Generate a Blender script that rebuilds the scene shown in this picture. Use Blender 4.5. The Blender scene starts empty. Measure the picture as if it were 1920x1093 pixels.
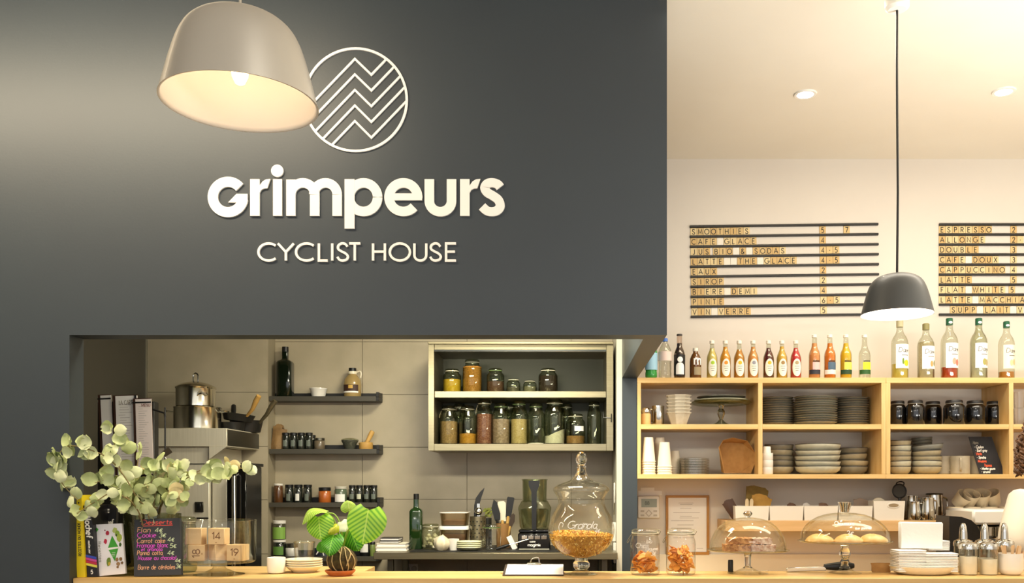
import bpy, bmesh, math, random
from mathutils import Vector, Matrix, Euler
PI = math.pi
rnd = random.Random(7)
SC = bpy.context.scene
COL = SC.collection
# ---------------------------------------------------------------- camera
EYE, FPX, VX, VY = 1.47, 1720.0, 1060.0, 905.0      # eye height, focal length in px (1920 wide), principal point
cam_d = bpy.data.cameras.new('camera'); cam_d.sensor_width = 36.0
cam_d.lens = FPX / 1920 * 36.0
cam_d.shift_x = (960 - VX) / 1920; cam_d.shift_y = (VY - 546.5) / 1920
cam_d.clip_start = 0.05
cam = bpy.data.objects.new('camera', cam_d); COL.objects.link(cam)
cam.location = (0, 0, EYE); cam.rotation_euler = (PI / 2, 0, 0)
SC.camera = cam
SC.view_settings.view_transform = 'Standard'; SC.view_settings.look = 'None'
SC.view_settings.gamma = 1; SC.view_settings.use_curve_mapping = False
SC.view_settings.exposure = 0.0
SC.cycles.max_bounces = 10; SC.cycles.transparent_max_bounces = 24
SC.cycles.caustics_reflective = False; SC.cycles.caustics_refractive = False
SC.cycles.sample_clamp_indirect = 4.0
# ---------------------------------------------------------------- light
w = bpy.data.worlds.new('world'); SC.world = w; w.use_nodes = True
w.node_tree.nodes['Background'].inputs[0].default_value = (0.97, 0.97, 0.98, 1)
w.node_tree.nodes['Background'].inputs[1].default_value = 1.25
def light(kind, name, loc, power, color=(1, .86, .66), size=.3, size_y=None, rot=(0, 0, 0), spot=None, blend=.6):
    d = bpy.data.lights.new(name, kind); d.energy = power; d.color = color
    if kind == 'AREA':
        d.size = size
        if size_y: d.shape = 'RECTANGLE'; d.size_y = size_y
    else:
        d.shadow_soft_size = size
    if kind == 'SPOT': d.spot_size = math.radians(spot or 90); d.spot_blend = blend
    o = bpy.data.objects.new(name, d); COL.objects.link(o); o.location = loc; o.rotation_euler = rot
    return o
WARM = (1, .90, .74); WHITE = (1, .95, .87)
light('AREA', 'dining_room_light', (0.9, 0.2, 3.2), 20, WHITE, 1.2, .8)
for lx, ly in [(-1.6, .4), (-.5, -.6), (.5, .6), (1.5, -.5), (2.4, .8), (.2, -1.9), (1.9, -1.9), (-1.2, -1.8)]:
    light('POINT', 'dining_room_bulb', (lx, ly, 2.45), 5.5, WHITE, .07)
light('AREA', 'ceiling_fill_light', (2.45, 2.65, 1.5), 84, (1, .97, .90), 1.8, .6, (PI, 0, 0))  # added out-of-frame fill facing up, brightens the ceiling
light('AREA', 'wall_washer_light', (-2.1, 2.5, 3.22), 46, (1, .84, .60), 2.2, .12, (math.radians(42), 0, 0))
light('AREA', 'bar_light', (1.7, 3.6, 3.22), 40, WARM, 2.6, .5)
light('AREA', 'kitchen_light', (-.2, 3.9, 2.7), 48, (1, .92, .70), .6, .3)
light('AREA', 'kitchen_fill_light', (-.55, 3.56, 2.1), 15, (1, .93, .74), 1.3, .06, (math.radians(66), 0, 0))  # added fill hidden behind the lintel, lifts the wall below the cabinet
def sl(c):
    c = c / 255
    return c / 12.92 if c <= .04045 else ((c + .055) / 1.055) ** 2.4
def rgb(h):
    if not isinstance(h, str): return tuple(h)
    return (sl(int(h[0:2], 16)), sl(int(h[2:4], 16)), sl(int(h[4:6], 16)))
# ---------------------------------------------------------------- materials
MATS = {}
def mat(name, col='808080', rough=.5, metal=0., spec=.5, coat=0., col2=None, nscale=8., stretch=(1, 1, 1), bump=0., bscale=40.,
        emit=None, estr=0., sss=0., alpha=1., trans=0.):
    if name in MATS: return MATS[name]
    m = bpy.data.materials.new(name); m.use_nodes = True; nt = m.node_tree; N = nt.nodes; L = nt.links
    b = N['Principled BSDF']
    b.inputs['Base Color'].default_value = (*rgb(col), 1); b.inputs['Roughness'].default_value = rough
    b.inputs['Metallic'].default_value = metal; b.inputs['Specular IOR Level'].default_value = spec
    b.inputs['Coat Weight'].default_value = coat; b.inputs['Coat Roughness'].default_value = .08
    b.inputs['Transmission Weight'].default_value = trans
    if sss: b.inputs['Subsurface Weight'].default_value = sss; b.inputs['Subsurface Radius'].default_value = (.01, .01, .006)
    if emit: b.inputs['Emission Color'].default_value = (*rgb(emit), 1); b.inputs['Emission Strength'].default_value = estr
    if col2 or bump:
        tc = N.new('ShaderNodeTexCoord'); mp = N.new('ShaderNodeMapping'); mp.inputs['Scale'].default_value = stretch
        L.new(tc.outputs['Object'], mp.inputs[0])
        if col2:
            n = N.new('ShaderNodeTexNoise'); n.inputs['Scale'].default_value = nscale; n.inputs['Detail'].default_value = 5
            L.new(mp.outputs[0], n.inputs['Vector'])
            r = N.new('ShaderNodeValToRGB'); r.color_ramp.elements[0].position = .33; r.color_ramp.elements[1].position = .67
            r.color_ramp.elements[0].color = (*rgb(col), 1); r.color_ramp.elements[1].color = (*rgb(col2), 1)
            L.new(n.outputs['Fac'], r.inputs[0]); L.new(r.outputs[0], b.inputs['Base Color'])
        if bump:
            n2 = N.new('ShaderNodeTexNoise'); n2.inputs['Scale'].default_value = bscale; n2.inputs['Detail'].default_value = 3
            L.new(mp.outputs[0], n2.inputs['Vector'])
            bp = N.new('ShaderNodeBump'); bp.inputs['Strength'].default_value = bump; bp.inputs['Distance'].default_value = .003
            L.new(n2.outputs['Fac'], bp.inputs['Height']); L.new(bp.outputs[0], b.inputs['Normal'])
    MATS[name] = m
    return m
def glass(name, tint='ffffff', edge=.6, base=.05, edgecol='e8e8dc', rough=.03):
    """thin clear glass wall: mostly see-through, more reflective and denser at grazing angles"""
    if name in MATS: return MATS[name]
    m = bpy.data.materials.new(name); m.use_nodes = True; nt = m.node_tree; N = nt.nodes; L = nt.links
    N.remove(N['Principled BSDF']); out = N['Material Output']
    tr = N.new('ShaderNodeBsdfTransparent'); gl = N.new('ShaderNodeBsdfGlossy'); gl.inputs['Roughness'].default_value = rough
    gl.inputs['Color'].default_value = (*rgb(edgecol), 1)
    lw = N.new('ShaderNodeLayerWeight'); lw.inputs[0].default_value = .5
    pw = N.new('ShaderNodeMath'); pw.operation = 'POWER'; pw.inputs[1].default_value = 2.2
    mr = N.new('ShaderNodeMapRange'); mr.inputs['To Min'].default_value = base; mr.inputs['To Max'].default_value = edge
    ra = N.new('ShaderNodeMix'); ra.data_type = 'RGBA'
    t = rgb(tint); ra.inputs[6].default_value = (*t, 1); ra.inputs[7].default_value = (*[c ** 1.4 * .95 for c in t], 1)
    mx = N.new('ShaderNodeMixShader')
    L.new(lw.outputs['Facing'], pw.inputs[0]); L.new(pw.outputs[0], mr.inputs['Value']); L.new(pw.outputs[0], ra.inputs[0])
    L.new(ra.outputs[2], tr.inputs['Color'])
    L.new(mr.outputs[0], mx.inputs[0]); L.new(tr.outputs[0], mx.inputs[1]); L.new(gl.outputs[0], mx.inputs[2])
    L.new(mx.outputs[0], out.inputs['Surface'])
    MATS[name] = m
    return m
def solid_glass(name, tint='f4f4ee'):
    if name in MATS: return MATS[name]
    m = bpy.data.materials.new(name); m.use_nodes = True; nt = m.node_tree; N = nt.nodes
    b = N['Principled BSDF']; b.inputs['Base Color'].default_value = (*rgb(tint), 1); b.inputs['Roughness'].default_value = .02
    b.inputs['Transmission Weight'].default_value = 1; b.inputs['IOR'].default_value = 1.45
    MATS[name] = m
    return m
GLASS = glass('clear_glass'); SGLASS = solid_glass('solid_glass')
KGLASS = glass('jar_glass', 'e2e6d8', .85, .08, 'd8d8c4'); BGLASS = glass('bottle_glass', 'eef0e8', .7, .05)
ASH = mat('ash_wood', 'dfba7c', .45, col2='d2a866', nscale=3.5, stretch=(.6, 6, 14), coat=.1)
SHELFWOOD = mat('shelf_wood', 'e6c487', .5, col2='d8b06c', nscale=4, stretch=(.8, 5, 12))
SHELFWOOD_V = mat('shelf_wood_upright', 'e6c487', .5, col2='d8b06c', nscale=4, stretch=(12, 5, .8))
STEEL = mat('brushed_steel', '9c9378', .36, .92, col2='8d846a', nscale=5, stretch=(1, 1, 40))
DSTEEL = mat('grey_steel', '6d6a5e', .38, 1.)
CHROME = mat('polished_steel', 'd6d4cc', .12, 1.)
BLACK = mat('black_plastic', '141414', .4)
BLACKM = mat('black_metal', '1d1c1a', .5)
WHITEC = mat('white_ceramic', 'f2eee4', .25, coat=.3)
CREAMC = mat('cream_ceramic', 'e8dfc6', .3, coat=.2)
PAPER = mat('white_paper', 'f4f1ec', .8)
WHITEP = mat('white_plastic', 'f0ece2', .4)
KRAFT = mat('kraft_card', 'b98a4e', .8, col2='a97b42', nscale=30)
DARKWALL = mat('dark_slate_paint', '353d43', .42, spec=.45, col2='333a40', nscale=2, bump=.05, bscale=120)
WHITEWALL = mat('cream_wall_paint', 'dfd7cb', .7, col2='dcd3c7', nscale=2, bump=.04, bscale=150)
CEILP = mat('white_ceiling_paint', 'ece5d6', .8, col2='e9e1d1', nscale=2)
TILE = mat('grey_beige_tile', 'b9ad94', .4, col2='aca188', nscale=6, bump=.03)
GROUT = mat('tile_grout', '8a8069', .85)
# ---------------------------------------------------------------- mesh accumulator
class G:
    def __init__(s): s.v = []; s.f = []; s.uv = None
    def add(s, vs, fs, M=None):
        o = len(s.v)
        s.v += [tuple(M @ Vector(p)) if M else tuple(p) for p in vs]
        s.f += [tuple(i + o for i in f) for f in fs]
        return s
    def box(s, x0, y0, z0, x1, y1, z1, b=0., M=None):
        if x1 < x0: x0, x1 = x1, x0
        if y1 < y0: y0, y1 = y1, y0
        if z1 < z0: z0, z1 = z1, z0
        if not b:
            vs = [(x0, y0, z0), (x1, y0, z0), (x1, y1, z0), (x0, y1, z0), (x0, y0, z1), (x1, y0, z1), (x1, y1, z1), (x0, y1, z1)]
            return s.add(vs, [(3, 2, 1, 0), (4, 5, 6, 7), (0, 1, 5, 4), (1, 2, 6, 5), (2, 3, 7, 6), (3, 0, 4, 7)], M)
        b = min(b, (x1 - x0) * .45, (y1 - y0) * .45, (z1 - z0) * .45)
        vs = []; idx = {}
        for i, x in enumerate((x0, x1)):
            for j, y in enumerate((y0, y1)):
                for k, z in enumerate((z0, z1)):
                    sx, sy, sz = (1, -1)[i], (1, -1)[j], (1, -1)[k]
                    for a, p in enumerate(((x, y + sy * b, z + sz * b), (x + sx * b, y, z + sz * b), (x + sx * b, y + sy * b, z))):
                        idx[i, j, k, a] = len(vs); vs.append(p)
        q = lambda *t: tuple(idx[k] for k in t)
        fs = []
        for i in (0, 1):
            f = q((i, 0, 0, 0), (i, 1, 0, 0), (i, 1, 1, 0), (i, 0, 1, 0)); fs.append(f if i else f[::-1])
            f = q((0, i, 0, 1), (1, i, 0, 1), (1, i, 1, 1), (0, i, 1, 1)); fs.append(f[::-1] if i else f)
            f = q((0, 0, i, 2), (1, 0, i, 2), (1, 1, i, 2), (0, 1, i, 2)); fs.append(f if i else f[::-1])
        for i in (0, 1):
            for j in (0, 1):
                f = q((i, j, 0, 0), (i, j, 1, 0), (i, j, 1, 1), (i, j, 0, 1)); fs.append(f if i != j else f[::-1])
                f = q((i, 0, j, 0), (i, 1, j, 0), (i, 1, j, 2), (i, 0, j, 2)); fs.append(f[::-1] if i != j else f)
                f = q((0, i, j, 1), (1, i, j, 1), (1, i, j, 2), (0, i, j, 2)); fs.append(f if i != j else f[::-1])
        for i in (0, 1):
            for j in (0, 1):
                for k in (0, 1):
                    f = q((i, j, k, 0), (i, j, k, 1), (i, j, k, 2)); fs.append(f if (i + j + k) % 2 else f[::-1])
        return s.add(vs, fs, M)
    def lathe(s, prof, seg=28, M=None, sq=None):
        """prof: (r, z) from bottom to top, outside wall; r==0 closes"""
        vs = []; fs = []; rows = []
        for r, z in prof:
            if r < 1e-6: rows.append([len(vs)]); vs.append((0, 0, z))
            else:
                rows.append(list(range(len(vs), len(vs) + seg)))
                for k in range(seg):
                    a = 2 * PI * k / seg; c, d = math.cos(a), math.sin(a)
                    m = 1.
                    if sq: m = (abs(c) ** sq + abs(d) ** sq) ** (-1 / sq)
                    vs.append((r * c * m, r * d * m, z))
        for A, B in zip(rows, rows[1:]):
            for k in range(seg):
                k2 = (k + 1) % seg
                if len(A) == 1 and len(B) == 1: break
                if len(A) == 1: fs.append((A[0], B[k2], B[k]))
                elif len(B) == 1: fs.append((A[k], A[k2], B[0]))
                else: fs.append((A[k], A[k2], B[k2], B[k]))
        return s.add(vs, fs, M)
    def cyl(s, r, z0, z1, seg=20, M=None, r2=None):
        return s.lathe([(0, z0), (r, z0), (r2 if r2 is not None else r, z1), (0, z1)], seg, M)
    def tube(s, pts, r, seg=8, M=None, closed=False, cap=True):
        pts = [Vector(p) for p in pts]; n = len(pts); vs = []; fs = []; prev = None
        rr = r if isinstance(r, (list, tuple)) else [r] * n
        for i, p in enumerate(pts):
            if closed: t = pts[(i + 1) % n] - pts[i - 1]
            else: t = pts[min(i + 1, n - 1)] - pts[max(i - 1, 0)]
            if t.length < 1e-9: t = Vector((0, 0, 1))
            t.normalize()
            if prev is None:
                u = t.cross(Vector((0, 0, 1)))
                if u.length < .05: u = t.cross(Vector((1, 0, 0)))
            else: u = prev - t * prev.dot(t)
            u.normalize(); prev = u; v = t.cross(u)
            for k in range(seg):
                a = 2 * PI * k / seg
                vs.append(p + (u * math.cos(a) + v * math.sin(a)) * rr[i])
        for i in range(n if closed else n - 1):
            j = (i + 1) % n
            for k in range(seg):
                k2 = (k + 1) % seg
                fs.append((i * seg + k, i * seg + k2, j * seg + k2, j * seg + k))
        if cap and not closed:
            fs.append(tuple(range(seg))[::-1]); fs.append(tuple((n - 1) * seg + k for k in range(seg)))
        return s.add(vs, fs, M)
    def prism(s, poly, w0, w1, M=None):
        """poly in (x, z); extruded along y from w0 (front) to w1; polygon counter-clockwise seen from the front (-y)"""
        n = len(poly)
        vs = [(x, w0, z) for x, z in poly] + [(x, w1, z) for x, z in poly]
        fs = [tuple(range(n)), tuple(range(2 * n - 1, n - 1, -1))]
        fs += [(i, i + n, (i + 1) % n + n, (i + 1) % n) for i in range(n)]
        return s.add(vs, fs, M)
    def ribbon(s, pl, width, depth=0., closed=False, M=None, fn=None):
        """flat stroke along pl (x, z), front at y=-depth, back at y=0"""
        n = len(pl); pts = [Vector((p[0], p[1])) for p in pl]; a = []; b = []
        for i, p in enumerate(pts):
            if closed: d0 = p - pts[i - 1]; d1 = pts[(i + 1) % n] - p
            else:
                d0 = p - pts[i - 1] if i else pts[1] - p
                d1 = pts[i + 1] - p if i < n - 1 else d0
            if d0.length < 1e-9: d0 = d1
            if d1.length < 1e-9: d1 = d0
            d0 = d0.normalized(); d1 = d1.normalized()
            n0 = Vector((-d0.y, d0.x)); n1 = Vector((-d1.y, d1.x)); m = n0 + n1
            if m.length < .2: m = n0
            m.normalize(); k = width / 2 / max(.45, m.dot(n0))
            a.append(p + m * k); b.append(p - m * k)
        fn = fn or (lambda x, z, d: (x, -d, z))
        vs = [fn(p.x, p.y, depth) for p in a] + [fn(p.x, p.y, depth) for p in b]
        fs = []; R = n if closed else n - 1
        for i in range(R):
            j = (i + 1) % n; fs.append((i, n + i, n + j, j))
        if depth:
            vs += [fn(p.x, p.y, 0) for p in a] + [fn(p.x, p.y, 0) for p in b]
            for i in range(R):
                j = (i + 1) % n
                fs.append((i, j, 2 * n + j, 2 * n + i)); fs.append((n + j, n + i, 3 * n + i, 3 * n + j))
            if not closed:
                fs.append((0, 2 * n, 3 * n, n)); fs.append((n - 1, 2 * n - 1, 4 * n - 1, 3 * n - 1))
        return s.add(vs, fs, M)
    def sphere(s, c, r, seg=14, rings=8, sc=(1, 1, 1), M=None):
        pr = [(r * math.sin(PI * k / rings), -r * math.cos(PI * k / rings)) for k in range(rings + 1)]
        pr[0] = (0, -r); pr[-1] = (0, r)
        T = Matrix.Translation(c) @ Matrix.Diagonal((*sc, 1))
        return s.lathe(pr, seg, (M @ T) if M else T)
    def wrap(s, rows, r, nu=8, off=.0008, M=None):
        """label patch on a vertical cylinder of radius r facing -y; rows = [(z, angle_left, angle_right)]"""
        vs = []; fs = []
        for z, a0, a1 in rows:
            for k in range(nu + 1):
                a = a0 + (a1 - a0) * k / nu; R = (r(z) if callable(r) else r) + off
                vs.append((R * math.sin(a), -R * math.cos(a), z))
        for i in range(len(rows) - 1):
            for k in range(nu):
                p = i * (nu + 1) + k; fs.append((p, p + 1, p + nu + 2, p + nu + 1))
        return s.add(vs, fs, M)
    def mesh(s, name, m, ang=40, smooth=True):
        me = bpy.data.meshes.new(name); me.from_pydata(s.v, [], s.f)
        if isinstance(m, (list, tuple)):
            for x in m: me.materials.append(x)
        elif m: me.materials.append(m)
        bm = bmesh.new(); bm.from_mesh(me); bmesh.ops.recalc_face_normals(bm, faces=bm.faces); bm.to_mesh(me); bm.free()
        if smooth:
            me.shade_smooth(); me.set_sharp_from_angle(angle=math.radians(ang))
        me.update()
        return me
def tag(o, label=None, cat=None, group=None, kind=None):
    if label: o['label'] = label
    if cat: o['category'] = cat
    if group: o['group'] = group
    if kind: o['kind'] = kind
    return o
def empty(name, label, cat, loc=(0, 0, 0), rot=(0, 0, 0), group=None):
    o = bpy.data.objects.new(name, None); COL.objects.link(o); o.empty_display_size = .02
    o.location = loc; o.rotation_euler = rot
    return tag(o, label, cat, group)
def part(name, g, m, parent=None, label=None, loc=None, rot=None, ang=40, smooth=True, kind=None):
    me = g if isinstance(g, bpy.types.Mesh) else g.mesh(name, m, ang, smooth)
    o = bpy.data.objects.new(name, me); COL.objects.link(o); o.parent = parent
    if loc: o.location = loc
    if rot: o.rotation_euler = rot
    return tag(o, label, None, None, kind)
def single(name, label, cat, g, m, loc=(0, 0, 0), rot=(0, 0, 0), group=None, kind=None, ang=40, smooth=True):
    o = part(name, g, m, None, None, loc, rot, ang, smooth)
    return tag(o, label, cat, group, kind)
def struct(name, g, m, smooth=False):
    return tag(part(name, g, m, None, smooth=smooth), kind='structure')
def dup(root, loc, label=None, group=None, rot=None):
    def cp(o, par):
        c = o.copy(); COL.objects.link(c); c.parent = par
        for ch in o.children: cp(ch, c)
        return c
    c = cp(root, None); c.location = loc
    if rot: c.rotation_euler = rot
    return tag(c, label, None, group)
def W(px, py, D): return Vector(((px - VX) * D / FPX, D, EYE + (VY - py) * D / FPX))
def X(px, D): return (px - VX) * D / FPX
def Z(py, D): return EYE + (VY - py) * D / FPX
def U(D): return D / FPX
ORD = ['topmost', 'second from the top', 'third from the top', 'fourth from the top', 'fifth from the top', 'sixth from the top', 'seventh from the top',
       'eighth from the top', 'ninth from the top', 'tenth from the top', 'eleventh from the top', 'twelfth from the top', 'thirteenth from the top']
def order(i, n): return 'bottommost' if i == n - 1 and n > 1 else ORD[i]
def rotz(a): return Matrix.Rotation(a, 4, 'Z')
def T(x, y, z): return Matrix.Translation((x, y, z))
# ---------------------------------------------------------------- stroke lettering
def arc(cx, cy, rx, ry, a0, a1, n=14):
    return [(cx + rx * math.cos(math.radians(a0 + (a1 - a0) * k / n)), cy + ry * math.sin(math.radians(a0 + (a1 - a0) * k / n))) for k in range(n + 1)]
def spline(p, n=5):
    out = []
    q = [p[0]] + list(p) + [p[-1]]
    for i in range(1, len(q) - 2):
        p0, p1, p2, p3 = q[i - 1], q[i], q[i + 1], q[i + 2]
        for k in range(n):
            t = k / n
            out.append(tuple(.5 * (2 * p1[d] + (p2[d] - p0[d]) * t + (2 * p0[d] - 5 * p1[d] + 4 * p2[d] - p3[d]) * t * t + (3 * p1[d] - p0[d] - 3 * p2[d] + p3[d]) * t ** 3) for d in range(len(p1))))
    out.append(tuple(p[-1]))
    return out
_S = lambda w: [spline([(.92 * w, .82), (.72 * w, .97), (.4 * w, 1), (.1 * w, .88), (.08 * w, .68), (.38 * w, .54), (.75 * w, .42), (.97 * w, .25), (.85 * w, .07), (.5 * w, 0), (.2 * w, .05), (0, .22)])]
FONT = {
 'A': [[(0, 0), (.42, 1), (.84, 0)], [(.15, .33), (.69, .33)]],
 'B': [[(0, 0), (0, 1), (.28, 1)] + arc(.28, .76, .24, .24, 90, -90) + [(0, .52)], [(.28, .52)] + arc(.31, .26, .27, .26, 90, -90) + [(0, 0)]],
 'C': [arc(.5, .5, .5, .5, 48, 312, 20)],
 'D': [[(0, 0), (0, 1), (.22, 1)] + arc(.22, .5, .5, .5, 90, -90) + [(0, 0)]],
 'E': [[(.5, 1), (0, 1), (0, 0), (.5, 0)], [(0, .52), (.45, .52)]],
 'F': [[(.48, 1), (0, 1), (0, 0)], [(0, .5), (.42, .5)]],
 'G': [arc(.5, .5, .5, .5, 48, 355, 20) + [(.58, .46)]],
 'H': [[(0, 0), (0, 1)], [(.66, 0), (.66, 1)], [(0, .52), (.66, .52)]],
 'I': [[(.06, 0), (.06, 1)]],
 'J': [[(.42, 1), (.42, .25)] + arc(.22, .22, .2, .22, 0, -150, 8)],
 'K': [[(0, 0), (0, 1)], [(.55, 1), (.02, .45)], [(.18, .6), (.6, 0)]],
 'L': [[(0, 1), (0, 0), (.46, 0)]],
 'M': [[(0, 0), (.1, 1), (.45, .2), (.8, 1), (.9, 0)]],
 'N': [[(0, 0), (0, 1), (.68, 0), (.68, 1)]],
 'O': [arc(.5, .5, .5, .5, 90, 450, 24)],
 'P': [[(0, 0), (0, 1), (.28, 1)] + arc(.28, .74, .26, .26, 90, -90) + [(0, .48)]],
 'R': [[(0, 0), (0, 1), (.28, 1)] + arc(.28, .74, .26, .26, 90, -90) + [(0, .48)], [(.2, .48), (.56, 0)]],
 'S': _S(.56), 'T': [[(0, 1), (.6, 1)], [(.3, 1), (.3, 0)]],
 'U': [[(0, 1), (0, .32)] + arc(.32, .32, .32, .32, 180, 360) + [(.64, 1)]],
 'V': [[(0, 1), (.4, 0), (.8, 1)]], 'W': [[(0, 1), (.28, 0), (.56, 1), (.84, 0), (1.12, 1)]],
 'X': [[(0, 0), (.66, 1)], [(0, 1), (.66, 0)]], 'Y': [[(0, 1), (.36, .5), (.72, 1)], [(.36, .5), (.36, 0)]],
 '&': [spline([(.75, 0), (.2, .68), (.3, .98), (.5, .8), (.1, .35), (.15, .05), (.45, .03), (.72, .4)])],
 '-': [[(.1, .45), (.3, .45)]], ' ': [],
 '1': [[(0, .8), (.2, 1), (.2, 0)]], '2': [spline([(.02, .75), (.15, .97), (.4, .97), (.52, .75), (.3, .35), (0, 0)]) + [(.55, 0)]],
 '3': [arc(.25, .76, .24, .24, 150, -80, 10) + arc(.25, .26, .28, .26, 85, -150, 12)],
 '4': [[(.42, 0), (.42, 1), (0, .28), (.58, .28)]], '5': [[(.48, 1), (.1, 1), (.06, .58)] + arc(.24, .32, .28, .32, 110, -140, 12)],
 '6': [[(.42, 1), (.06, .45)] + arc(.27, .28, .27, .28, 160, 520, 18)], '7': [[(0, 1), (.55, 1), (.18, 0)]],
 '8': [arc(.27, .76, .22, .24, -90, 270, 16), arc(.27, .26, .27, .26, 90, 450, 16)],
 '9': [[(.12, 0), (.48, .55)] + arc(.27, .72, .27, .28, -20, 340, 18)], '0': [arc(.3, .5, .3, .5, 90, 450, 20)],
 'a': [arc(.25, .3, .25, .3, 40, 330, 14), [(.5, .6), (.5, 0), (.6, 0)]], 'b': [[(0, 1), (0, 0)], arc(.24, .3, .24, .3, 150, -150, 14)],
 'c': [arc(.25, .3, .25, .3, 50, 310, 12)], 'd': [arc(.25, .3, .25, .3, 40, 320, 14), [(.5, 1), (.5, 0)]],
 'e': [[(.02, .3), (.48, .34)] + arc(.25, .3, .24, .3, 10, 310, 14)], 'f': [arc(.3, .8, .16, .2, 40, 180, 8) + [(.14, 0)], [(0, .58), (.34, .58)]],
 'g': [arc(.25, .3, .25, .3, 40, 330, 14), [(.5, .6), (.5, -.1)] + arc(.26, -.12, .24, .22, 0, -150, 8)],
 'h': [[(0, 1), (0, 0)], [(0, .35)] + arc(.22, .38, .22, .22, 180, 0, 8) + [(.44, 0)]], 'i': [[(.05, .6), (.05, 0)], [(.05, .8), (.05, .88)]],
 'k': [[(0, 1), (0, 0)], [(.38, .6), (.02, .28), (.42, 0)]], 'l': [[(.05, 1), (.05, .08), (.16, 0)]],
 'm': [[(0, .6), (0, 0)], [(0, .38)] + arc(.19, .42, .19, .18, 180, 0, 8) + [(.38, 0)], [(.38, .38)] + arc(.57, .42, .19, .18, 180, 0, 8) + [(.76, 0)]],
 'n': [[(0, .6), (0, 0)], [(0, .38)] + arc(.22, .38, .22, .22, 180, 0, 8) + [(.44, 0)]], 'o': [arc(.26, .3, .26, .3, 90, 450, 16)],
 'p': [[(0, .6), (0, -.32)], arc(.24, .3, .24, .3, 150, -150, 14)], 'q': [arc(.25, .3, .25, .3, 40, 320, 14), [(.5, .6), (.5, -.32)]],
 'r': [[(0, .6), (0, 0)], [(0, .36), (.12, .56), (.32, .58)]],
 's': [[(x * .7, z * .6) for x, z in _S(.56)[0]]], 't': [[(.14, .9), (.14, .1), (.3, 0)], [(0, .6), (.32, .6)]],
 'u': [[(0, .6), (0, .22)] + arc(.22, .22, .22, .22, 180, 360, 8) + [(.44, .6)], [(.44, .6), (.44, 0)]], 'v': [[(0, .6), (.22, 0), (.44, .6)]],
 'y': [[(0, .6), (.22, .05)], [(.46, .6), (.1, -.32)]], 'x': [[(0, 0), (.4, .6)], [(0, .6), (.4, 0)]], 'z': [[(0, .6), (.42, .6), (0, 0), (.44, 0)]],
 'w': [[(0, .6), (.16, 0), (.32, .6), (.48, 0), (.64, .6)]], 'j': [[(.2, .6), (.2, -.15), (.05, -.3)]],
 '\u20ac': [arc(.34, .4, .28, .38, 50, 310, 14), [(-.02, .48), (.4, .48)], [(-.02, .32), (.38, .32)]], '.': [[(.05, 0), (.05, .08)]],
}
FONT['\u00e9'] = FONT['e'] + [[(.2, .72), (.36, .9)]]
FONT['\u00e8'] = FONT['e'] + [[(.36, .72), (.2, .9)]]
def gw(ch):
    s = FONT[ch]
    return max((p[0] for st in s for p in st), default=.45)
def text_strokes(txt, h, x0=0, z0=0, gap=.2, sx=1., slant=0.):
    out = []; x = x0
    for ch in txt:
        for st in FONT[ch]:
            out.append([(x + (p[0] + slant * p[1]) * h * sx, z0 + p[1] * h) for p in st])
        x += (gw(ch) + gap) * h * sx
    return out, x - gap * h * sx
def text_g(txt, h, width, depth=.0, x0=0, z0=0, gap=.2, sx=1., slant=0., fit=None, g=None, fn=None, M=None):
    st, x1 = text_strokes(txt, h, x0, z0, gap, sx, slant)
    if fit:
        k = fit / (x1 - x0); st = [[(x0 + (p[0] - x0) * k, p[1]) for p in s] for s in st]
    g = g or G()
    for i, s in enumerate(st):
        if len(s) > 1: g.ribbon(s, width, depth + .00003 * (i % 4), fn=fn, M=M)
    return g
# ================================================================ structure
CEIL = 3.277; LZ = 2.0176; JX = -1.838; RX0, RX1 = .2967, .3765
CT = 1.114                                            # bar counter top
g = G(); g.box(-4.6, -3, -.08, 4.2, 5.4, 0); struct('floor', g, mat('floor_screed', '8d857a', .6, col2='857d72', nscale=3))
g = G(); g.box(-4.6, -3, CEIL, 4.2, 5.4, CEIL + .1); struct('ceiling', g, CEILP)
g = G(); g.box(-4.6, 3.4, 0, JX, 3.5, CEIL); g.box(JX, 3.4, LZ, RX1, 3.5, CEIL); struct('wall_front', g, DARKWALL)
g = G(); g.box(RX0, 3.5, LZ, RX1, 4.8, CEIL); g.box(RX0, 4.8, 0, RX1, 5.3, CEIL); struct('wall_return', g, DARKWALL)
g = G(); g.box(RX1, 5.12, 0, 4.2, 5.3, CEIL); struct('wall_right_back', g, WHITEWALL)
g = G(); g.box(-4.6, -3, 0, -4.5, 3.4, CEIL); struct('wall_left', g, WHITEWALL)
g = G(); g.box(4.1, -3, 0, 4.2, 5.3, CEIL); struct('wall_right', g, WHITEWALL)
g = G(); g.box(-2.43, 3.5, 0, -2.33, 5.3, CEIL); struct('wall_kitchen_side', g, mat('dark_kitchen_paint', '46433a', .5))
wk = struct('wall_back', G().box(-2.33, 5.24, 0, RX0, 5.3, CEIL), GROUT)
zs = [.4722, .7733, 1.074, 1.3756, 1.6723, 1.9727, 2.2735, 2.5743]
cols = [-1.68, -1.1577, -.5606, .0335, .268]
for i in range(4):
    for j in range(7):
        part('tile', G().box(cols[i] + .0014, 5.232, zs[j] + .0014, cols[i + 1] - .0014, 5.24, zs[j + 1] - .0014), TILE, wk, smooth=False)
wl = struct('wall_back_left', G().box(-2.33, 5.108, 0, -1.6545, 5.24, CEIL), mat('grey_beige_panel', '9b917a', .5))
for j in range(7):
    part('tile', G().box(-2.322, 5.1, zs[j] + .0014, -1.6545, 5.108, zs[j + 1] - .0014), TILE, wl, smooth=False)
struct('trim_1', G().box(-2.33, 5.092, .9, -2.323, 5.1, 2.6), mat('tile_edge_metal', 'cfc9b4', .3, .8))
g = G(); g.box(.268, 4.8, 0, RX0, 5.24, LZ + .3); struct('trim_2', g, mat('pale_side_tile', 'cfcab8', .4))
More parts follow.
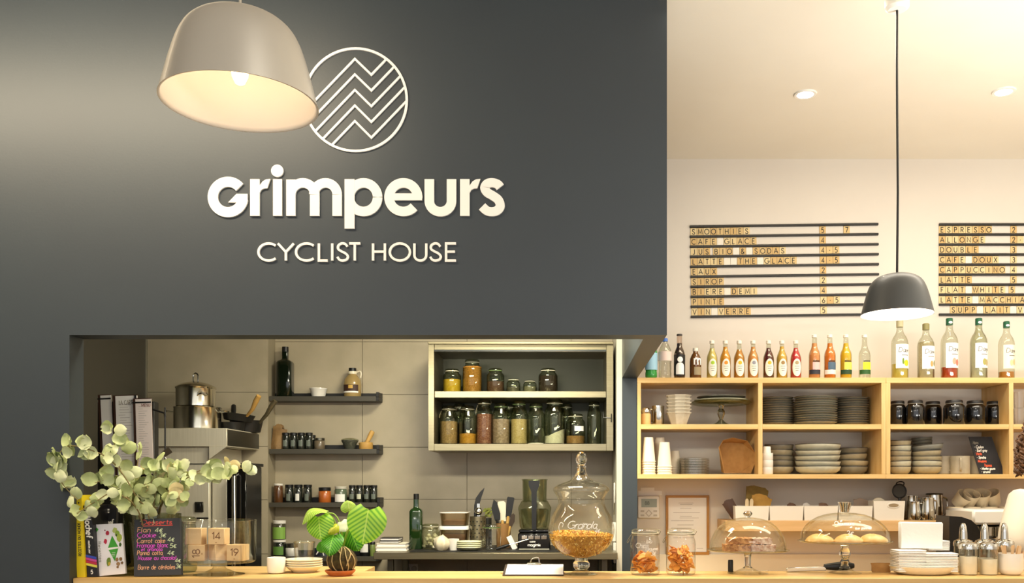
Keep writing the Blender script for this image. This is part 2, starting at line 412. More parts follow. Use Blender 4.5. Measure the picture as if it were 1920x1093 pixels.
g = G(); g.box(RX1, 5.108, .7, 4.1, 5.12, Z(1039, 5.11), .002); struct('trim_3', g, mat('cream_splashback', 'e2d6c0', .35))
# ---------------------------------------------------------------- bar counter and the back counter behind it
bc = empty('bar_counter', 'long pale ash bar counter running below everything on show', 'counter', (0, 3.42, 0))
part('top_board', G().box(JX + .002, 0, CT - .04, 4.05, .27, CT, .002), ASH, bc)
part('back_board', G().box(JX + .002, .271, CT - .04, X(702, 3.9), .49, CT, .002), ASH, bc)
part('front_panel', G().box(JX + .01, .03, 0, 4.05, .06, CT - .04), mat('counter_front_panel', 'cda86a', .5, col2='c29c5c', nscale=4, stretch=(12, 4, .6)), bc, smooth=False)
bk = empty('back_counter', 'low pale worktop with cupboards behind the bar below the wall shelves', 'counter', (.45, 4.34, 0))
part('worktop', G().box(0, 0, .86, 3.6, .76, .9, .003), SHELFWOOD, bk)
part('carcass', G().box(0, .03, .08, 3.6, .76, .86), WHITEP, bk, smooth=False)
for k in range(6):
    d = part('door', G().box(k * .6 + .003, .012, .1, k * .6 + .597, .03, .855, .002), SHELFWOOD, bk)
    part('handle', G().tube([(k * .6 + .2, -.005, .8), (k * .6 + .2, -.012, .8), (k * .6 + .4, -.012, .8), (k * .6 + .4, .012, .8)], .004, 6), STEEL, d)
kb = empty('kitchen_worktop', 'stainless kitchen worktop under the raised steel shelf', 'counter', (-1.2, 4.62, 0))
part('worktop', G().box(0, 0, .87, 1.46, .61, .91, .003), STEEL, kb)
part('carcass', G().box(0, .03, .08, 1.46, .61, .87), DSTEEL, kb, smooth=False)
# ---------------------------------------------------------------- wall signs
SIGNW = mat('white_sign_letter', 'f3f0ea', .5)
D = 3.4; s = U(D)
def cpx(cx, cy): return ((360 + cx / 2.429 - VX) * s, EYE + (VY - 60 - cy / 2.429) * s)
def cseg(l): return [cpx(*p) for p in l]
q = s / 2.429
em = empty('round_emblem_sign', 'white ring emblem with zigzag mountain lines on the dark wall', 'sign', (cpx(746, 311)[0], D, cpx(746, 311)[1]))
EX, EZ = cpx(746, 311)
def loc(l): return [(p[0] - EX, p[1] - EZ) for p in l]
part('ring', G().ribbon(loc(cseg(arc(746, 311, 233, 233, 0, 360, 72)[:-1])), 11 * q, .006, True), SIGNW, em, smooth=False)
for i in range(5):
    pk = (743, 125 + 70.7 * i); vl = (818, 197 + 71.5 * i)
    def hit(p, dx, dy):
        t = 0
        while math.hypot(p[0] + dx * t - 746, p[1] + dy * t - 311) < 231: t += .5
        return (p[0] + dx * t, p[1] + dy * t)
    part('zigzag', G().ribbon(loc(cseg([hit(pk, -1, 1.04), pk, vl, hit(vl, 1, -1.04)])), 9.5 * q, .0057), SIGNW, em, smooth=False)
OX, OZ = cpx(750, 840)
nm = empty('shop_name_sign', 'large bold white raised name lettering on the dark wall', 'sign', (OX, D, OZ))
def loc2(l): return [(p[0] - OX, p[1] - OZ) for p in cseg(l)]
def blk(g, x0, y0, x1, y1): return g.prism(loc2([(x0, y1), (x1, y1), (x1, y0), (x0, y0)]), -.0086, -.0002)
def ply(g, pts): return g.prism(loc2(pts), -.0083, -.0001)
def rb(g, pts, w, d=.008): return g.ribbon(loc2(pts), w * q, d)
def carc(cx, cy, rx, ry, a0, a1, n=24): return [(x, 2 * cy - y) for x, y in arc(cx, cy, rx, ry, a0, a1, n)]
g = G(); rb(g, carc(167, 754, 69, 69, 40, 352, 36), 46); ply(g, [(168, 779), (256, 779), (256, 740), (206, 740)]); part('letter', g, SIGNW, nm, smooth=False)
def r_letter(x):
    g = G(); blk(g, x, 673, x + 43, 840)
    ply(g, [(x + 43, 735), (x + 41, 706), (x + 56, 684), (x + 72, 674), (x + 92, 672), (x + 78, 714), (x + 62, 716), (x + 50, 722)])
    part('letter', g, SIGNW, nm, smooth=False)
r_letter(268)
g = G(); blk(g, 372, 673, 413, 840); ply(g, [(391 + 28 * math.cos(a), 635 + 28 * math.sin(a)) for a in [-2 * PI * k / 28 for k in range(28)]]); part('letter', g, SIGNW, nm, smooth=False)
g = G(); blk(g, 432, 675, 474, 840); rb(g, [(561, 840), (561, 742)] + carc(507, 742, 54, 52, 0, 180, 20), 43, .008); rb(g, [(663, 840), (663, 742)] + carc(610, 742, 53, 52, 0, 180, 20), 43, .0077); part('letter', g, SIGNW, nm, smooth=False)
g = G(); blk(g, 697, 673, 742, 898); rb(g, carc(783, 755, 64, 65, 0, 360, 40), 43); part('letter', g, SIGNW, nm, smooth=False)
g = G(); rb(g, carc(964, 755, 65, 65, -4, 318, 40), 43); blk(g, 915, 738, 1049, 769); part('letter', g, SIGNW, nm, smooth=False)
g = G(); rb(g, [(1082, 673), (1082, 772)] + carc(1132.5, 772, 50.5, 49, 180, 360, 24)[1:] + [(1183, 673)], 43); part('letter', g, SIGNW, nm, smooth=False)
r_letter(1222)
g = G(); rb(g, spline([(1404, 709), (1392, 696), (1368, 689), (1345, 694), (1334, 712), (1345, 733), (1370, 748), (1396, 768), (1404, 795), (1390, 815), (1366, 821), (1343, 816), (1322, 797)], 5), 41); part('letter', g, SIGNW, nm, smooth=False)
OX, OZ = cpx(750, 1047)
nm = empty('small_wall_sign', 'thin white capital lettering below the big name on the dark wall', 'sign', (OX, D, OZ))
for ch, x0, x1 in [('C', 305, 383), ('Y', 394, 466), ('C', 476, 556), ('L', 580, 620), ('I', 640, 641), ('S', 664, 712), ('T', 718, 768), ('H', 826, 880), ('O', 902, 994), ('U', 1014, 1068), ('S', 1086, 1134), ('E', 1158, 1203)]:
    g = G(); mn = min(p[0] for st in FONT[ch] for p in st); mx = max(p[0] for st in FONT[ch] for p in st)
    if ch == 'I': mn, mx = 0, .1
    for si, st in enumerate(FONT[ch]):
        rb(g, [(x0 + (p[0] - mn) / (mx - mn) * (x1 - x0), 1043 - p[1] * 78) for p in st], 10.5, .008 + .0003 * si)
    part('letter', g, SIGNW, nm, smooth=False)
# ---------------------------------------------------------------- letter-tile menu boards on the right wall
D = 5.12; s = U(D)
RAILM = mat('black_menu_rail', '171513', .5); TILEWD = [mat('menu_tile_birch', 'd9bd85', .6, col2='cfae74', nscale=9), mat('menu_tile_pale', 'e0c894', .6), mat('menu_tile_tan', 'd0ad70', .6)]
BLANK = mat('menu_tile_blank', 'ece4d4', .5); INK = mat('black_ink', '17120e', .6)
tile_me = [G().box(-5.9 * s, -.004, 0, 5.9 * s, -.0004, 14.2 * s, .0006).mesh('tile', m) for m in TILEWD]
blank_me = G().box(-5.9 * s, -.003, 0, 5.9 * s, -.0004, 14.2 * s, .0006).mesh('tile', BLANK)
gl_me = {}
def glyph_mesh(ch):
    if ch not in gl_me:
        st, x1 = text_strokes(ch, 9.2 * s, 0, 0, 0, .92)
        xs = [p[0] for t in st for p in t]; c = (min(xs) + max(xs)) / 2
        g = G()
        for t in st: g.ribbon([(p[0] - c, p[1] + 2.4 * s) for p in t], 1.35 * s, .0003)
        gl_me[ch] = g.mesh('letter', INK, smooth=False)
    return gl_me[ch]
def menu_board(label, x0, y0, wpx, nrail, pitch, tilt, rows):
    o = W(x0, y0, D); r = empty('menu_board', label, 'menu board', o, (0, -tilt, 0))
    for k in range(nrail):
        z = -k * 18.75 * s
        part('rail', G().box(0, -.012, z - 2 * s, wpx * s, 0, z + 2 * s, .001), RAILM, r)
    for k, row in enumerate(rows):
        zb = -(k + 1) * 18.75 * s + 2.1 * s
        for x, txt in row:
            for i, ch in enumerate(txt):
                if ch == '_': continue
                t = part('tile', blank_me if ch == ' ' else rnd.choice(tile_me), None, r, loc=((x + i * pitch) * s, 0, zb))
                if ch != ' ': part('letter', glyph_mesh(ch), None, t, loc=(0, -.004, 0))
menu_board('black-railed tile menu of smoothies, juices, beer and wine left of the hanging lamp', 1293, 425.5, 353, 10, 12.45, math.radians(.75), [
    [(7, 'SMOOTHIES'), (249, '5'), (294, '7')], [(7, 'CAFE GLACE'), (249, '4')], [(7, 'JUS'), (49, 'BIO & SODAS'), (249, '4-5')],
    [(7, 'LATTE  THE GLACE'), (249, '4-5')], [(7, 'EAUX'), (249, '2')], [(7, 'SIROP'), (249, '2')], [(7, 'BIERE DEMI'), (249, '4')], [(7, 'PINTE'), (249, '6-5')], [(7, 'VIN VERRE'), (249, '5')]])
menu_board('black-railed tile menu of coffees above the syrup bottles, cut by the photo edge', 1760, 421.5, 353, 10, 12.5, math.radians(-.02), [
    [(6, 'ESPRESSO'), (140, '2')], [(6, 'ALLONGE'), (140, '2-')], [(6, 'DOUBLE'), (140, '3')], [(6, 'CAFE DOUX'), (140, '3')], [(6, 'CAPPUCCINO'), (140, '4')], [(6, 'LATTE'), (140, '5')],
    [(6, 'FLAT WHITE'), (137, '5')], [(6, 'LATTE MACCHIA')], [(27, 'SUPP LAIT V')]])
# ---------------------------------------------------------------- pendant lamps and downlights
WARMBULB = mat('warm_bulb', 'fff0d0', .3, emit='ffd9a0', estr=30)
def pendant(label, x, y, zr, shade_m, in_m, cord_m, power, bulb_r, bright, canopy_m):
    r = empty('pendant_lamp', label, 'lamp', (x, y, zr))
    pr = [(.125, 0), (.118, .028), (.111, .055), (.1025, .084), (.0945, .104), (.084, .1205), (.067, .134), (.042, .1425), (.012, .1472), (0, .148)]
    part('shade', G().lathe(spline(pr, 3), 64), shade_m, r, ang=80)
    part('shade_lining', G().lathe([(.1255, 0)] + [(max(0, a - .003), b - (.003 if a < .1 else 0) + (.0006 if b == 0 else 0)) for a, b in spline(pr, 3)], 64), in_m, r, label='white inner face of the shade', ang=80)
    part('socket', G().cyl(.018, (.095), .142, 16), BLACK if power > 6 else WHITEP, r)
    part('bulb', G().lathe([(0, .030), (bulb_r * .55, .034), (bulb_r * .92, .045), (bulb_r, .058), (bulb_r * .8, .075), (.014, .095)], 20), bright, r)
    h = CEIL - zr
    part('cord', G().tube([(0, 0, .147), (.003, 0, .157 + (h - .27) * .3), (.0005, 0, .157 + (h - .27) * .6), (-.001, 0, .157 + (h - .27) * .8), (0, 0, h - .1)], .0042 if power > 6 else .0022, 6), cord_m, r)
    part('canopy', G().lathe([(0, h - .118), (.032, h - .118), (.042, h - .108), (.043, h), (0, h)], 28), canopy_m, r)
    light('POINT', 'pendant_bulb_light', (x, y, zr + .05), power, (1, .90, .76) if power > 6 else (1, .93, .85), .03)
LIN = mat('white_lamp_lining', 'f6efe2', .5)
pendant('grey domed pendant lamp hanging in front of the ring emblem', X(450, 1.51), 1.51, Z(195, 1.51), mat('satin_grey_lamp', 'bdb8ae', .38, .6, coat=.15), LIN, mat('pale_cord', 'b5ab98', .6), .22, .014,
        mat('filament_bulb', 'fff0d0', .3, emit='ffcf90', estr=9), WHITEP)
pendant('small charcoal domed pendant lamp over the bar, glowing white inside', X(1682, 3.28), 3.28, Z(590, 3.28), mat('charcoal_lamp', '3c3d3c', .45, coat=.1), LIN, BLACK, 15, .02,
        mat('bright_bulb', 'fff0d0', .3, emit='ffe2b5', estr=60), WHITEP)
for i, (px, py, lb) in enumerate([(1510, 176, 'round recessed ceiling spotlight over the smoothie menu'), (1882, 171, 'round recessed ceiling spotlight over the coffee menu')]):
    dd = (CEIL - EYE) * FPX / (VY - py); x = X(px, dd)
    r = empty('ceiling_spotlight', lb, 'ceiling light', (x, dd, CEIL), group='recessed ceiling spotlights')
    part('trim_ring', G().lathe([(.036, -.001), (.038, -.006), (.050, -.006), (.053, 0)], 32), WHITEP, r)
    part('lens', G().cyl(.0375, -.004, -.0005, 28), mat('spot_lens', 'ffffff', .3, emit='fff0cc', estr=60), r)
    light('SPOT', 'ceiling_spot_light', (x, dd, CEIL - .03), 24, WARM, .04, spot=100, blend=.7)
# ================================================================ wall shelf unit on the right
SD = 4.8; SB = 5.118
def shelf_unit(label, xl, xr, divs):
    zt, zt2 = Z(708, SD), Z(718, SD); zm, zm2 = Z(795.3, SD), Z(804.5, SD); zb, zb2 = Z(889, SD), Z(897.5, SD)
    x0 = X(xl, SD); r = empty('shelf_unit', label, 'shelf unit', (x0, SD, zb2))
    t = 8.3 * U(SD); wd = X(xr, SD) - x0; dp = SB - SD
    bx = lambda a, z0, b, z1: G().box(a, 0, z0 - zb2, b, dp, z1 - zb2, .001)
    part('top_board', bx(0, zt2, wd, zt), SHELFWOOD, r); part('bottom_board', bx(0, zb2, wd, zb), SHELFWOOD, r)
    ups = [0] + [X(d, SD) - x0 for d in divs] + [wd - t]
    for i, u in enumerate(ups):
        part('side_board' if i in (0, len(ups) - 1) else 'divider', bx(u, zb, u + t, zt2), SHELFWOOD_V, r)
    for a, b in zip(ups, ups[1:]):
        part('shelf_board', bx(a + t, zm2, b, zm), SHELFWOOD, r)
    return r
shelf_unit('pale wood wall shelf unit holding plates, bowls and paper cups', 1193.5, 1661, [1421.5])
shelf_unit('pale wood wall shelf unit holding black jars and grey mugs', 1661.3, 2126, [1892])
ZT, ZM, ZB = Z(708, SD) + .0005, Z(795.3, SD) + .0005, Z(889, SD) + .0005
# ---------------------------------------------------------------- bottles on top
def liq(c, c2=None): return mat('liquid_' + c, c, .12, spec=.6, coat=.5, sss=.35)
LABELW = mat('cream_label', 'f3ecd6', .6); LABELWH = mat('white_label', 'f6f3ec', .6); GREYINK = mat('grey_print', '8c8678', .7); DKINK = mat('dark_print', '25241f', .7)
def interp(pr, z):
    for (r0, z0), (r1, z1) in zip(pr, pr[1:]):
        if z0 <= z <= z1 and z1 > z0: return r0 + (r1 - r0) * (z - z0) / (z1 - z0)
    return pr[-1][0]
def cut(pr, z, k=.93):
    out = [(0, .0015)]
    for r, zz in pr:
        if zz <= z and r > 0: out.append((r * k, max(zz, .0015)))
    out += [(interp(pr, z) * k, z), (0, z)]
    return out
JUICE = [(.0, 0), (.88, 0), (1, .02), (1, .50), (.97, .55), (.86, .61), (.66, .68), (.48, .74), (.41, .79), (.39, .86), (.39, .925), (.0, .925)]
SODA = [(.0, 0), (.9, 0), (1, .02), (1, .50), (.98, .55), (.86, .61), (.62, .67), (.50, .73), (.44, .82), (.40, .94), (.0, .94)]
SYRUP = [(.0, 0), (.95, 0), (1, .015), (1, .60), (.95, .65), (.78, .71), (.52, .765), (.41, .81), (.37, .88), (.36, .92), (.0, .92)]
COLA = [(.0, 0), (.93, 0), (1, .015), (1, .53), (.97, .57), (.7, .66), (.5, .71), (.47, .80), (.46, .97), (.0, .97)]
MINI = [(.0, 0), (.93, 0), (1, .02), (1, .55), (.94, .65), (.7, .76), (.45, .83), (.40, .9), (.0, .9)]
PET = [(.0, 0), (.75, 0), (.95, .03), (.97, .12), (.9, .18), (.97, .24), (.92, .36), (1, .45), (1, .62), (.9, .72), (.6, .83), (.38, .90), (.36, .93), (.0, .93)]
def ell(zc, h, a, n=12):
    return [(zc + h * math.sin(t), -a * math.cos(t), a * math.cos(t)) for t in [(-.5 + k / n) * PI * .985 for k in range(n + 1)]]
def bottle(label, px, D, z, rpx, hpx, prof, glassm, liquid, fill, cap_m, cap, parts=None, name='drink_bottle', cat='bottle', group=None, turn=0, shift=0):
    s = U(D); R = rpx * s; H = hpx * s; pr = [(r * R, h * H) for r, h in prof]
    o = empty(name, label, cat, (X(px, D), D, z), (0, 0, turn), group)
    part('glass_body', G().lathe(pr, 28), glassm, o, ang=60)
    if liquid: part('liquid', G().lathe(cut(pr, fill * H), 24), liquid, o, ang=60)
    r0 = interp(pr, pr[-1][1] - 1e-5) if False else pr[-2][0]
    if cap_m: part('cap', G().lathe([(0, cap[0] * H), (r0 * 1.14, cap[0] * H), (r0 * 1.14, (cap[1] - .01) * H), (r0 * .95, cap[1] * H), (0, cap[1] * H)], 20), cap_m, o)
    for nm, m, rows, off in (parts or []):
        part(nm, G().wrap([(a * H, b, c) for a, b, c in rows], R, 8, off), m, o)
    return o, R, H
def cyl_text(o, txt, h, R, z, a0, m, width, off=.0014, gap=.2, slant=0., name='lettering'):
    g = text_g(txt, h, width, .0002, a0 * R, z, gap, slant=slant, fn=lambda x, zz, d: ((R + off + d) * math.sin(x / R), -(R + off + d) * math.cos(x / R), zz))
    return part(name, g, m, o, smooth=False)
BD = 4.842
WCAP = mat('white_bottle_cap', 'ece4d2', .35)
b, R, H = bottle('green plastic water bottle with pale blue label, half hidden behind the soffit', 1221, BD, ZT, 11.5, 76, PET, mat('green_pet', '3fae4e', .15, coat=.5, trans=.3), None, 0, mat('green_cap', '2f8a46', .4), (.92, 1),
   [('label', mat('pale_blue_label', '9ec9de', .5), [(.2, -1.4, 1.4), (.62, -1.4, 1.4)], .001)])
b, R, H = bottle('clear plastic water bottle with a blue cap and pale pink label', 1247, BD, ZT, 12.3, 75, PET, glass('pet_clear', 'f2f2ec', .75, .08), None, 0, mat('blue_cap', '4f78c4', .4), (.92, 1),
   [('label', mat('pink_label', 'e6cfc4', .5), [(.43, -1.5, 1.5), (.66, -1.5, 1.5)], .0012)])
b, R, H = bottle('tall dark cola bottle with a white figure emblem', 1274, BD, ZT, 10.4, 83, COLA, glass('cola_glass', 'f0e4dc', .6, .06), liq('2a0f0c'), .79, mat('dark_cap', '3a3632', .4), (.965, 1),
   [('label', mat('black_label', '121010', .45), [(.055, -1.5, 1.5), (.53, -1.5, 1.5)], .0006)])
part('emblem_head', G().wrap([(z * H, a, c) for z, a, c in ell(.415, .062, .5, 10)], R, 6, .0014), LABELWH, b, label='white round head of the emblem')
part('emblem_body', G().wrap([(z * H, a, c) for z, a, c in [(.08, -.76, .76), (.25, -.76, .76), (.29, -.7, .7), (.32, -.55, .55), (.34, -.3, .3), (.345, -.05, .05)]], R, 6, .0014), LABELWH, b, label='white arched body of the emblem')
b, R, H = bottle('short brown glass bottle with a white letter m', 1304, BD, ZT, 11, 57, MINI, mat('brown_glass', '6e4313', .12, coat=.6, trans=.25), None, 0, WCAP, (.89, 1),
   [('label', mat('grey_text_label', '9a8a6a', .7), [(.1, -.35, 1.0), (.36, -.35, 1.0)], .0008)])
g = G()
for st in [[(0, 0), (0, .62)], [(0, .42), (.12, .6), (.3, .55), (.34, 0)], [(.34, .42), (.46, .6), (.64, .55), (.68, 0)]]:
    g.ribbon([(-.06 * H + p[0] * .33 * H, .43 * H + p[1] * .34 * H) for p in st], .045 * H, .0003, fn=lambda x, z, d: ((R + .001 + d) * math.sin(x / R), -(R + .001 + d) * math.cos(x / R), z))
part('letter', g, LABELWH, b, smooth=False, label='white letter m')
juices = [(1335, 'e8d07a', 'pale yellow-green', 'apple', '9fbf2c', .79), (1360, 'f0a02a', 'bright orange', 'orange', 'e98a22', .83), (1386, 'd08a2c', 'dark amber', 'yellow fruit', 'e8b21e', .76), (1412, 'eda058', 'salmon orange', 'grey fruit', '8f8f98', .83),
          (1441, '5e1218', 'deep purple-red', 'golden fruit', 'dcae2c', .80), (1466, 'ebb84e', 'golden yellow', 'mixed fruit', '9c7a44', .84), (1492, 'd8343c', 'bright red', 'small fruit', 'a9946c', .80)]
for px, lc, cn, fr, fc, fill in juices:
    b, R, H = bottle('small %s juice bottle with cream oval label and white cap' % cn, px, BD, ZT, 10.2, 71, JUICE, BGLASS, liq(lc), fill, WCAP, (.91, 1),
        [('label', LABELW, ell(.275, .232, .86), .0006), ('fruit_print', mat('print_' + fc, fc, .6), ell(.40, .05, .34, 8), .0012)], name='juice_bottle', group='juice bottles on the shelf unit')
    for k in range(3):
        part('print_line', G().wrap([((.30 - .055 * k) * H, -.42 + .08 * k, .42 - .08 * k), ((.312 - .055 * k) * H, -.42 + .08 * k, .42 - .08 * k)], R, 4, .0012), GREYINK, b)
sodas = [(1527, 'ec9a5c', 'salmon pink', 'efb7b0', '2c2c33', 'pink label', .80), (1556, 'f08428', 'orange', '4c6478', 'f2e4d4', 'blue and white label', .80), (1586, 'f8c220', 'yellow', 'f2d25a', '22421f', 'yellow and dark green label', .80), (1621, None, 'clear', 'e8ea2e', '2c5a22', 'bright yellow and green label', .8)]
for px, lc, cn, c1, c2, lb, fill in sodas:
    sh = .2
    b, R, H = bottle('long-necked %s lemonade bottle with %s' % (cn, lb), px, BD, ZT, 10.7, 82, SODA, BGLASS, liq(lc) if lc else None, fill, WCAP, (.93, 1),
        [('label', mat('label_' + c1, c1, .6), [(.19, -.75 + sh, 1.0), (.36, -.75 + sh, 1.0)], .0008), ('lower_label', mat('label_' + c2, c2, .6), [(.085, -1.25, 1.1), (.185, -1.25, 1.1)], .0008)], name='soda_bottle', group='long-necked soda bottles on the shelf unit')
    for k in range(6):
        part('print_letter', G().wrap([(.367 * H, -.45 + .2 * k, -.31 + .2 * k), (.40 * H, -.45 + .2 * k, -.31 + .2 * k)], R, 2, .0009), DKINK, b)
GCAP = mat('green_screw_cap', '1f5a3c', .35)
syr = [(1687, 'd9c25a', 'with lemon print, under the lamp', [('e9c91e', .5, .2, .34), ('6f8a2a', .06, .23, .12)], .25, 110, mat('pale_cap', 'b9b08a', .4), 'yellow syrup bottle'), (1736, 'f0e2bd', 'with beige syrup filled to the shoulder', [('c79a5a', .35, .2, .2), ('8b8a52', .75, .21, .14)], .66, 104, mat('olive_cap', '8c8454', .4), 'beige syrup bottle'),
       (1780, 'c04418', 'with peach print and red syrup left at the bottom', [('e8a48a', .2, .22, .24), ('e07a66', .62, .2, .24)], .19, 114, GCAP, 'red syrup bottle'), (1835, 'e8e8cc', 'with pale green syrup and green cap', [('a9a35c', .3, .21, .26), ('b9a878', .65, .2, .22)], .9, 114, GCAP, 'greenish syrup bottle'),
       (1887, 'c07c2c', 'with amber syrup, shortest of the green-capped ones', [('c9cf9c', .2, .21, .22), ('cdbf8a', .62, .22, .22)], .12, 108, GCAP, 'amber syrup bottle')]
for px, lc, lb, prints, fill, h, cm, nm in syr:
    b, R, H = bottle('tall clear %s %s' % (nm, lb), px, BD + .03, ZT, 15.4 if px < 1880 else 14.3, h, SYRUP, BGLASS, liq(lc) if fill < .5 else mat('pale_syrup_' + lc, lc, .1, trans=.75, coat=.3), fill, cm, (.885, 1),
        [('label', LABELW if px == 1887 else LABELWH, [(.17, -.8, 1.15), (.58, -.8, 1.15)], .0008)] + [('fruit_print', mat('print_' + c, c, .6), [(z0 + zc, a + ac, c2 + ac) for z0, a, c2 in ell(0, .055, sz, 8)], .0014 + .0002 * i) for i, (c, ac, zc, sz) in enumerate([(p[0], p[1], p[2] + .06, p[3]) for p in prints])],
        name='syrup_bottle', group='syrup bottles on the shelf unit')
    cyl_text(b, 'Day', .075 * H, R, .445 * H, -.45, DKINK, .006 * H, slant=.15)
    g = G().ribbon([(R * (.25 + .06 * k), (.45 + (.035 if k % 2 else 0)) * H) for k in range(11)], .0045 * H, .0002, fn=lambda x, z, d: ((R + .0014 + d) * math.sin(x / R), -(R + .0014 + d) * math.cos(x / R), z))
    part('lettering', g, GREYINK, b, smooth=False)
    part('print_line', G().wrap([(.385 * H, -.1, .75), (.398 * H, -.1, .75)], R, 4, .0014), GREYINK, b)
    if cm is GCAP: part('cap_emblem', G().wrap([(z * H, a, c) for z, a, c in ell(.925, .02, .6, 6)], R * .42, 5, .0006), LABELWH, b)
# ---------------------------------------------------------------- upper compartments
STONE = [mat('stoneware_grey', '9f9a88', .42, col2='8f8b7b', nscale=30), mat('stoneware_sand', 'a59c84', .45, col2='958c76', nscale=30), mat('stoneware_pale', 'b4b2a0', .4, col2='a6a593', nscale=30)]
RIMM = mat('stoneware_dark_rim', '4a443a', .5)
def plate_mesh(R, h, m):
    g = G().lathe([(0, 0), (R * .62, 0), (R * .66, h * .12), (R * .95, h * .62), (R, h * .72), (R * .995, h * .86), (R * .96, h * .84), (R * .66, h * .42), (R * .6, h * .32), (0, h * .32)], 36)
    me = g.mesh('plate', (m, RIMM), 50)
    for p in me.polygons:
        rr = math.hypot(p.center[0], p.center[1])
        if rr > R * .945 and p.center[2] > h * .7: p.material_index = 1
    return me
def stack(n, px, D, z, pitch, meshes, name, cat, labelfn, group, jit=.002, tilt=0., rz=True):
    for i in range(n):
        me = meshes[(i * 7 + n) % len(meshes)]
        o = bpy.data.objects.new(name, me); COL.objects.link(o)
        o.location = (X(px, D) + rnd.uniform(-jit, jit), D + rnd.uniform(-jit, jit), z + i * pitch)
        k = tilt if i else 0
        o.rotation_euler = (rnd.uniform(-k, k), rnd.uniform(-k, k), rnd.uniform(0, 6) if rz else 0)
        tag(o, labelfn(n - 1 - i, n), cat, group)
s5 = U(4.95)
for px, D, rp, nm, dm in [(1456, 5.0, 32, 'plate stack beside the middle divider', 0), (1529, 4.925, 39.5, 'wide middle plate stack', 2), (1597, 5.0, 31, 'plate stack near the right-hand upright', 0)]:
    ms = [plate_mesh(rp * U(D), 4.9 * U(D) * 1.55, STONE[k]) for k in ((0, 1, 0) if dm == 0 else (2, 1, 2))]
    stack(12, px, D, ZM, 4.3 * U(D), ms, 'dinner_plate', 'plate', lambda i, n, nm=nm: 'grey stoneware plate, %s in the %s' % (order(i, n), nm), 'dinner plates on the shelf unit')
BJ = mat('black_glazed_jar', '0b0b0c', .1, coat=.6); BL = mat('black_jar_lid', '1e1c1b', .45)
r0 = None
for i, (px, D, rp, lb) in enumerate([(1683, 4.93, 15.5, 'first from the double upright'), (1716, 4.88, 17, 'second from the double upright'), (1749, 4.97, 16, 'third from the double upright, set back'), (1789, 4.87, 19.2, 'largest and nearest of the six'), (1828, 4.91, 18.2, 'second last before the thin divider'), (1864, 4.96, 16.2, 'last one before the thin divider')]):
    s = U(D); R = rp * s; H = 46 * s
    o = empty('storage_jar', 'glossy black storage jar with lid, %s' % lb, 'jar', (X(px, D), D, ZM), group='black jars on the shelf unit')
    part('body', G().lathe([(0, 0), (R * .93, 0), (R, .03 * H), (R, .68 * H), (R * .95, .77 * H), (R * .8, .84 * H), (R * .74, .88 * H), (0, .88 * H)], 36), BJ, o, ang=60)
    part('lid', G().lathe([(0, .88 * H), (R * .8, .88 * H), (R * .8, .96 * H), (R * .74, H), (0, H)], 28), BL, o)
    part('seal_ring', G().lathe([(R * .74, .855 * H), (R * .79, .86 * H), (R * .79, .88 * H), (R * .7, .88 * H)], 28), mat('seal_ring_grey', 'b5ae9c', .4), o)
# salt shaker, steel mug, takeaway trays, glass cake stand
D = 4.87; s = U(D)
o = empty('salt_shaker', 'small wooden shaker with chrome ball top in the shelf corner', 'shaker', (X(1211, D), D, ZM))
part('body', G().lathe([(0, 0), (8.5 * s, 0), (9 * s, 2 * s), (9 * s, 20 * s), (8.3 * s, 21 * s), (0, 21 * s)], 24), mat('shaker_wood', 'dfb878', .5), o)
part('cap', G().lathe([(7.5 * s, 21 * s), (9 * s, 24 * s), (8.5 * s, 28 * s), (5.5 * s, 32 * s), (0, 33 * s)], 24), CHROME, o)
D = 4.94; s = U(D)
o = empty('steel_mug', 'shiny steel mug between the wooden shaker and the takeaway trays', 'mug', (X(1234, D), D, ZM))
part('body', G().lathe([(0, 0), (11 * s, 0), (12 * s, 2 * s), (12 * s, 37 * s), (11.4 * s, 37 * s), (11.2 * s, 2 * s), (0, 2 * s)], 28), CHROME, o)
part('handle', G().tube(spline([(-11 * s, -3 * s, 30 * s), (-18 * s, -6 * s, 28 * s), (-18 * s, -6 * s, 8 * s), (-11 * s, -3 * s, 5 * s)]), 1.5 * s, 8), CHROME, o)
D = 4.9; s = U(D); TRAY = mat('pulp_tray', 'cfc6b2', .75, col2='c2b8a2', nscale=40)
tm = G().lathe([(0, 0), (14.5 * s, 0), (23 * s, 22 * s), (24.6 * s, 22 * s), (24.6 * s, 24 * s), (22.6 * s, 24 * s), (13.5 * s, 1.2 * s), (0, 1.2 * s)], 8, rotz(PI / 8)).mesh('takeaway_tray', TRAY)
for i in range(6):
    o = bpy.data.objects.new('takeaway_tray', tm); COL.objects.link(o); o.location = (X(1272.5, D), D, ZM + i * 6.4 * s); o.scale = (1, .9, 1)
    tag(o, 'octagonal pale pulp takeaway tray, %s in the nested pile' % order(5 - i, 6), 'tray', 'takeaway trays on the shelf unit')
D = 4.95; s = U(D)
o = empty('cake_stand', 'dark-looking glass cake stand with two platters on the upper shelf', 'cake stand', (X(1352, D), D, ZM))
part('foot', G().lathe([(0, 0), (19 * s, 0), (19 * s, 1.5 * s), (9 * s, 6 * s), (4 * s, 11 * s), (0, 12 * s)], 28), KGLASS, o)
part('stem', G().lathe([(3 * s, 11 * s), (4 * s, 14 * s), (7.5 * s, 22 * s), (7 * s, 28 * s), (4 * s, 32 * s), (5 * s, 36 * s), (7 * s, 38 * s)], 24), solid_glass('grey_solid_glass', 'c9cabf'), o)
part('top_plate', G().lathe([(0, 38 * s), (52 * s, 40 * s), (56 * s, 43 * s), (55 * s, 45 * s), (51 * s, 42 * s), (0, 40 * s)], 44), KGLASS, o)
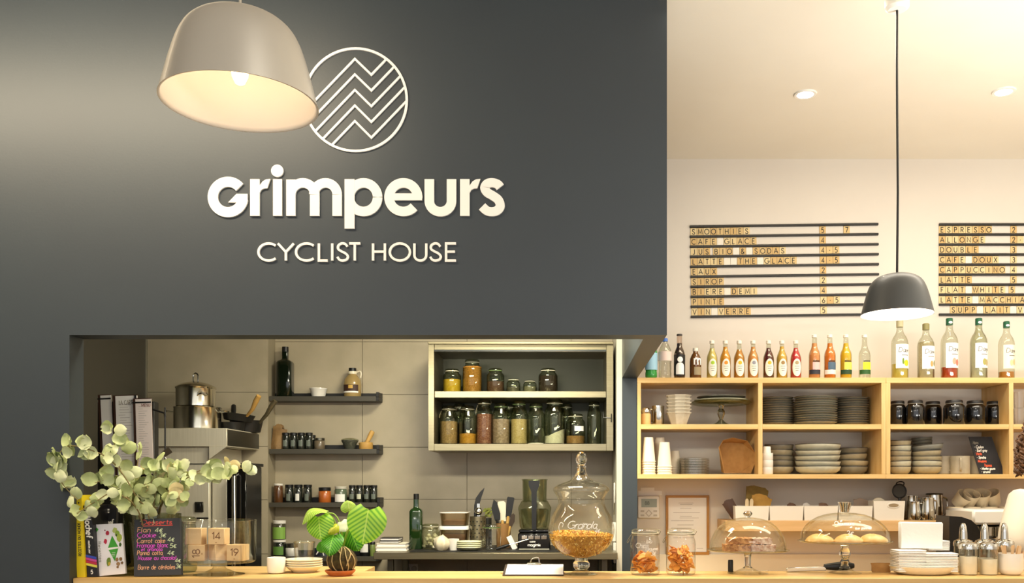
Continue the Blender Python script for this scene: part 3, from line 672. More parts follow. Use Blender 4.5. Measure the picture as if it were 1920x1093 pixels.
for rp, z0, m, lb in [(50, 43, mat('grey_green_platter', 'a5a58c', .35), 'pale green round platter lying on the glass cake stand'), (45, 49, mat('dark_platter', '57554a', .35), 'dark grey round platter on top of the glass cake stand')]:
    single('platter', lb, 'platter', G().lathe([(0, z0 * s), (rp * .7 * s, z0 * s), (rp * s, (z0 + 4) * s), (rp * s, (z0 + 5.5) * s), (rp * .7 * s, (z0 + 2) * s), (0, (z0 + 2) * s)], 40), m, (X(1352, D), D, ZM))
# stemware cut by the frame
D = 4.9; s = U(D)
for px, z0, lb in [(1911, 0, 'clear tumbler at the frame edge, under another'), (1911, 31.5, 'clear tumbler at the frame edge, standing on another'), (1937, 0, 'clear tumbler beyond the frame edge')]:
    single('tumbler', lb, 'glass', G().lathe([(0, 0), (9 * s, 0), (11 * s, 31 * s), (10.3 * s, 31 * s), (8.3 * s, 1.6 * s), (0, 1.6 * s)], 24), GLASS, (X(px, D), D, ZM + z0 * s), group='tumblers on the shelf unit')
# ---------------------------------------------------------------- lower compartments
D = 4.86; s = U(D)
PCUP = mat('paper_cup', 'f2e8d2', .6)
def cup_mesh(rb, rt, h, s):
    return G().lathe([(0, h * s), (rt * s, h * s), (rb * s, 1.4 * s), ((rb + .9) * s, 1.2 * s), ((rb + .9) * s, 0), ((rb - .6) * s, 0), ((rt - .6) * s, (h - 1) * s), (0, (h - 1) * s)], 28).mesh('paper_cup', PCUP)
for px, D, rb, rt, h, n, lb in [(1216, 4.85, 12.6, 8.6, 46, 6, 'front stack by the shelf side'), (1237, 4.97, 12.6, 8.6, 46, 6, 'rear stack behind the front pair'), (1246, 4.85, 13.4, 9.2, 46, 4, 'front stack away from the side'), (1266, 4.96, 10.5, 7.5, 30, 4, 'low rear stack by the clear lids')]:
    stack(n, px, D, ZB, 4.6 * U(D), [cup_mesh(rb, rt, h, U(D))], 'paper_cup', 'cup', lambda i, n, lb=lb: 'white paper cup, %s in the %s' % (order(i, n), lb), 'paper cups on the shelf unit', .0004)
D = 4.9; s = U(D)
lm = G().lathe([(28 * s, 0), (30 * s, .4 * s), (30 * s, 2 * s), (27 * s, 2.4 * s), (24 * s, 3.4 * s), (0, 3.4 * s), (0, 2.9 * s), (23.6 * s, 2.9 * s)], 36).mesh('cup_lid', glass('clear_lid', 'fbfbf8', .6, .22, 'f4f2ea', .15))
stack(10, 1300, D, ZB, 3 * s, [lm], 'cup_lid', 'lid', lambda i, n: 'clear plastic lid, %s of the pile beside the paper cups' % order(i, n), 'clear lids on the shelf unit', .0008)
D = 4.88; s = U(D)
rim = [(1357, 888), (1408, 888), (1416, 868), (1416, 850), (1400, 827), (1372, 821), (1353, 826), (1345, 840)]
bot = [(1358, 887), (1397, 887), (1401, 883), (1401, 836), (1398, 832), (1370, 831), (1358, 833), (1355, 837)]
g = G(); f = lambda P, y: [((p[0] - 1380) * s, y, (888.5 - p[1]) * s) for p in P]
n = 8; vs = f(rim, -.02) + f(bot, .05) + f([(x * .985 + 1380 * .015, y * .985 + 855 * .015) for x, y in rim], -.02) + f(bot, .047)
g.add(vs, [(i, (i + 1) % n, n + (i + 1) % n, n + i) for i in range(n)] + [(2 * n + (i + 1) % n, 2 * n + i, 3 * n + i, 3 * n + (i + 1) % n) for i in range(n)] + [(i, 2 * n + i, 2 * n + (i + 1) % n, (i + 1) % n) for i in range(n)] + [tuple(range(n, 2 * n)), tuple(range(3 * n, 4 * n))[::-1]])
single('kraft_tray', 'brown kraft card tray standing on its edge in the lower shelf', 'tray', g, KRAFT, (X(1380, D), D + .02, ZB + .005), (math.radians(4), 0, math.radians(6)), smooth=False)
D = 4.84; s = U(D)
rm = G().lathe([(0, 0), (9.6 * s, 0), (10.4 * s, 1 * s), (10.4 * s, 13 * s), (9.5 * s, 13 * s), (9 * s, 2 * s), (0, 2 * s)], 24).mesh('ramekin', WHITEC)
stack(3, 1439, D, ZB, 13.2 * s, [rm], 'ramekin', 'bowl', lambda i, n: 'small white straight-sided dish, %s of three beside the divider' % order(i, n), 'white ramekins on the shelf unit', .0005)
single('ramekin', 'small white cup upside down on top of the three ramekins', 'cup', G().lathe([(7.5 * s, 0), (7 * s, 11 * s), (6 * s, 12 * s), (0, 12 * s), (0, 11 * s), (6 * s, 10 * s), (6.8 * s, 0)], 20), WHITEC, (X(1438, D), D, ZB + 39.8 * s))
BOWL = [mat('bowl_grey', '8d8774', .4, col2='7f7966', nscale=30), mat('bowl_sand', 'b5aa8c', .4, col2='a89d80', nscale=30), mat('bowl_pale', 'c9c7b2', .35, col2='bdbaa4', nscale=30)]
def bowl_mesh(R, h, m):
    g = G().lathe([(0, 0), (R * .55, 0), (R * .74, h * .1), (R * .93, h * .42), (R, h * .9), (R * .99, h), (R * .95, h * .96), (R * .89, h * .5), (R * .68, h * .22), (0, h * .16)], 36)
    me = g.mesh('bowl', (m, RIMM), 50)
    for p in me.polygons:
        if p.center[2] > h * .92: p.material_index = 1
    return me
for px, D, rp, n, nm, ks in [(1461, 5.0, 27, 5, 'bowl stack behind the white ramekins', (0, 0, 1)), (1533, 4.925, 42, 5, 'widest bowl stack in the middle', (2, 2, 2)), (1598, 5.0, 28, 4, 'bowl stack by the double upright', (1, 0, 1)),
                             (1688, 4.91, 19.5, 6, 'narrow bowl stack by the double upright', (1, 2, 1)), (1737, 4.92, 27, 4, 'bowl stack beside the mugs', (1, 1, 2))]:
    h = 15.5 * U(D); ms = [bowl_mesh(rp * U(D), h, BOWL[k]) for k in ks]
    pt = (57 if n != 6 else 64) * U(D) / (n + .6) if n > 4 else (52 if px < 1700 else 44) * U(D) / (n + .5)
    stack(n, px, D, ZB, pt, ms, 'bowl', 'bowl', lambda i, n, nm=nm: 'stoneware bowl, %s in the %s' % (order(i, n), nm), 'stoneware bowls on the shelf unit', .002, .045)
D = 4.925; s = U(D)
single('bowl', 'grey-blue shallow bowl tilted on top of the bowls beside the mugs', 'bowl', bowl_mesh(29 * s, 14 * s, mat('bowl_blue_grey', '8f9088', .35)), None, (X(1739, D), D, ZB + 42 * s), (0, -.1, 0))
for i in range(3):
    single('bowl', 'dark-rimmed saucer bowl, %s of three behind the grey-blue bowl' % order(2 - i, 3), 'bowl', bowl_mesh(19 * s, 9 * s, BOWL[0]), None, (X(1729, 5.04), 5.04, ZB + (50 + 6 * i) * s), (0, -.08, 0), group='saucer bowls at the back')
MUG = mat('beige_mug', 'b8ad96', .4, col2='aca18a', nscale=25)
for px, D, lb in [(1769, 4.97, 'beige straight mug beside the bowl stack'), (1800, 4.9, 'beige straight mug between two others, handle to the front'), (1834, 4.94, 'beige straight mug partly behind the black leaflet')]:
    s = U(D); o = empty('mug', lb, 'mug', (X(px, D), D, ZB), (0, 0, {1800: -.35, 1834: 2.6}.get(px, .3)), group='beige mugs on the shelf unit')
    part('body', G().lathe([(0, 0), (16 * s, 0), (17.4 * s, 1.5 * s), (17.4 * s, 34 * s), (16.4 * s, 34 * s), (16.2 * s, 2 * s), (0, 2 * s)], 32), MUG, o)
    part('handle', G().tube(spline([(0, -17 * s, 29 * s), (0, -25 * s, 27 * s), (0, -25 * s, 10 * s), (0, -17 * s, 7 * s)]), [2.2 * s] * 16, 8), MUG, o)
D = 4.87; s = U(D)
o = empty('leaflet', 'black leaflet with white and red handwriting leaning on the lower shelf', 'leaflet', (X(1860, D), D, ZB), (math.radians(-8), 0, 0))
c = lambda x, y: ((x - 1860) * s, (886.5 - y) * s)
part('card', G().prism([c(1837, 886.5), c(1884, 886.5), c(1864, 815), (c(1820, 815))], -.0015, .0015), mat('black_card', '17151a', .55), o, smooth=False)
REDINK = mat('coral_chalk', 'e8603c', .7); WINK = mat('white_chalk', 'f4efe6', .7)
for (x, y, t, m, h) in [(1828, 829, 'Noirs', GREYINK, 6), (1829, 837, '- Ceylan', WINK, 6), (1831, 843.5, '- Earl grey', WINK, 6), (1832, 850, 'Verts', REDINK, 6), (1833, 857, '- Sencha', WINK, 6), (1835, 864, 'Infusions', REDINK, 6), (1846, 872, 'Tisanes', REDINK, 6), (1838, 878, '- Menthe gourm', WINK, 5.2), (1840, 884, '- verveine', WINK, 5.2)]:
    x0, z0 = c(x, y)
    part('lettering', text_g(t, h * .8 * s, 1.15 * s, .0004, x0, z0, .12, .8, .1), m, o, loc=(0, -.0016, 0), smooth=False)
# ================================================================ lower wall shelf with white bins, pitchers and cups
LD = 4.86; LZt = Z(976, LD)
single('wall_shelf', 'thick plain wood wall shelf under the shelf unit, carrying white bins', 'shelf', G().box(0, 0, Z(996, LD) - LZt, 1.75, 5.118 - LD, 0, .002), mat('plain_shelf_wood', 'dcb480', .5, col2='d2a86f', nscale=3, stretch=(.8, 5, 12)), (X(1360, LD), LD, LZt))
D = 4.875; s = U(D); z0 = LZt + .0005
def bin_mesh(wt, wb, h, dp, hole=False):
    g = G(); t = 1.2 * s
    o = [(-wb / 2, 0), (wb / 2, 0), (wt / 2, h), (-wt / 2, h)]
    def ring(k, z, inset):
        ww = (wb + (wt - wb) * k) / 2 - inset; y0 = -(.004 * k) + inset; y1 = dp + .004 * k - inset
        return [(-ww, y0, z), (ww, y0, z), (ww, y1, z), (-ww, y1, z)]
    vs = ring(0, 0, 0) + ring(1, h, 0) + ring(1, h, t) + ring(0, t, t)
    fs = [(3, 2, 1, 0), (12, 13, 14, 15)]
    for a in (0, 4, 8):
        for k in range(4): fs.append((a + k, a + (k + 1) % 4, a + 4 + (k + 1) % 4, a + 4 + k))
    return g.add(vs, fs)
BINM = mat('white_bin_plastic', 'ece5d8', .5)
bm_ = bin_mesh(64 * s, 61 * s, 27 * s, .19).mesh('bin', BINM, 30)
for px, lb in [(1410, 'white plastic bin holding brown bags at the shelf end'), (1474.5, 'white plastic bin next to the bin of brown bags'), (1539, 'white plastic bin between two plain white bins'), (1604, 'white plastic bin beside the handled white box')]:
    o = bpy.data.objects.new('bin', bm_); COL.objects.link(o); o.location = (X(px, D), D, z0); tag(o, lb, 'bin', 'white bins on the wall shelf')
o = empty('handled_box', 'white plastic box with an oval grip hole beside the steel pitchers', 'box', (X(1667, D), D, z0))
g = bin_mesh(59 * s, 55 * s, 36.5 * s, .15)
part('body', g, BINM, o, smooth=False)
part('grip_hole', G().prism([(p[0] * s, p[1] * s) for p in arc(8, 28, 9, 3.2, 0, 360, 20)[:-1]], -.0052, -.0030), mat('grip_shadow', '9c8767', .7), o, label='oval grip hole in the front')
part('grip_rim', G().ribbon([(p[0] * s, p[1] * s) for p in arc(8, 28, 11, 4.4, 0, 360, 24)[:-1]], 1.2 * s, .0058, True), BINM, o, smooth=False)
single('plate_lid', 'round pale lid sticking up out of the handled white box', 'lid', G().lathe([(0, 0), (14 * s, 0), (15 * s, 1 * s), (14 * s, 2 * s), (0, 2 * s)], 28), CREAMC, (X(1655, D), D + .06, z0 + 27.5 * s), (math.radians(80), 0, 0))
def crumpled(w, h, d, seed, top=.3):
    r = random.Random(seed); g = G(); nx, nz = 6, 5; vs = []
    for sgn in (-1, 1):
        for j in range(nz + 1):
            for i in range(nx + 1):
                u = i / nx; v = j / nz
                bul = d * math.sin(PI * u) * (1 - .75 * v) * (.6 + .5 * r.random())
                vs.append(((u - .5) * w * (1 + .12 * v) + r.uniform(-1, 1) * w * .02, sgn * (bul / 2 + .002), v * h * (1 - top * (abs(u - .4) * r.uniform(.4, 1.2) if j == nz else 0))))
    n = (nx + 1) * (nz + 1); fs = []
    for j in range(nz):
        for i in range(nx):
            a = j * (nx + 1) + i; fs += [(a, a + 1, a + nx + 2, a + nx + 1), (n + a + 1, n + a, n + a + nx + 1, n + a + nx + 2)]
    for j in range(nz):
        a = j * (nx + 1); fs += [(a, a + nx + 1, n + a + nx + 1, n + a), (a + nx, n + a + nx, n + a + 2 * nx + 1, a + 2 * nx + 1)]
    fs.append(tuple(range(nx + 1))[::-1] + tuple(range(n, n + nx + 1)))
    return g.add(vs, fs)
KR2 = mat('kraft_paper_bag', 'c79a48', .75, col2='b4873a', nscale=25); KR3 = mat('olive_paper_bag', '8f7636', .75, col2='7f682c', nscale=25)
single('paper_bag', 'tall olive-brown paper bag at the back of the first white bin', 'bag', crumpled(38 * s, 62 * s, .03, 3), KR3, (X(1422, D), D + .1, z0 + 4 * s), (0, math.radians(6), 0))
single('paper_bag', 'golden kraft paper bag standing open in the first white bin', 'bag', crumpled(34 * s, 46 * s, .04, 5), KR2, (X(1426, D), D + .045, z0 + 4 * s), (0, math.radians(9), 0))
single('sachet', 'dark brown foil sachet leaning out of the first white bin', 'sachet', crumpled(20 * s, 42 * s, .02, 8), mat('brown_foil', '54361f', .4), (X(1388, D), D + .07, z0 + 3 * s), (0, math.radians(-32), 0))
for k, px in enumerate((1402, 1409)):
    single('wooden_stick', 'pale flat wooden stick poking out of the first white bin', 'stick', G().prism([(x * s, z * s) for x, z in [(-3, 0), (3, 0), (3.4, 33), (2, 37), (0, 38), (-2, 37), (-3.4, 33)]], -.001, .001), mat('pale_stick', 'e6cfa4', .6), (X(px, D), D + .02, z0 + 3 * s), (0, .05 * k, 0), group='sticks in the first bin')
for px, wd, h, c, lb in [(1492, 15, 31, '6a4a36', 'small brown sachet in the bin next to the brown bags'), (1553, 16, 31, '7a5a44', 'small brown sachet in the middle plain bin'), (1521, 12, 31, 'e8e2d8', 'small white packet in the middle plain bin'), (1625, 26, 40, '95806e', 'grey-brown folded packet in the bin beside the handled box')]:
    single('packet', lb, 'packet', crumpled(wd * s, h * s, .03, int(px)), mat('packet_' + c, c, .6), (X(px, D), D + .09, z0 + 2 * s))
# tea strainer, pitchers
D = 4.95; s = U(D)
o = empty('tea_strainer', 'black round strainer with loop handle standing behind the handled white box', 'strainer', (X(1691, D), D + .02, z0), (math.radians(-6), 0, 0))
part('rim', G().tube([(p[0] * s, 0, p[1] * s) for p in arc(0, 54, 12.5, 13, 0, 360, 28)[:-1]], 1.6 * s, 8, closed=True), BLACKM, o)
part('mesh_disc', G().prism([(p[0] * s, p[1] * s) for p in arc(0, 54, 12, 12.5, 0, 360, 24)[:-1]], -.001, .001), mat('strainer_mesh', '4c4a44', .5, .5), o)
part('handle', G().tube([(p[0] * s, 0, p[1] * s) for p in spline([(-6, 65), (-4, 70), (3, 72), (9, 70), (8, 64)])], 1.2 * s, 8), BLACKM, o)
part('stem', G().tube([(0, 0, 0), (0, 0, 41 * s)], 3 * s, 8), BLACKM, o)
def pitcher(px, D, rp, hp, lb, tall=False):
    s = U(D); R = rp * s; H = hp * s
    o = empty('milk_pitcher', lb, 'pitcher', (X(px, D), D, z0), (0, 0, rnd.uniform(-.4, .4)), 'steel milk pitchers')
    pr = [(0, 0), (R * .97, 0), (R, H * .03), (R, H * .5), (R * (.96 if tall else .86), H * .8), (R * .92, H), (R * .88, H), (R * .82, H * .8), (R * .95, H * .5), (R * .95, H * .04), (0, H * .03)]
    part('body', G().lathe(pr, 32), CHROME, o)
    part('handle', G().tube(spline([(R * .85, 0, H * .9), (R * 1.45, 0, H * .82), (R * 1.5, 0, H * .35), (R * .95, 0, H * .15)]), R * .1, 8), CHROME, o)
    part('base_band', G().lathe([(R * .96, .001), (R * 1.02, .001), (R * 1.02, H * .03), (R * .98, H * .04)], 28), DSTEEL, o)
    if tall: part('lid', G().lathe([(0, H), (R * .97, H), (R * 1.0, H * 1.03), (R * .9, H * 1.06), (0, H * 1.07)], 28), DSTEEL, o)
pitcher(1714, 4.90, 12, 35, 'short steel milk pitcher in front beside the handled box')
pitcher(1709, 5.02, 13, 44, 'steel milk pitcher standing behind the short one')
pitcher(1739, 4.90, 13, 42, 'steel milk pitcher in front of the lidded steel jug')
pitcher(1752, 5.02, 15.5, 46, 'tallest steel jug with a lid at the back', True)
# pile of beige cups
BC = mat('beige_cup', 'cfc0a4', .5, col2='c4b498', nscale=20)
D = 4.93; s = U(D)
cm_ = G().lathe([(0, 0), (11.5 * s, 0), (15.5 * s, 25 * s), (14.7 * s, 25 * s), (10.8 * s, 1.2 * s), (0, 1.2 * s)], 28).mesh('beige_cup', BC)
for i, px in enumerate((1790, 1822, 1854, 1886)):
    o = bpy.data.objects.new('beige_cup', cm_); COL.objects.link(o); o.location = (X(px, D), D, z0); tag(o, ['upright beige cup at the pile foot beside the steel jug', 'upright beige cup, second at the pile foot', 'upright beige cup, third at the pile foot', 'upright beige cup at the pile foot behind the person'][i], 'cup', 'beige cups piled on the wall shelf')
for px, rx, ry, lb in [(1797, 1.25, .5, 'beige cup tipped forward over to one side, first on top of the pile'), (1818, 1.2, .05, 'beige cup tipped forward showing its open mouth, middle of the pile'), (1843, 1.1, -.2, 'beige cup tipped forward beside the open-mouthed one'), (1868, .9, -.5, 'beige cup tipped over beside the white shirt')]:
    o = bpy.data.objects.new('beige_cup', cm_); COL.objects.link(o); o.location = (X(px, D), D + .02, z0 + 30 * s); o.rotation_euler = (rx - .55, ry, 0); tag(o, lb, 'cup', 'beige cups piled on the wall shelf')
# ---------------------------------------------------------------- things on the wall by the pillar
D = 5.12; s = U(D)
o = empty('thermostat', 'white wall thermostat with grey display beside the dark pillar', 'thermostat', W(1215, 971, D))
q = lambda x, y: ((x - 1215) * s, (971 - y) * s)
def pbox(g, x0, y0, x1, y1, d0, d1, b=.001):
    a = q(x0, y0); c = q(x1, y1); return g.box(a[0], -d1, c[1], c[0], -d0, a[1], b)
part('case', pbox(G(), 1195.5, 930, 1236, 971, .0005, .018, .003), WHITEP, o)
part('display', pbox(G(), 1202, 935, 1231, 951, .0182, .019, 0), mat('lcd_grey', 'a3ada0', .3), o, smooth=False)
part('digits', text_g('88', 6 * s, .9 * s, .0003, *q(1209, 946)), mat('lcd_ink', '4c5a52', .5), o, loc=(0, -.0191, 0), smooth=False)
g = G()
for x, y in [(1204, 958), (1204, 966), (1228, 958), (1228, 966)]: pbox(g, x - 3.4, y - 1.7, x + 3.4, y + 1.7, .0182, .0195, .0003)
part('buttons', g, mat('grey_button', 'c9c2b4', .5), o)
part('dial_pad', G().ribbon([q(1216, 956), q(1221.5, 962), q(1216, 968), q(1210.5, 962)], 1.6 * s, .0195, True), mat('grey_button', 'c9c2b4', .5), o, smooth=False)
single('notice_sheet', 'thin white paper notice stuck to the wall above the thermostat', 'paper', G().box(-20 * s, -.002, 0, 24 * s, -.0005, 8 * s).box(-16 * s, -.0035, 6 * s, 10 * s, -.0021, 14 * s), PAPER, W(1217, 928, D), smooth=False)
o = empty('picture_frame', 'wood-framed white printed notice hanging under the shelf unit', 'frame', W(1288.5, 1040, D))
q = lambda x, y: ((x - 1288.5) * s, (1040 - y) * s)
for x0, y0, x1, y1 in [(1248, 928.5, 1329, 933), (1248, 1034.5, 1329, 1039.5), (1248, 933, 1252.5, 1034.5), (1324.5, 933, 1329, 1034.5)]:
    part('frame_bar', pbox(G(), x0, y0, x1, y1, .0005, .016, .001), mat('frame_oak', 'b9853f', .5, col2='a97634', nscale=8), o)
part('sheet', pbox(G(), 1252.5, 933, 1324.5, 1034.5, .001, .006, 0), PAPER, o, smooth=False)
g = G(); rr = random.Random(4)
for y, a, b in [(943, 1272, 1300), (945.5, 1275, 1298), (953, 1275, 1296), (961, 1262, 1312), (968, 1275, 1297), (971, 1274, 1310), (976, 1258, 1300), (984, 1270, 1300), (990, 1258, 1296), (1000, 1258, 1290), (1008, 1262, 1300), (1028, 1306, 1318)]:
    a, b = q(a, y), q(b, y); g.ribbon([(a[0], a[1]), (b[0], b[1])], .8 * s, .0063)
part('print_lines', g, mat('faint_print', 'b3aca6', .8), o, smooth=False)
# ================================================================ back-bar machines between counter and wall
o = empty('coffee_grinder', 'black machine with rounded top behind the napkins and sugar shakers', 'machine', (X(1809, 4.40), 4.40, .9))
s = U(4.40); zz = Z(968, 4.40) - .9
part('body', G().prism([(-29 * s, 0), (29 * s, 0), (29 * s, zz - 32 * s), (24 * s, zz - 18 * s), (12 * s, zz - 7 * s), (-6 * s, zz - 1 * s), (-29 * s, zz)], 0, .16), BLACK, o, ang=30)
part('base_tray', G().box(-32 * s, -.03, .0, 32 * s, .17, .02, .004), DSTEEL, o)
part('spout', G().cyl(.014, zz - .22, zz - .16, 14, T(0, -.012, 0)), CHROME, o)
o = empty('coffee_machine', 'steel coffee machine with white top panel behind the tall shakers', 'machine', (X(1862, 4.6), 4.6, .9))
s = U(4.6)
part('body', G().box(-40 * s, .04, 0, 60 * s, .34, Z(986, 4.6) - .9, .008), STEEL, o)
part('top_panel', G().box(-38 * s, 0, Z(984, 4.6) - .9, 60 * s, .34, Z(955, 4.6) - .9, .012), WHITEC, o, label='white top panel')
for x in (-18, 18):
    h = part('group_head', G().cyl(.030, Z(1006, 4.6) - .9, Z(987, 4.6) - .9, 22, T(x * s, .01, 0)), CHROME, o)
    part('handle', G().tube([(x * s, -.02, Z(1008, 4.6) - .9), (x * s + .006, -.12, Z(1013, 4.6) - .9), (x * s + .008, -.16, Z(1014, 4.6) - .9)], [.008, .011, .010], 10), BLACK, h)
part('front_panel', G().box(-39 * s, .03, Z(1050, 4.6) - .9, 58 * s, .041, Z(988, 4.6) - .9, .002), CHROME, o)
# ================================================================ things on the bar counter, right part
zc = CT + .0005
def jar_contents(name, label, R, z0, z1, m, loc, lump=.0, tilt=0., seg=24, seed=1, rough=.0012):
    r = random.Random(seed); g = G(); n = 7
    pr = [(0, z0), (R * .9, z0), (R, z0 + .004)] + [(R, z0 + (z1 - z0) * k / 4) for k in range(1, 5)] + [(R * (1 - k / n), z1 + lump * (k / n) ** 1.5) for k in range(1, n)] + [(0, z1 + lump)]
    g.lathe(pr, seg)
    g.v = [(x + (r.uniform(-rough, rough) if z > z0 + .001 else 0), y, z + ((x * tilt) + r.uniform(-rough, rough) if z > z1 - .0005 else 0)) for x, y, z in g.v]
    return single(name, label, 'food', g, m, loc, kind='stuff')
def clip_jar(name, label, px, D, z, rp, hp, group=None, wire=True, gm=GLASS, green=None, lidh=.085, neck=.84, wmat=None):
    s = U(D); R = rp * s; H = hp * s; t = .0022
    o = empty(name, label, 'jar', (X(px, D), D, z), (0, 0, 0), group); zb = H * (1 - lidh)
    nr = R * neck
    part('glass_body', G().lathe([(0, 0), (R * .9, 0), (R, H * .05), (R, H * .66), (R * .97, H * .74), (nr * 1.02, H * .84), (nr, zb - .004), (nr * 1.05, zb), (nr * .95, zb)], 32), gm, o, ang=60)
    part('lid', G().lathe([(nr * .9, zb + .001), (nr * 1.06, zb + .001), (nr * 1.06, zb + H * lidh * .6), (nr * .9, H * .99), (nr * .3, H), (0, H)], 32), gm, o, ang=60)
    part('seal', G().lathe([(nr * .98, zb - .001), (nr * 1.07, zb - .001), (nr * 1.07, zb + .0018), (nr * .98, zb + .0018)], 32), green or mat('pale_seal', 'd8d2b6', .5), o)
    if wire:
        wm = wmat or STEEL; wr = max(.0011, R * .02)
        c = part('clip', G().tube([(nr * 1.09 * math.cos(a), nr * 1.09 * math.sin(a), zb - .006) for a in [2 * PI * k / 28 for k in range(28)]], wr, 6, closed=True), wm, o)
        part('lever', G().tube(spline([(nr * 1.08, -.006, zb - .006), (nr * 1.22, -.006, zb + .006), (nr * 1.14, -.004, zb + H * lidh * .7), (nr * .9, 0, H * .98)]), wr, 6), wm, c)
        part('lever', G().tube(spline([(-nr * 1.08, -.006, zb - .006), (-nr * 1.2, -.008, zb - H * .07), (-nr * 1.42, -.01, zb - H * .17), (-nr * 1.38, -.01, zb - H * .21), (-nr * 1.2, -.008, zb - H * .12)]), wr, 6), wm, c)
    return o, R, H
CRISP = [mat('crisp_' + c, c, .55, sss=.1) for c in ('eba23a', 'e0902a', 'f0b654', 'd48630')]
def crisp_mesh(seed, a, m):
    r = random.Random(seed); vs = []; fs = []; n = 6
    b0, b1 = r.uniform(-1, 1), r.uniform(-1, 1)
    for sg in (0, 1):
        for j in range(4):
            for i in range(n):
                u = (i / (n - 1) - .5) * 2; v = (j / 3 - .5) * 2
                k = math.sqrt(max(0, 1 - .35 * v * v)); x = u * a * k; y = v * a * .62
                vs.append((x, y, a * .3 * (b0 * u * u + b1 * u * v + .4 * v * v) + r.uniform(-.001, .001) + sg * .0014))
    q = 4 * n
    for j in range(3):
        for i in range(n - 1):
            p = j * n + i; fs += [(p, p + n, p + n + 1, p + 1), (q + p, q + p + 1, q + p + n + 1, q + p + n)]
    for i in range(n - 1): fs += [(i, i + 1, q + i + 1, q + i), (3 * n + i, q + 3 * n + i, q + 3 * n + i + 1, 3 * n + i + 1)]
    for j in range(3): fs += [(j * n, q + j * n, q + (j + 1) * n, (j + 1) * n), (j * n + n - 1, (j + 1) * n + n - 1, q + (j + 1) * n + n - 1, q + j * n + n - 1)]
    return G().add(vs, fs).mesh('crisp', m)
crisps = [crisp_mesh(k, .0185, CRISP[k % 4]) for k in range(8)]
for px, lb, fill, extra in [(1209.5, 'tall clip jar of orange crisps with white handwriting on the glass', .44, 1), (1276.5, 'tall clip jar of orange crisps without handwriting', .57, 0)]:
    D = 3.56; s = U(D)
    o, R, H = clip_jar('clip_jar', lb, px, D, zc, 27.6, 86, 'crisp jars on the bar counter', lidh=.10, neck=.86)
    n = 46 if extra else 64
    for k in range(n):
        a = rnd.uniform(0, 2 * PI); rr = (R - .016) * rnd.random() ** .35; 
        zz = .012 + (fill * H - .012) * (k / n)
        c = bpy.data.objects.new('crisp', crisps[k % 8]); COL.objects.link(c)
        c.location = (X(px, D) + rr * math.cos(a), D + rr * math.sin(a), zc + zz)
        c.rotation_euler = (rnd.uniform(-1.1, 1.1), rnd.uniform(-.8, .8), rnd.uniform(0, 6))
        tag(c, 'orange wavy crisp inside the clip jar %s' % ('with white handwriting' if extra else 'without handwriting'), 'crisp', 'crisps in the %s jar' % ('written' if extra else 'plain'))
    if extra:
        wr = mat('white_chalk', 'f4efe6', .7)
        for t, h, z, a0 in [('bio', .085, .70, .0), ('Chips', .10, .60, -.75), ('Legumes', .07, .545, -.05), ('3\u20ac', .10, .43, .3)]:
            cyl_text(o, t, h * H, R, z * H, a0, wr, .0016, slant=.2, gap=.15)
# ---- domed cake stands
def dome_stand(label, px, D, plate_r, y_plate, y_dome, dome_r, foot_r, stem, knob, y_foot, domelabel):
    s = U(D); zf = CT + .0005
    hp = (y_foot - y_plate) * s
    o = empty('cake_stand', label, 'cake stand', (X(px, D), D, zf), group='glass cake stands on the bar counter')
    part('foot', G().lathe([(0, 0), (foot_r * s, 0), (foot_r * s, .8 * s), (foot_r * .6 * s, 3.5 * s), (foot_r * .3 * s, 9 * s), (stem[0][0] * s, 11 * s)], 36), GLASS, o)
    part('stem', G().lathe([(0, 9 * s)] + [(a * s, b * s) for a, b in stem] + [(0, hp)], 28), SGLASS, o)
    part('plate', G().lathe([(0, hp), (plate_r * .5 * s, hp), (plate_r * .96 * s, hp + 1.5 * s), (plate_r * s, hp + 3.5 * s), (plate_r * .985 * s, hp + 4 * s), (plate_r * .94 * s, hp + 2.6 * s), (0, hp + 1.2 * s)], 56), glass('plate_glass', 'faf9f4', .6, .12), o)
    d = empty('glass_dome', domelabel, 'dome', (X(px, D), D, zf + hp + 2.75 * s), group='glass domes over the cakes')
    hd = (y_plate - y_dome) * s - 2.75 * s
    part('bell', G().lathe([(dome_r * s * c_, h_ * hd) for c_, h_ in [(1, 0), (1.0, .12), (.975, .28), (.93, .42), (.86, .57), (.75, .72), (.6, .85), (.42, .94), (.22, .985), (.06, 1)]], 56), glass('dome_glass', 'fbfbf7', .5, .045, 'f4f4ea'), d, ang=80)
    part('knob', G().lathe([(0, hd - .002)] + [(a * s, hd + b * s) for a, b in knob], 24), SGLASS, d)
    return zf + hp + 1.9 * s, s
D1 = 3.60; zp, s1 = dome_stand('glass cake stand with slim stem carrying the crumble cake', 1402, D1, 77, 1037, 973, 71, 38, [(9, 10), (5.5, 14), (6, 30), (7, 37), (9, 41)], [(4, 0), (5, 2), (8, 5), (8.3, 8), (6, 11), (0, 12)], 1078, 'clear glass dome with faceted ball knob over the crumble cake')
D2 = 3.62; zp2, s2 = dome_stand('glass cake stand with bulbous stem carrying the golden pastries', 1584, D2, 87, 1019.5, 963, 82, 31, [(10, 9), (6.5, 16), (8.5, 22), (6, 26), (10, 33), (10.5, 39), (7, 46), (8, 52), (12, 55.5)], [(5, 0), (8, 1), (10, 9), (12.5, 18), (12.8, 20), (0, 20.5)], 1076, 'clear wide glass dome with cone knob and white script over the pastries')
wr = mat('white_chalk', 'f4efe6', .7)
def dome_text(txt, h, px, py, D, px0, r_px, wid, slant=.3):
    s = U(D); cx = X(px0, D)
    R = r_px * s
    return text_g(txt, h * s, wid * s, .0002, 0, 0, .12, slant=slant, fn=lambda x, z, d: (R * math.sin((x + (px - px0) * s) / R), -R * math.cos((x + (px - px0) * s) / R), z))
dome2 = [o for o in COL.objects if o.name.startswith('glass_dome')][-1]
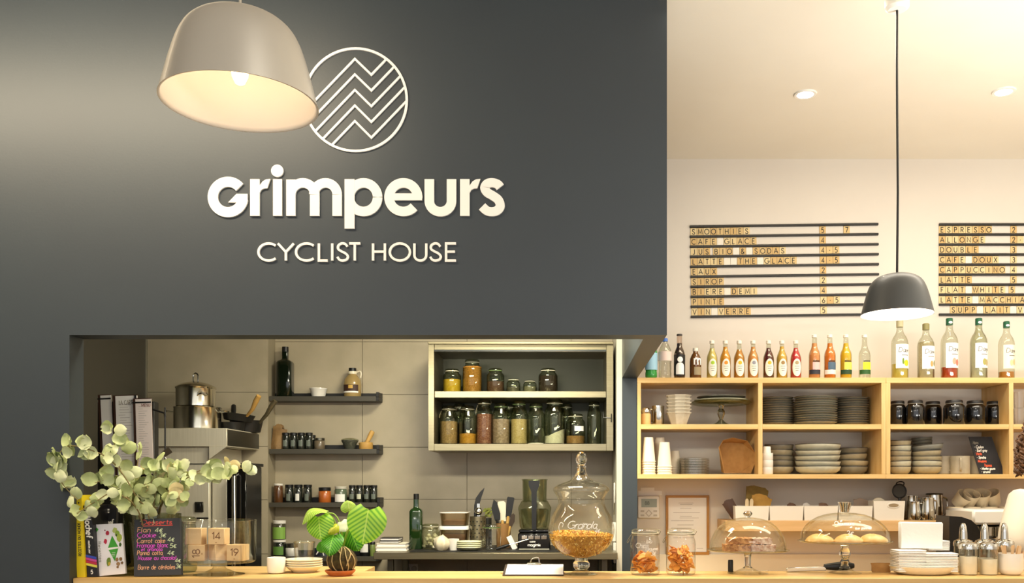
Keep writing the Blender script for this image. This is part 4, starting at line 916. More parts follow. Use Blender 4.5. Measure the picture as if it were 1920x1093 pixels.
zd = dome2.location.z
HD = (1019.5 - 963) * s2 - 2.75 * s2
bellp = [(82 * s2 * c_, h_ * HD) for c_, h_ in [(1, 0), (1.0, .12), (.975, .28), (.93, .42), (.86, .57), (.75, .72), (.6, .85), (.42, .94), (.22, .985), (.06, 1)]]
def on_bell(x, z, d):
    z = max(.002, min(HD * .97, z)); R = interp(bellp, z) + .0012
    return (R * math.sin(x / R), -R * math.cos(x / R), z)
for t, h, x0, y in [('Chaussons', 9, -38, 983), ('aux pommes', 7, -4, 990), ('3\u20ac', 15, -22, 1003)]:
    part('lettering', text_g(t, h * s2 * .7, .9 * s2, .0002, x0 * s2, (1016 - y) * s2, .12, slant=.3, fn=on_bell), wr, dome2, smooth=False)
CRUMB = mat('crumble_cake', '8a4e22', .8, col2='d8a468', nscale=70, bump=1., bscale=220); SUGAR = mat('sugared_cake', 'b37a5c', .8, col2='eed9c8', nscale=70, bump=1., bscale=220)
def slab(w, d, h, seed):
    r = random.Random(seed); g = G(); nx, ny = 12, 8; top = []; vs = []
    for j in range(ny + 1):
        for i in range(nx + 1): vs.append(((i / nx - .5) * w, (j / ny - .5) * d, h + r.uniform(-.12, .1) * h))
    nt = len(vs)
    for j in range(ny + 1):
        for i in range(nx + 1): vs.append(((i / nx - .5) * w * .97, (j / ny - .5) * d * .97, 0))
    fs = []
    for j in range(ny):
        for i in range(nx):
            a = j * (nx + 1) + i; fs += [(a, a + 1, a + nx + 2, a + nx + 1), (nt + a + 1, nt + a, nt + a + nx + 1, nt + a + nx + 2)]
    for i in range(nx): fs += [(i, nt + i, nt + i + 1, i + 1), (ny * (nx + 1) + i + 1, nt + ny * (nx + 1) + i + 1, nt + ny * (nx + 1) + i, ny * (nx + 1) + i)]
    for j in range(ny): a = j * (nx + 1); b = a + nx + 1; fs += [(a, b, nt + b, nt + a), (a + nx, nt + a + nx, nt + b + nx, b + nx)]
    return g.add(vs, fs)
for x, y, w_, h, z, m, lb in [(-24, -.03, 47, 12.5, 0, CRUMB, 'brown crumble cake slice, lower one nearer the clip jars'), (23, -.02, 46, 12, 0, SUGAR, 'pale sugared crumble slice, lower one with pink crumbs'), (-18, -.02, 44, 10.5, 13.6, CRUMB, 'brown crumble cake slice on top nearer the clip jars'), (20, -.015, 40, 10, 13.2, SUGAR, 'crumble slice with icing sugar on top')]:
    single('cake_slice', lb, 'cake', slab(w_ * s1, .075, h * s1, int(x + 60)), m, (X(1402, D1) + x * s1, D1 + y, zp + z * s1 + .0005), (0, 0, .04))
PASTRY = mat('golden_pastry', 'e0a95a', .45, col2='efc988', nscale=30, coat=.2, bump=.5, bscale=60)
for x, y, lb in [(-50, -.02, 'golden half-moon pastry nearest the crumble cake'), (2, -.035, 'golden half-moon pastry in the middle, nearest the viewer'), (50, -.02, 'golden half-moon pastry nearest the napkins')]:
    g = G(); n = 20; vs = []; fs = []; rw = 27 * s2
    pr = [(1, 0), (1.02, .12), (.93, .4), (.75, .68), (.5, .9), (.25, 1.), (0, 1.02)]
    g.lathe([(0, 0)] + [(a * rw, b * 14.5 * s2) for a, b in pr], 28)
    g.v = [(x_, y_ * .75, z_ * (1 + .06 * math.sin(x_ * 420))) for x_, y_, z_ in g.v]
    single('pastry', lb, 'pastry', g, PASTRY, (X(1584, D2) + x * s2, D2 + y, zp2 + .0005), (0, 0, rnd.uniform(-.1, .1)), group='pastries under the wide dome')
# ---- small things lying on the counter
D = 3.6; s = U(D)
o = empty('serving_tongs', 'flat steel-handled server with black grip lying behind the pastry stand', 'server', (X(1474, 3.66), 3.655, zc), (0, math.radians(-2.2), 0))
part('handle', G().box(0, -.008, 0, 75 * s, .008, 8 * s, .002), CHROME, o)
part('grip', G().lathe([(0, 0), (5 * s, 0), (7 * s, 14 * s), (8.5 * s, 30 * s), (8 * s, 46 * s), (4.5 * s, 57 * s), (0, 58 * s)], 20, T(72 * s, 0, 7 * s) @ Matrix.Rotation(PI / 2, 4, 'Y') @ Matrix.Diagonal((1, .8, 1, 1))), BLACK, o)
single('marker_pen', 'short black marker standing behind the crumble cake stand', 'pen', G().lathe([(0, 0), (4.8 * s, 0), (5 * s, 1 * s), (5 * s, 20 * s), (4.3 * s, 22.5 * s), (0, 22.5 * s)], 18), BLACK, (X(1370, 3.665), 3.667, zc))
single('folded_bag', 'small brown paper bag folded on the counter beside the napkin plate', 'bag', crumpled(35 * s, 18 * s, .04, 12, .1), KRAFT, (X(1653, 3.64), 3.645, zc))
single('glass_rod', 'thin clear glass stirrer lying by the crumble cake stand foot', 'stirrer', G().tube([(0, 0, .004), (36 * s, .03, .004)], .0035, 10), GLASS, (X(1408, 3.64), 3.64, zc))
# ---- napkins
D = 3.58; s = U(D)
single('oval_plate', 'pale oval plate holding the white napkins', 'plate', G().lathe([(0, 0), (44 * s, 0), (52 * s, 3 * s), (61 * s, 13 * s), (62 * s, 15 * s), (60 * s, 14.4 * s), (50 * s, 5.5 * s), (0, 3 * s)], 44, Matrix.Diagonal((1, .72, 1, 1))), CREAMC, (X(1730, D), D, zc))
NAP = mat('napkin_paper', 'f6f3ec', .85, bump=.2, bscale=80)
def napkin_pile(w, d, n, t, seed):
    r = random.Random(seed); g = G()
    for k in range(n):
        a = r.uniform(-.03, .03); x = r.uniform(-.0015, .0015)
        g.box(-w / 2, -d / 2, k * t, w / 2, d / 2, (k + .8) * t, t * .25, T(x, x, 0) @ rotz(a))
    return g
zn = zc + 5.7 * s
for lb, x, y, z, w_, d_, n, t, rot in [('leaning pile of white napkins at the plate end near the pastries', 1700, -.015, 0, 54, .075, 14, 2.9, (0, 0, .12)), ('wide pile of white napkins at the plate end near the shakers', 1758, -.012, 0, 58, .08, 12, 2.9, (0, 0, -.1)),
                                      ('white napkin pile on top at the back of the plate', 1765, .05, 48, 40, .06, 8, 2.3, (0, 0, .05))]:
    single('napkin_pile', lb, 'napkins', napkin_pile(w_ * s, d_, n, t * s, int(x)), NAP, (X(x, D), D + y, zn + z * s * .78), rot, group='napkin piles on the plate')
single('napkin_block', 'upright white block of folded napkins standing above the piles', 'napkins', napkin_pile(78 * s, 48 * s, 9, .0042, 9), NAP, (X(1731, D), D + .045, zn + 42 * s + 24 * s), (math.radians(90), 0, 0))
# ---- sugar shakers
SUG = mat('white_sugar', 'efe4c4', .8)
def shaker(px, D, fill, lb, hp=52, spout=True):
    s = U(D); R = 16.4 * s; H = hp * s
    o = empty('sugar_shaker', lb, 'shaker', (X(px, D), D, zc), group='sugar shakers on the bar counter')
    part('glass_body', G().lathe([(0, 0), (R * .94, 0), (R, .03 * H), (R, .93 * H), (R * .93, .97 * H), (R * .9, H)], 32), GLASS, o, ang=60)
    part('sugar', G().lathe([(0, .02 * H), (R * .9, .03 * H), (R * .92, .05 * H), (R * .92, fill * H), (0, (fill + .02) * H)], 28), SUG, o)
    part('cap', G().lathe([(R * .96, .93 * H), (R * 1.08, .93 * H), (R * 1.08, 1.05 * H), (R * .98, 1.12 * H), (R * .55, 1.18 * H), (0, 1.2 * H)], 32), CHROME, o)
    part('pour_tube', G().cyl(.0095, .62 * H, 1.1 * H, 16), STEEL, o)
    if spout: part('spout', G().lathe([(7.5 * s, 1.16 * H), (7 * s, 1.4 * H), (5.8 * s, 1.62 * H), (3.5 * s, 1.74 * H), (0, 1.77 * H)], 20), CHROME, o)
shaker(1815.5, 3.55, .66, 'sugar shaker with clear glass body beside the napkin plate', spout=False)
shaker(1853.5, 3.55, .56, 'sugar shaker with clear glass body next to the cup of stirrers', spout=False)
shaker(1806, 3.665, .5, 'sugar shaker at the back with a chrome bullet spout, nearer the napkins')
shaker(1846, 3.665, .5, 'sugar shaker at the back with a chrome bullet spout, middle one')
shaker(1883, 3.665, .5, 'sugar shaker at the back with chrome bullet spout behind the stirrers')
D = 3.55; s = U(D)
single('stirrer_cup', 'rounded white cup full of wooden stirrers at the counter end', 'cup', G().lathe([(0, 0), (15 * s, 0), (20 * s, 4 * s), (22.4 * s, 12 * s), (22.6 * s, 40 * s), (21.4 * s, 40 * s), (21.2 * s, 12 * s), (14 * s, 3 * s), (0, 2 * s)], 36), WHITEC, (X(1895, D), D, zc))
ST = mat('stirrer_wood', 'e2bc8c', .6)
sm = G().prism([(x * s, z * s) for x, z in [(-2.6, 0), (2.6, 0), (2.6, 48), (1.6, 51), (0, 52), (-1.6, 51), (-2.6, 48)]], -.0008, .0008).mesh('stirrer', ST, smooth=False)
for k in range(12):
    o = bpy.data.objects.new('stirrer', sm); COL.objects.link(o); a = -.42 + .075 * k
    o.location = (X(1895, D) + (k - 5.5) * 1.6 * s, D + rnd.uniform(-.02, .02), zc + 4 * s); o.rotation_euler = (rnd.uniform(-.15, .15), a, rnd.uniform(-.6, .6))
    tag(o, 'flat pale wooden stirrer standing in the rounded white cup', 'stirrer', 'wooden stirrers in the white cup')
# ================================================================ kitchen behind the pass-through
# ---- three black picture ledges and one lower ledge
def ledge(label, y, x1):
    D = 5.12; s = U(D); zt = Z(y, D)
    o = empty('wall_ledge', label, 'shelf', (-1.652, D, zt), group='black ledges on the tiled wall'); wd = X(x1, 5.15) + 1.652; dp = 5.2315 - D
    part('base_plate', G().box(0, 0, -7.5 * s, wd, dp, -.0005, .001), BLACKM, o)
    part('back_strip', G().box(0, dp - .008, 0, wd, dp, 10 * s, .001), BLACKM, o)
    part('end_cap', G().box(wd - 5 * s, 0, 0, wd, dp - .008, 9 * s, .001), BLACKM, o)
    part('front_lip', G().box(0, -.003, -7.8 * s, wd - 5 * s, -.0003, 1 * s, .0005), mat('lit_ledge_front', '4a463c', .45), o)  # light falling on the lip put into a paler tone than the ledge
    return zt
ZL1 = ledge('top black ledge with the dark bottle and syrup jug', 744, 712); ZL2 = ledge('second black ledge with the mortar', 843, 713)
ZL3 = ledge('third black ledge with black-lidded spice jars', 943, 714); ZL4 = ledge('lowest black ledge behind the potted plant', 1044, 712)
DARKG = mat('dark_green_bottle', '10180d', .15, coat=.5)
def square_bottle(label, px, D, z, wpx, hpx, m, capm, marks=None):
    s = U(D); R = wpx / 2 * s; H = hpx * s
    o = empty('oil_bottle', label, 'bottle', (X(px, D), D, z))
    part('body', G().lathe([(0, 0), (R * 1.12, 0), (R * 1.18, .01 * H), (R * 1.18, .68 * H), (R * 1.0, .715 * H), (R * .52, .745 * H), (R * .46, .77 * H), (R * .46, .9 * H), (0, .9 * H)], 32, sq=5), m, o, ang=50)
    part('cap', G().cyl(R * .5, .9 * H, H, 18), capm, o)
    return o, R, H
D = 5.17; s = U(D)
square_bottle('dark square-shouldered oil bottle on the top black ledge', 535, D, ZL1 + .0005, 24, 95, DARKG, BLACK)
single('ramekin', 'small white bowl on the top black ledge', 'bowl', G().lathe([(0, 0), (12 * s, 0), (15.5 * s, 15 * s), (16.5 * s, 16 * s), (16.3 * s, 17.3 * s), (14.8 * s, 16.5 * s), (11.3 * s, 1.5 * s), (0, 1.5 * s)], 32), WHITEC, (X(597, D), D, ZL1 + .0005))
o = empty('syrup_jug', 'amber jug with handle, black cap and brown label on the top ledge', 'jug', (X(661, D), D, ZL1 + .0005))
pr = [(0, 0), (15 * s, 0), (16 * s, 2 * s), (16.5 * s, 24 * s), (15 * s, 33 * s), (10 * s, 40 * s), (7.5 * s, 43 * s), (7 * s, 49 * s), (0, 49 * s)]
part('body', G().lathe(pr, 32), mat('jug_amber', 'b59a62', .25, coat=.4, trans=.2), o, ang=60)
part('cap', G().cyl(7 * s, 49 * s, 55 * s, 20), BLACK, o)
part('neck_ring', G().lathe([(7 * s, 43 * s), (8.3 * s, 44 * s), (8 * s, 49 * s), (7 * s, 49 * s)], 24), CREAMC, o)
part('handle', G().tube(spline([(7 * s, -.004, 47 * s), (14 * s, -.006, 49 * s), (16.5 * s, -.006, 45 * s), (15.5 * s, -.005, 37 * s)]), 1.5 * s, 8), CREAMC, o)
part('label', G().wrap([(11 * s, -1.1, .9), (23 * s, -1.1, .9)], 16.4 * s, 8), mat('brown_label', '3e2416', .6), o)
part('label_stripe', G().wrap([(8 * s, -1.1, .9), (11 * s, -1.1, .9)], 16.2 * s, 8, .0012), LABELWH, o)
part('label_print', G().wrap([(16 * s, -.25, .25), (22 * s, -.25, .25)], 16.4 * s, 4, .0016), mat('gold_print', 'c9a24a', .5), o)
def small_jar(label, px, D, z, rp, hp, bodym, lidm, lidf=.16, lab=None, group=None, name='spice_jar', cat='jar'):
    s = U(D); R = rp * s; H = hp * s
    o = empty(name, label, cat, (X(px, D), D, z), (0, 0, 0), group)
    part('body', G().lathe([(0, 0), (R * .93, 0), (R, .04 * H), (R, (1 - lidf) * H - .06 * H), (R * .86, (1 - lidf) * H), (0, (1 - lidf) * H)], 24), bodym, o, ang=60)
    part('lid', G().lathe([(0, (1 - lidf) * H), (R * .96, (1 - lidf) * H), (R * .98, .98 * H), (R * .9, H), (0, H)], 24), lidm, o)
    if lab: part('label', G().wrap([(lab[1] * H, -lab[3], lab[3]), (lab[2] * H, -lab[3], lab[3])], R, 6), lab[0], o)
    return o
SPICE = mat('dark_spice_glass', '23261f', .15, coat=.6); SPICE2 = mat('brown_spice_glass', '5a3a20', .2, coat=.5)
GREYLAB = mat('grey_label', '6a7268', .6)
o = single('paper_bag', 'twisted brown paper bag at the corner of the second ledge', 'bag', crumpled(24 * s, 50 * s, .05, 21, .55), mat('tan_bag', '9c7b4e', .7, col2='7d5f38', nscale=20), (X(521, D), D - .01, ZL2 + .0005), (0, math.radians(8), 0))
nth = ['first', 'second', 'third', 'fourth']
for i, px in enumerate((536, 550.5, 565, 579.5)):
    small_jar('dark spice jar with black lid, %s from the paper bag on the second ledge' % nth[i], px, 5.155, ZL2 + .0005, 7, 32, SPICE, BLACK, .16, (GREYLAB, .2, .55, .5), 'spice jars on the second ledge')
small_jar('dark spice jar set back beside the wire-clip jar, second ledge', 585, 5.19, ZL2 + .0005, 7, 28, SPICE, BLACK, .16, None, 'spice jars on the second ledge')
small_jar('squat brown-grey jar with wire clip on the second ledge', 599, 5.16, ZL2 + .0005, 10, 22, mat('grey_brown_jar', '6b5f4c', .3, coat=.3), DSTEEL, .2)
o = empty('glass_bowl', 'low glass preserving bowl beside the mortar', 'bowl', (X(656, 5.165), 5.165, ZL2 + .0005))
part('body', G().lathe([(0, 0), (9 * s, 0), (11 * s, 6 * s), (13 * s, 12 * s), (16 * s, 16 * s), (16 * s, 18 * s), (0, 18.2 * s)], 28), mat('smoky_glass', '5d5f52', .12, coat=.5, trans=.4), o)
part('lid', G().lathe([(16 * s, 18.2 * s), (15 * s, 20 * s), (6 * s, 22 * s), (0, 22.4 * s)], 28), KGLASS, o)
WOODY = mat('mortar_wood', 'd6ac62', .5, col2='b98d47', nscale=12)
o = empty('mortar', 'wooden mortar at the end of the second ledge', 'mortar', (X(686, 5.16), 5.16, ZL2 + .0005))
part('bowl', G().lathe([(0, 0), (12 * s, 0), (13 * s, 2 * s), (13 * s, 13 * s), (11.5 * s, 14 * s), (10 * s, 5 * s), (0, 3.5 * s)], 28), WOODY, o)
single('pestle', 'wooden pestle with dark tip leaning in the mortar', 'pestle', G().lathe([(0, 0), (4.5 * s, 1 * s), (4 * s, 14 * s), (4.8 * s, 30 * s), (4.2 * s, 34 * s), (0, 35 * s)], 18), WOODY, (X(684, 5.16), 5.155, ZL2 + 4.5 * s), (0, math.radians(26), 0))
D = 5.16
small_jar('brown spice jar with a white lid at the corner of the third ledge', 522, D, ZL3 + .0005, 8.5, 36, SPICE2, WHITEP, .1, None)
for i, px in enumerate((542.5, 559.5, 577)):
    small_jar('dark spice jar with black lid, %s from the corner on the third ledge' % nth[i], px, D, ZL3 + .0005, 8, 34, SPICE, BLACK, .15, (GREYLAB if i != 1 else LABELWH, .12, .5, .45), 'spice jars on the third ledge')
small_jar('jar of orange powder with a black lid on the third ledge', 609, D, ZL3 + .0005, 11.5, 29, mat('orange_powder_jar', 'b5622a', .25, coat=.4), BLACK, .22, None)
small_jar('jar with wide white label and pale lid on the third ledge', 639, D, ZL3 + .0005, 11.5, 31, mat('greenish_jar', '5d6a55', .25, coat=.4), mat('pale_grey_lid', 'c9c4b4', .4), .16, (LABELWH, .06, .52, .9))
for i, px in enumerate((660.5, 674, 688, 701)):
    small_jar('small dark jar with black lid, %s past the white-labelled jar' % nth[i], px, D, ZL3 + .0005, 6.6, 33, SPICE, BLACK, .15, (mat('cream_small_label', 'cfd0b8', .6) if i == 1 else GREYLAB, .22, .5, .6), 'small jars at the end of the third ledge')
GLAB = mat('bright_green_label', '86b04c', .6)
small_jar('jar with green label at the foot of two on the lowest ledge', 524, D, ZL4 + .0005, 12, 31, SPICE, WHITEP, .14, (mat('mid_green_label', '5f8a3a', .6), .1, .6, .9))
small_jar('jar with bright green label standing on another jar', 524, D, ZL4 + .0008 + 31 * U(D), 12, 36, mat('glass_green_jar', '4c4a38', .2, coat=.5), WHITEP, .16, (GLAB, .04, .66, 1.3))
small_jar('round jar of white salt on the lowest ledge', 547, D, ZL4 + .0005, 11.5, 24, mat('salt_jar', 'd9d6cc', .3, coat=.3), DSTEEL, .3, None)
o = empty('crumpled_packet', 'crumpled dark blue packet with white print on the lowest ledge', 'packet', (X(604, D), D, ZL4 + .0005))
part('wrapper', crumpled(30 * s, 16 * s, .05, 31, .2), mat('navy_packet', '1f2836', .4), o)
part('print', G().ribbon([(-8 * s, 4 * s), (-3 * s, 12 * s), (4 * s, 9 * s), (6 * s, 2 * s)], 2 * s, .0006), LABELWH, o, loc=(0, -.032, 0), smooth=False)
small_jar('black jar with a white label behind the potted plant', 684, D, ZL4 + .0005, 9, 31, BLACK, BLACK, .15, (LABELWH, .25, .75, .9))
small_jar('narrow green jar at the end of the lowest ledge', 698.5, D, ZL4 + .0005, 5, 27, mat('olive_jar', '7c8c4a', .3, coat=.3), BLACK, .18, None)
# ---- stainless wall cabinet with jars
CD = 4.86; s = U(CD); cx0 = X(803, CD); cw = X(1150, CD) - cx0; czb = Z(845, CD); czt = Z(641, CD)
o = empty('steel_wall_cabinet', 'open stainless wall cabinet filled with glass jars', 'cabinet', (cx0, CD, czb)); dp = 5.231 - CD; H = czt - czb
zq = lambda y: Z(y, CD) - czb
part('side_panel', G().box(0, 0, 0, 11 * s, dp, H, .001), STEEL, o); part('side_panel', G().box(cw - 13 * s, 0, 0, cw, dp, H, .001), STEEL, o)
part('bottom_panel', G().box(11 * s, 0, 0, cw - 13 * s, dp, zq(832), .001), STEEL, o)
part('top_panel', G().box(11 * s, .01, zq(656), cw - 13 * s, dp, H, .001), STEEL, o)
part('door_rail', G().box(0, -.016, zq(646), cw, -.001, H, .002), STEEL, o)
part('door_rail', G().box(11 * s, -.004, zq(659.5), cw - 13 * s, .009, zq(655.5), .001), CHROME, o)
part('back_panel', G().box(11 * s, dp - .004, zq(832), cw - 13 * s, dp, zq(656), .0), mat('shaded_cabinet_back', '34352b', .35, .6), o, smooth=False)  # shade of the cabinet interior put into the panel's dark colour
part('shelf_board', G().box(11.5 * s, .012, zq(745), cw - 13.5 * s, dp - .005, zq(733), .001), STEEL, o)
h = part('handle', G().tube([(cw - 4 * s, -.018, zq(792)), (cw - 4 * s, -.018, zq(776))], 1. * s, 6), BLACK, o)
part('handle', G().tube([(cw - 19 * s, -.002, zq(773)), (cw - 18 * s, -.004, zq(783)), (cw - 4 * s, -.018, zq(784))], 1. * s, 6), BLACK, o)
ZC1 = Z(733, CD) + .0006; ZC2 = Z(832, CD) + .0006
OATS = lambda nm, a, b, sc=90: mat('food_' + nm, a, .85, col2=b, nscale=sc, bump=.6, bscale=sc * 1.5)
D = 4.985; GRS = mat('green_seal', '6f8a4c', .5)
def kjar(px, rp, ytop, zb, ybase, lb, food=None, ytopfood=None, lump=0, tilt=0, D=D, green=None, wire=False, sd=1):
    o, R, H = clip_jar('glass_jar', lb, px, D, zb, rp, ybase - ytop, 'glass jars in the steel cabinet', wire, KGLASS, green, .1, .72)
    if food:
        nm, m = food
        jar_contents(nm, nm.replace('_', ' ') + ' filling the ' + lb, R * .95, .002, (ybase - ytopfood) * U(D), m, (X(px, D), D, zb), lump, tilt, 24, sd)
    return o
kjar(847.6, 17, 684, ZC1, 729, 'squat jar nearest the left panel, upper row', ('yellow_polenta', OATS('polenta', 'd9b01e', 'c99c14')), 704, .008, 0)
kjar(885.5, 18, 666, ZC1, 729, 'tallest jar of the upper row', ('golden_chickpeas', OATS('chickpeas', 'c98a30', '8a5a18', 220)), 680, .004)
kjar(929, 16.5, 683, ZC1, 729, 'jar with a green seal on the upper row', ('brown_lentils', OATS('lentils', '6a4630', '4a2f20', 160)), 708, .002, green=GRS)
kjar(962.7, 13, 702, ZC1, 729, 'small low jar, first of two on the upper row', ('grey_seeds', OATS('seeds', '4a4638', '6a6450', 200)), 718, .002)
kjar(993.6, 12.5, 705, ZC1, 729, 'small low jar, second of two on the upper row', ('pale_seeds', OATS('pale_seeds', '8a8468', '6e6850', 200)), 717, .002)
kjar(1027.7, 18, 683, ZC1, 729, 'wide jar of dark stuff at the end of the upper row', ('dark_coffee_beans', OATS('beans', '2a1c14', '3a281c', 160)), 697, .003)
kjar(841.6, 17, 758, ZC2, 831, 'tall jar nearest the left panel, lower row', ('beige_pasta', OATS('pasta', 'b08c5c', '8a6a40', 120)), 788, .004, wire=True)
kjar(877, 16.5, 758, ZC2, 831, 'tall jar a third full of orange powder', ('orange_powder', OATS('turmeric', 'cf9428', 'bd7f1c')), 811, .007)
kjar(908, 15, 746, ZC2, 831, 'tall jar of red-brown beans', ('red_beans', OATS('red_beans', '6e2a1c', 'a8745c', 180)), 774, .003, wire=True)
kjar(939.5, 17, 753, ZC2, 831, 'tall jar with green seal and pale pink contents', ('pinkish_flakes', OATS('pink_flakes', 'b49a84', '8a705c', 90)), 784, .004, green=GRS)
kjar(973.3, 16, 748, ZC2, 831, 'tall jar of oats in the middle of the lower row', ('rolled_oats', OATS('oats', 'd6bd84', 'b89a5c', 200)), 784, .003, green=GRS)
kjar(1005, 16, 753, ZC2, 831, 'nearly empty tall jar past the oats', ('white_flour_rest', OATS('rest', 'ece6d2', 'ddd6c0')), 828, .001, green=GRS)
kjar(1040, 19.5, 746, ZC2, 831, 'big jar with slanting white flour', ('white_flour', OATS('flour', 'f0e9d2', 'e2dabf')), 810, .004, .45)
kjar(1079, 18, 773, ZC2, 831, 'shorter jar with a white paper label', ('brown_sugar', OATS('sugar', 'a87c44', '8d6434', 160)), 815, .002)
o = [x for x in COL.objects if x.name.startswith('glass_jar') and x.parent is None][-1]
part('label', G().wrap([(25 * U(D), -.1, .95), (34 * U(D), -.1, .95)], 18 * U(D), 6, .001), LABELWH, o)
kjar(1114, 13, 750, ZC2, 831, 'narrow dark empty bottle-jar at the lower row end', None)
for px, lb in [(862, 'dim jar standing behind the lower row near the pasta'), (955, 'dim jar standing behind the lower row near the oats'), (1062, 'dim jar standing behind the flour jar')]:
    kjar(px, 14, 752, ZC2, 831, lb, ('dark_tea', OATS('tea', '3a2a1c', '241a12')), 790, .003, D=5.13)
# ---- raised steel shelf with utensils
RD = 4.66; RZ = Z(1036.5, RD)
o = empty('raised_steel_shelf', 'raised stainless shelf carrying the food processor and kitchen tools', 'shelf', (X(700, RD), RD, RZ)); wd = .268 - X(700, RD) - .002; s = U(RD)
part('top', G().box(0, 0, -12.5 * s, wd, 5.231 - RD, 0, .002), STEEL, o)
for x in (.06, wd - .08):
    for y in (.06, .5): part('leg', G().box(x, y, .911 - RZ, x + .03, y + .03, -12.5 * s, .002), DSTEEL, o)
single('rubber_mat', 'black rubber mat lying on the raised steel shelf', 'mat', G().box(0, 0, 0, X(1112, 4.7) - X(768, 4.7), .47, .004, .001), mat('black_rubber', '1a1917', .6), (X(768, 4.7), 4.7, RZ + .0005))
z1 = RZ + .0006; z2 = RZ + .0049
o = empty('wall_socket', 'double white wall socket under the raised steel shelf', 'socket', (X(770, 5.23), 5.2315, Z(1066, 5.23)))
s = U(5.23); part('plate', G().box(-14 * s, -.008, -9 * s, 14 * s, -.0003, 9 * s, .002), WHITEP, o)
for x in (-7, 7): part('outlet', G().lathe([(0, 0), (5 * s, 0), (5.5 * s, .002), (0, .002)], 20, T(x * s, -.008, 0) @ Matrix.Rotation(PI / 2, 4, 'X')), mat('socket_grey', 'bdb8aa', .5), o)
D = 4.85; s = U(D)
def book(name, label, w_, d_, h_, coverm, loc, rot=(0, 0, 0), cat='book'):
    o = empty(name, label, cat, loc, rot); t = min(.003, h_ * .15)
    part('pages', G().box(-w_ / 2 + .003, -d_ / 2 + .003, t, w_ / 2 - .003, d_ / 2 - .003, h_ - t, 0), PAPER, o, smooth=False)
    part('cover', G().box(-w_ / 2, -d_ / 2, 0, w_ / 2, d_ / 2, t, 0).box(-w_ / 2, -d_ / 2, h_ - t, w_ / 2, d_ / 2, h_, 0).box(-w_ / 2, d_ / 2 - .002, t, w_ / 2, d_ / 2, h_ - t), coverm, o, smooth=False)
    return o
CRM = mat('cream_cover', 'e9e1cc', .6)
book('notebook', 'cream notebook at the bottom of the pile beside the green bottle', 57 * s, .16, 7.5 * s, CRM, (X(738, D), D, z1), (0, 0, .03))
book('notebook', 'cream notebook second from the bottom beside the green bottle', 55 * s, .15, 6.5 * s, CRM, (X(739, D), D, z1 + 7.7 * s), (0, 0, -.03))
book('notebook', 'black notebook under the smaller one on the notebook pile', 36 * s, .12, 4.2 * s, BLACK, (X(734, D), D - .01, z1 + 14.5 * s), (0, 0, .02))
book('notebook', 'black notebook on top of the notebook pile', 35 * s, .11, 5 * s, BLACK, (X(735, D), D - .01, z1 + 19 * s), (0, 0, -.02))
GBOT = mat('green_bottle_glass', '1c3a16', .12, coat=.7, trans=.3)
o, R, H = square_bottle('dark green oil bottle with white mark on the raised steel shelf', 780.5, 4.88, z2, 20.5, 103, GBOT, BLACK)
part('emblem', G().ribbon([(.2 * R, .42 * H), (.9 * R, .42 * H), (.9 * R, .37 * H), (.3 * R, .36 * H)], .008, .0006).ribbon([(.3 * R, .47 * H), (.5 * R, .44 * H)], .006, .0006), LABELWH, o, loc=(0, -R * 1.03, 0), smooth=False)
D = 4.83; s = U(D)
o, R, H = clip_jar('glass_jar', 'round glass jar of garlic cloves beside the green bottle', 807.5, D + .06, z2, 17, 47, None, True, KGLASS, None, .12, .8)
CLOVE = mat('garlic_skin', 'ece2c8', .6, col2='d9cba8', nscale=40)
clm = G().lathe([(0, 0), (.008, .002), (.011, .008), (.007, .017), (0, .022)], 10).mesh('garlic_clove', CLOVE)
for k in range(30):
    c = bpy.data.objects.new('garlic_clove', clm); COL.objects.link(c); a = rnd.uniform(0, 6.28); rr = (R - .014) * math.sqrt(rnd.random())
    c.location = (X(807.5, D + .06) + rr * math.cos(a), D + .06 + rr * math.sin(a), z2 + .010 + .056 * k / 30); c.rotation_euler = (rnd.uniform(-1.5, 1.5), rnd.uniform(-1.5, 1.5), 0)
    tag(c, 'pale garlic clove inside the round glass jar', 'garlic', 'garlic cloves in the jar')
g = G(); g.lathe([(0, 0), (8 * s, 0), (13 * s, 6 * s), (14.5 * s, 14 * s), (12 * s, 22 * s), (6 * s, 26 * s), (2 * s, 28 * s), (0, 30 * s)], 24)
g.v = [(x * (1 + .07 * math.cos(6 * math.atan2(y, x))), y * (1 + .07 * math.cos(6 * math.atan2(y, x))), z) for x, y, z in g.v]
single('garlic_bulb', 'large pale garlic bulb in front of the jar of cloves', 'garlic', g, CLOVE, (X(826, D - .06), D - .06, z2), (0, .15, 0))
single('paper_cup', 'small white cup between the garlic bulb and the stacked saucers', 'cup', G().lathe([(0, 0), (7.5 * s, 0), (10.5 * s, 21 * s), (9.8 * s, 21 * s), (7 * s, 1 * s), (0, 1 * s)], 24), WHITEC, (X(850.5, D - .05), D - .05, z2))
sm_ = G().lathe([(0, 0), (14 * s, 0), (20 * s, 2.5 * s), (23.5 * s, 6 * s), (23 * s, 7 * s), (19 * s, 4 * s), (0, 1.6 * s)], 32).mesh('saucer', mat('pale_green_saucer', 'dcdcb8', .35))
stack(4, 880, D - .05, z2, 3.4 * s, [sm_], 'saucer', 'saucer', lambda i, n: 'pale green saucer, %s in the pile by the perforated holder' % order(i, n), 'saucers on the raised steel shelf', .0006)
D = 5.0; s = U(D)
TUB = glass('frosted_tub', 'e6dcc8', .8, .25, 'e0d6c0', .3)
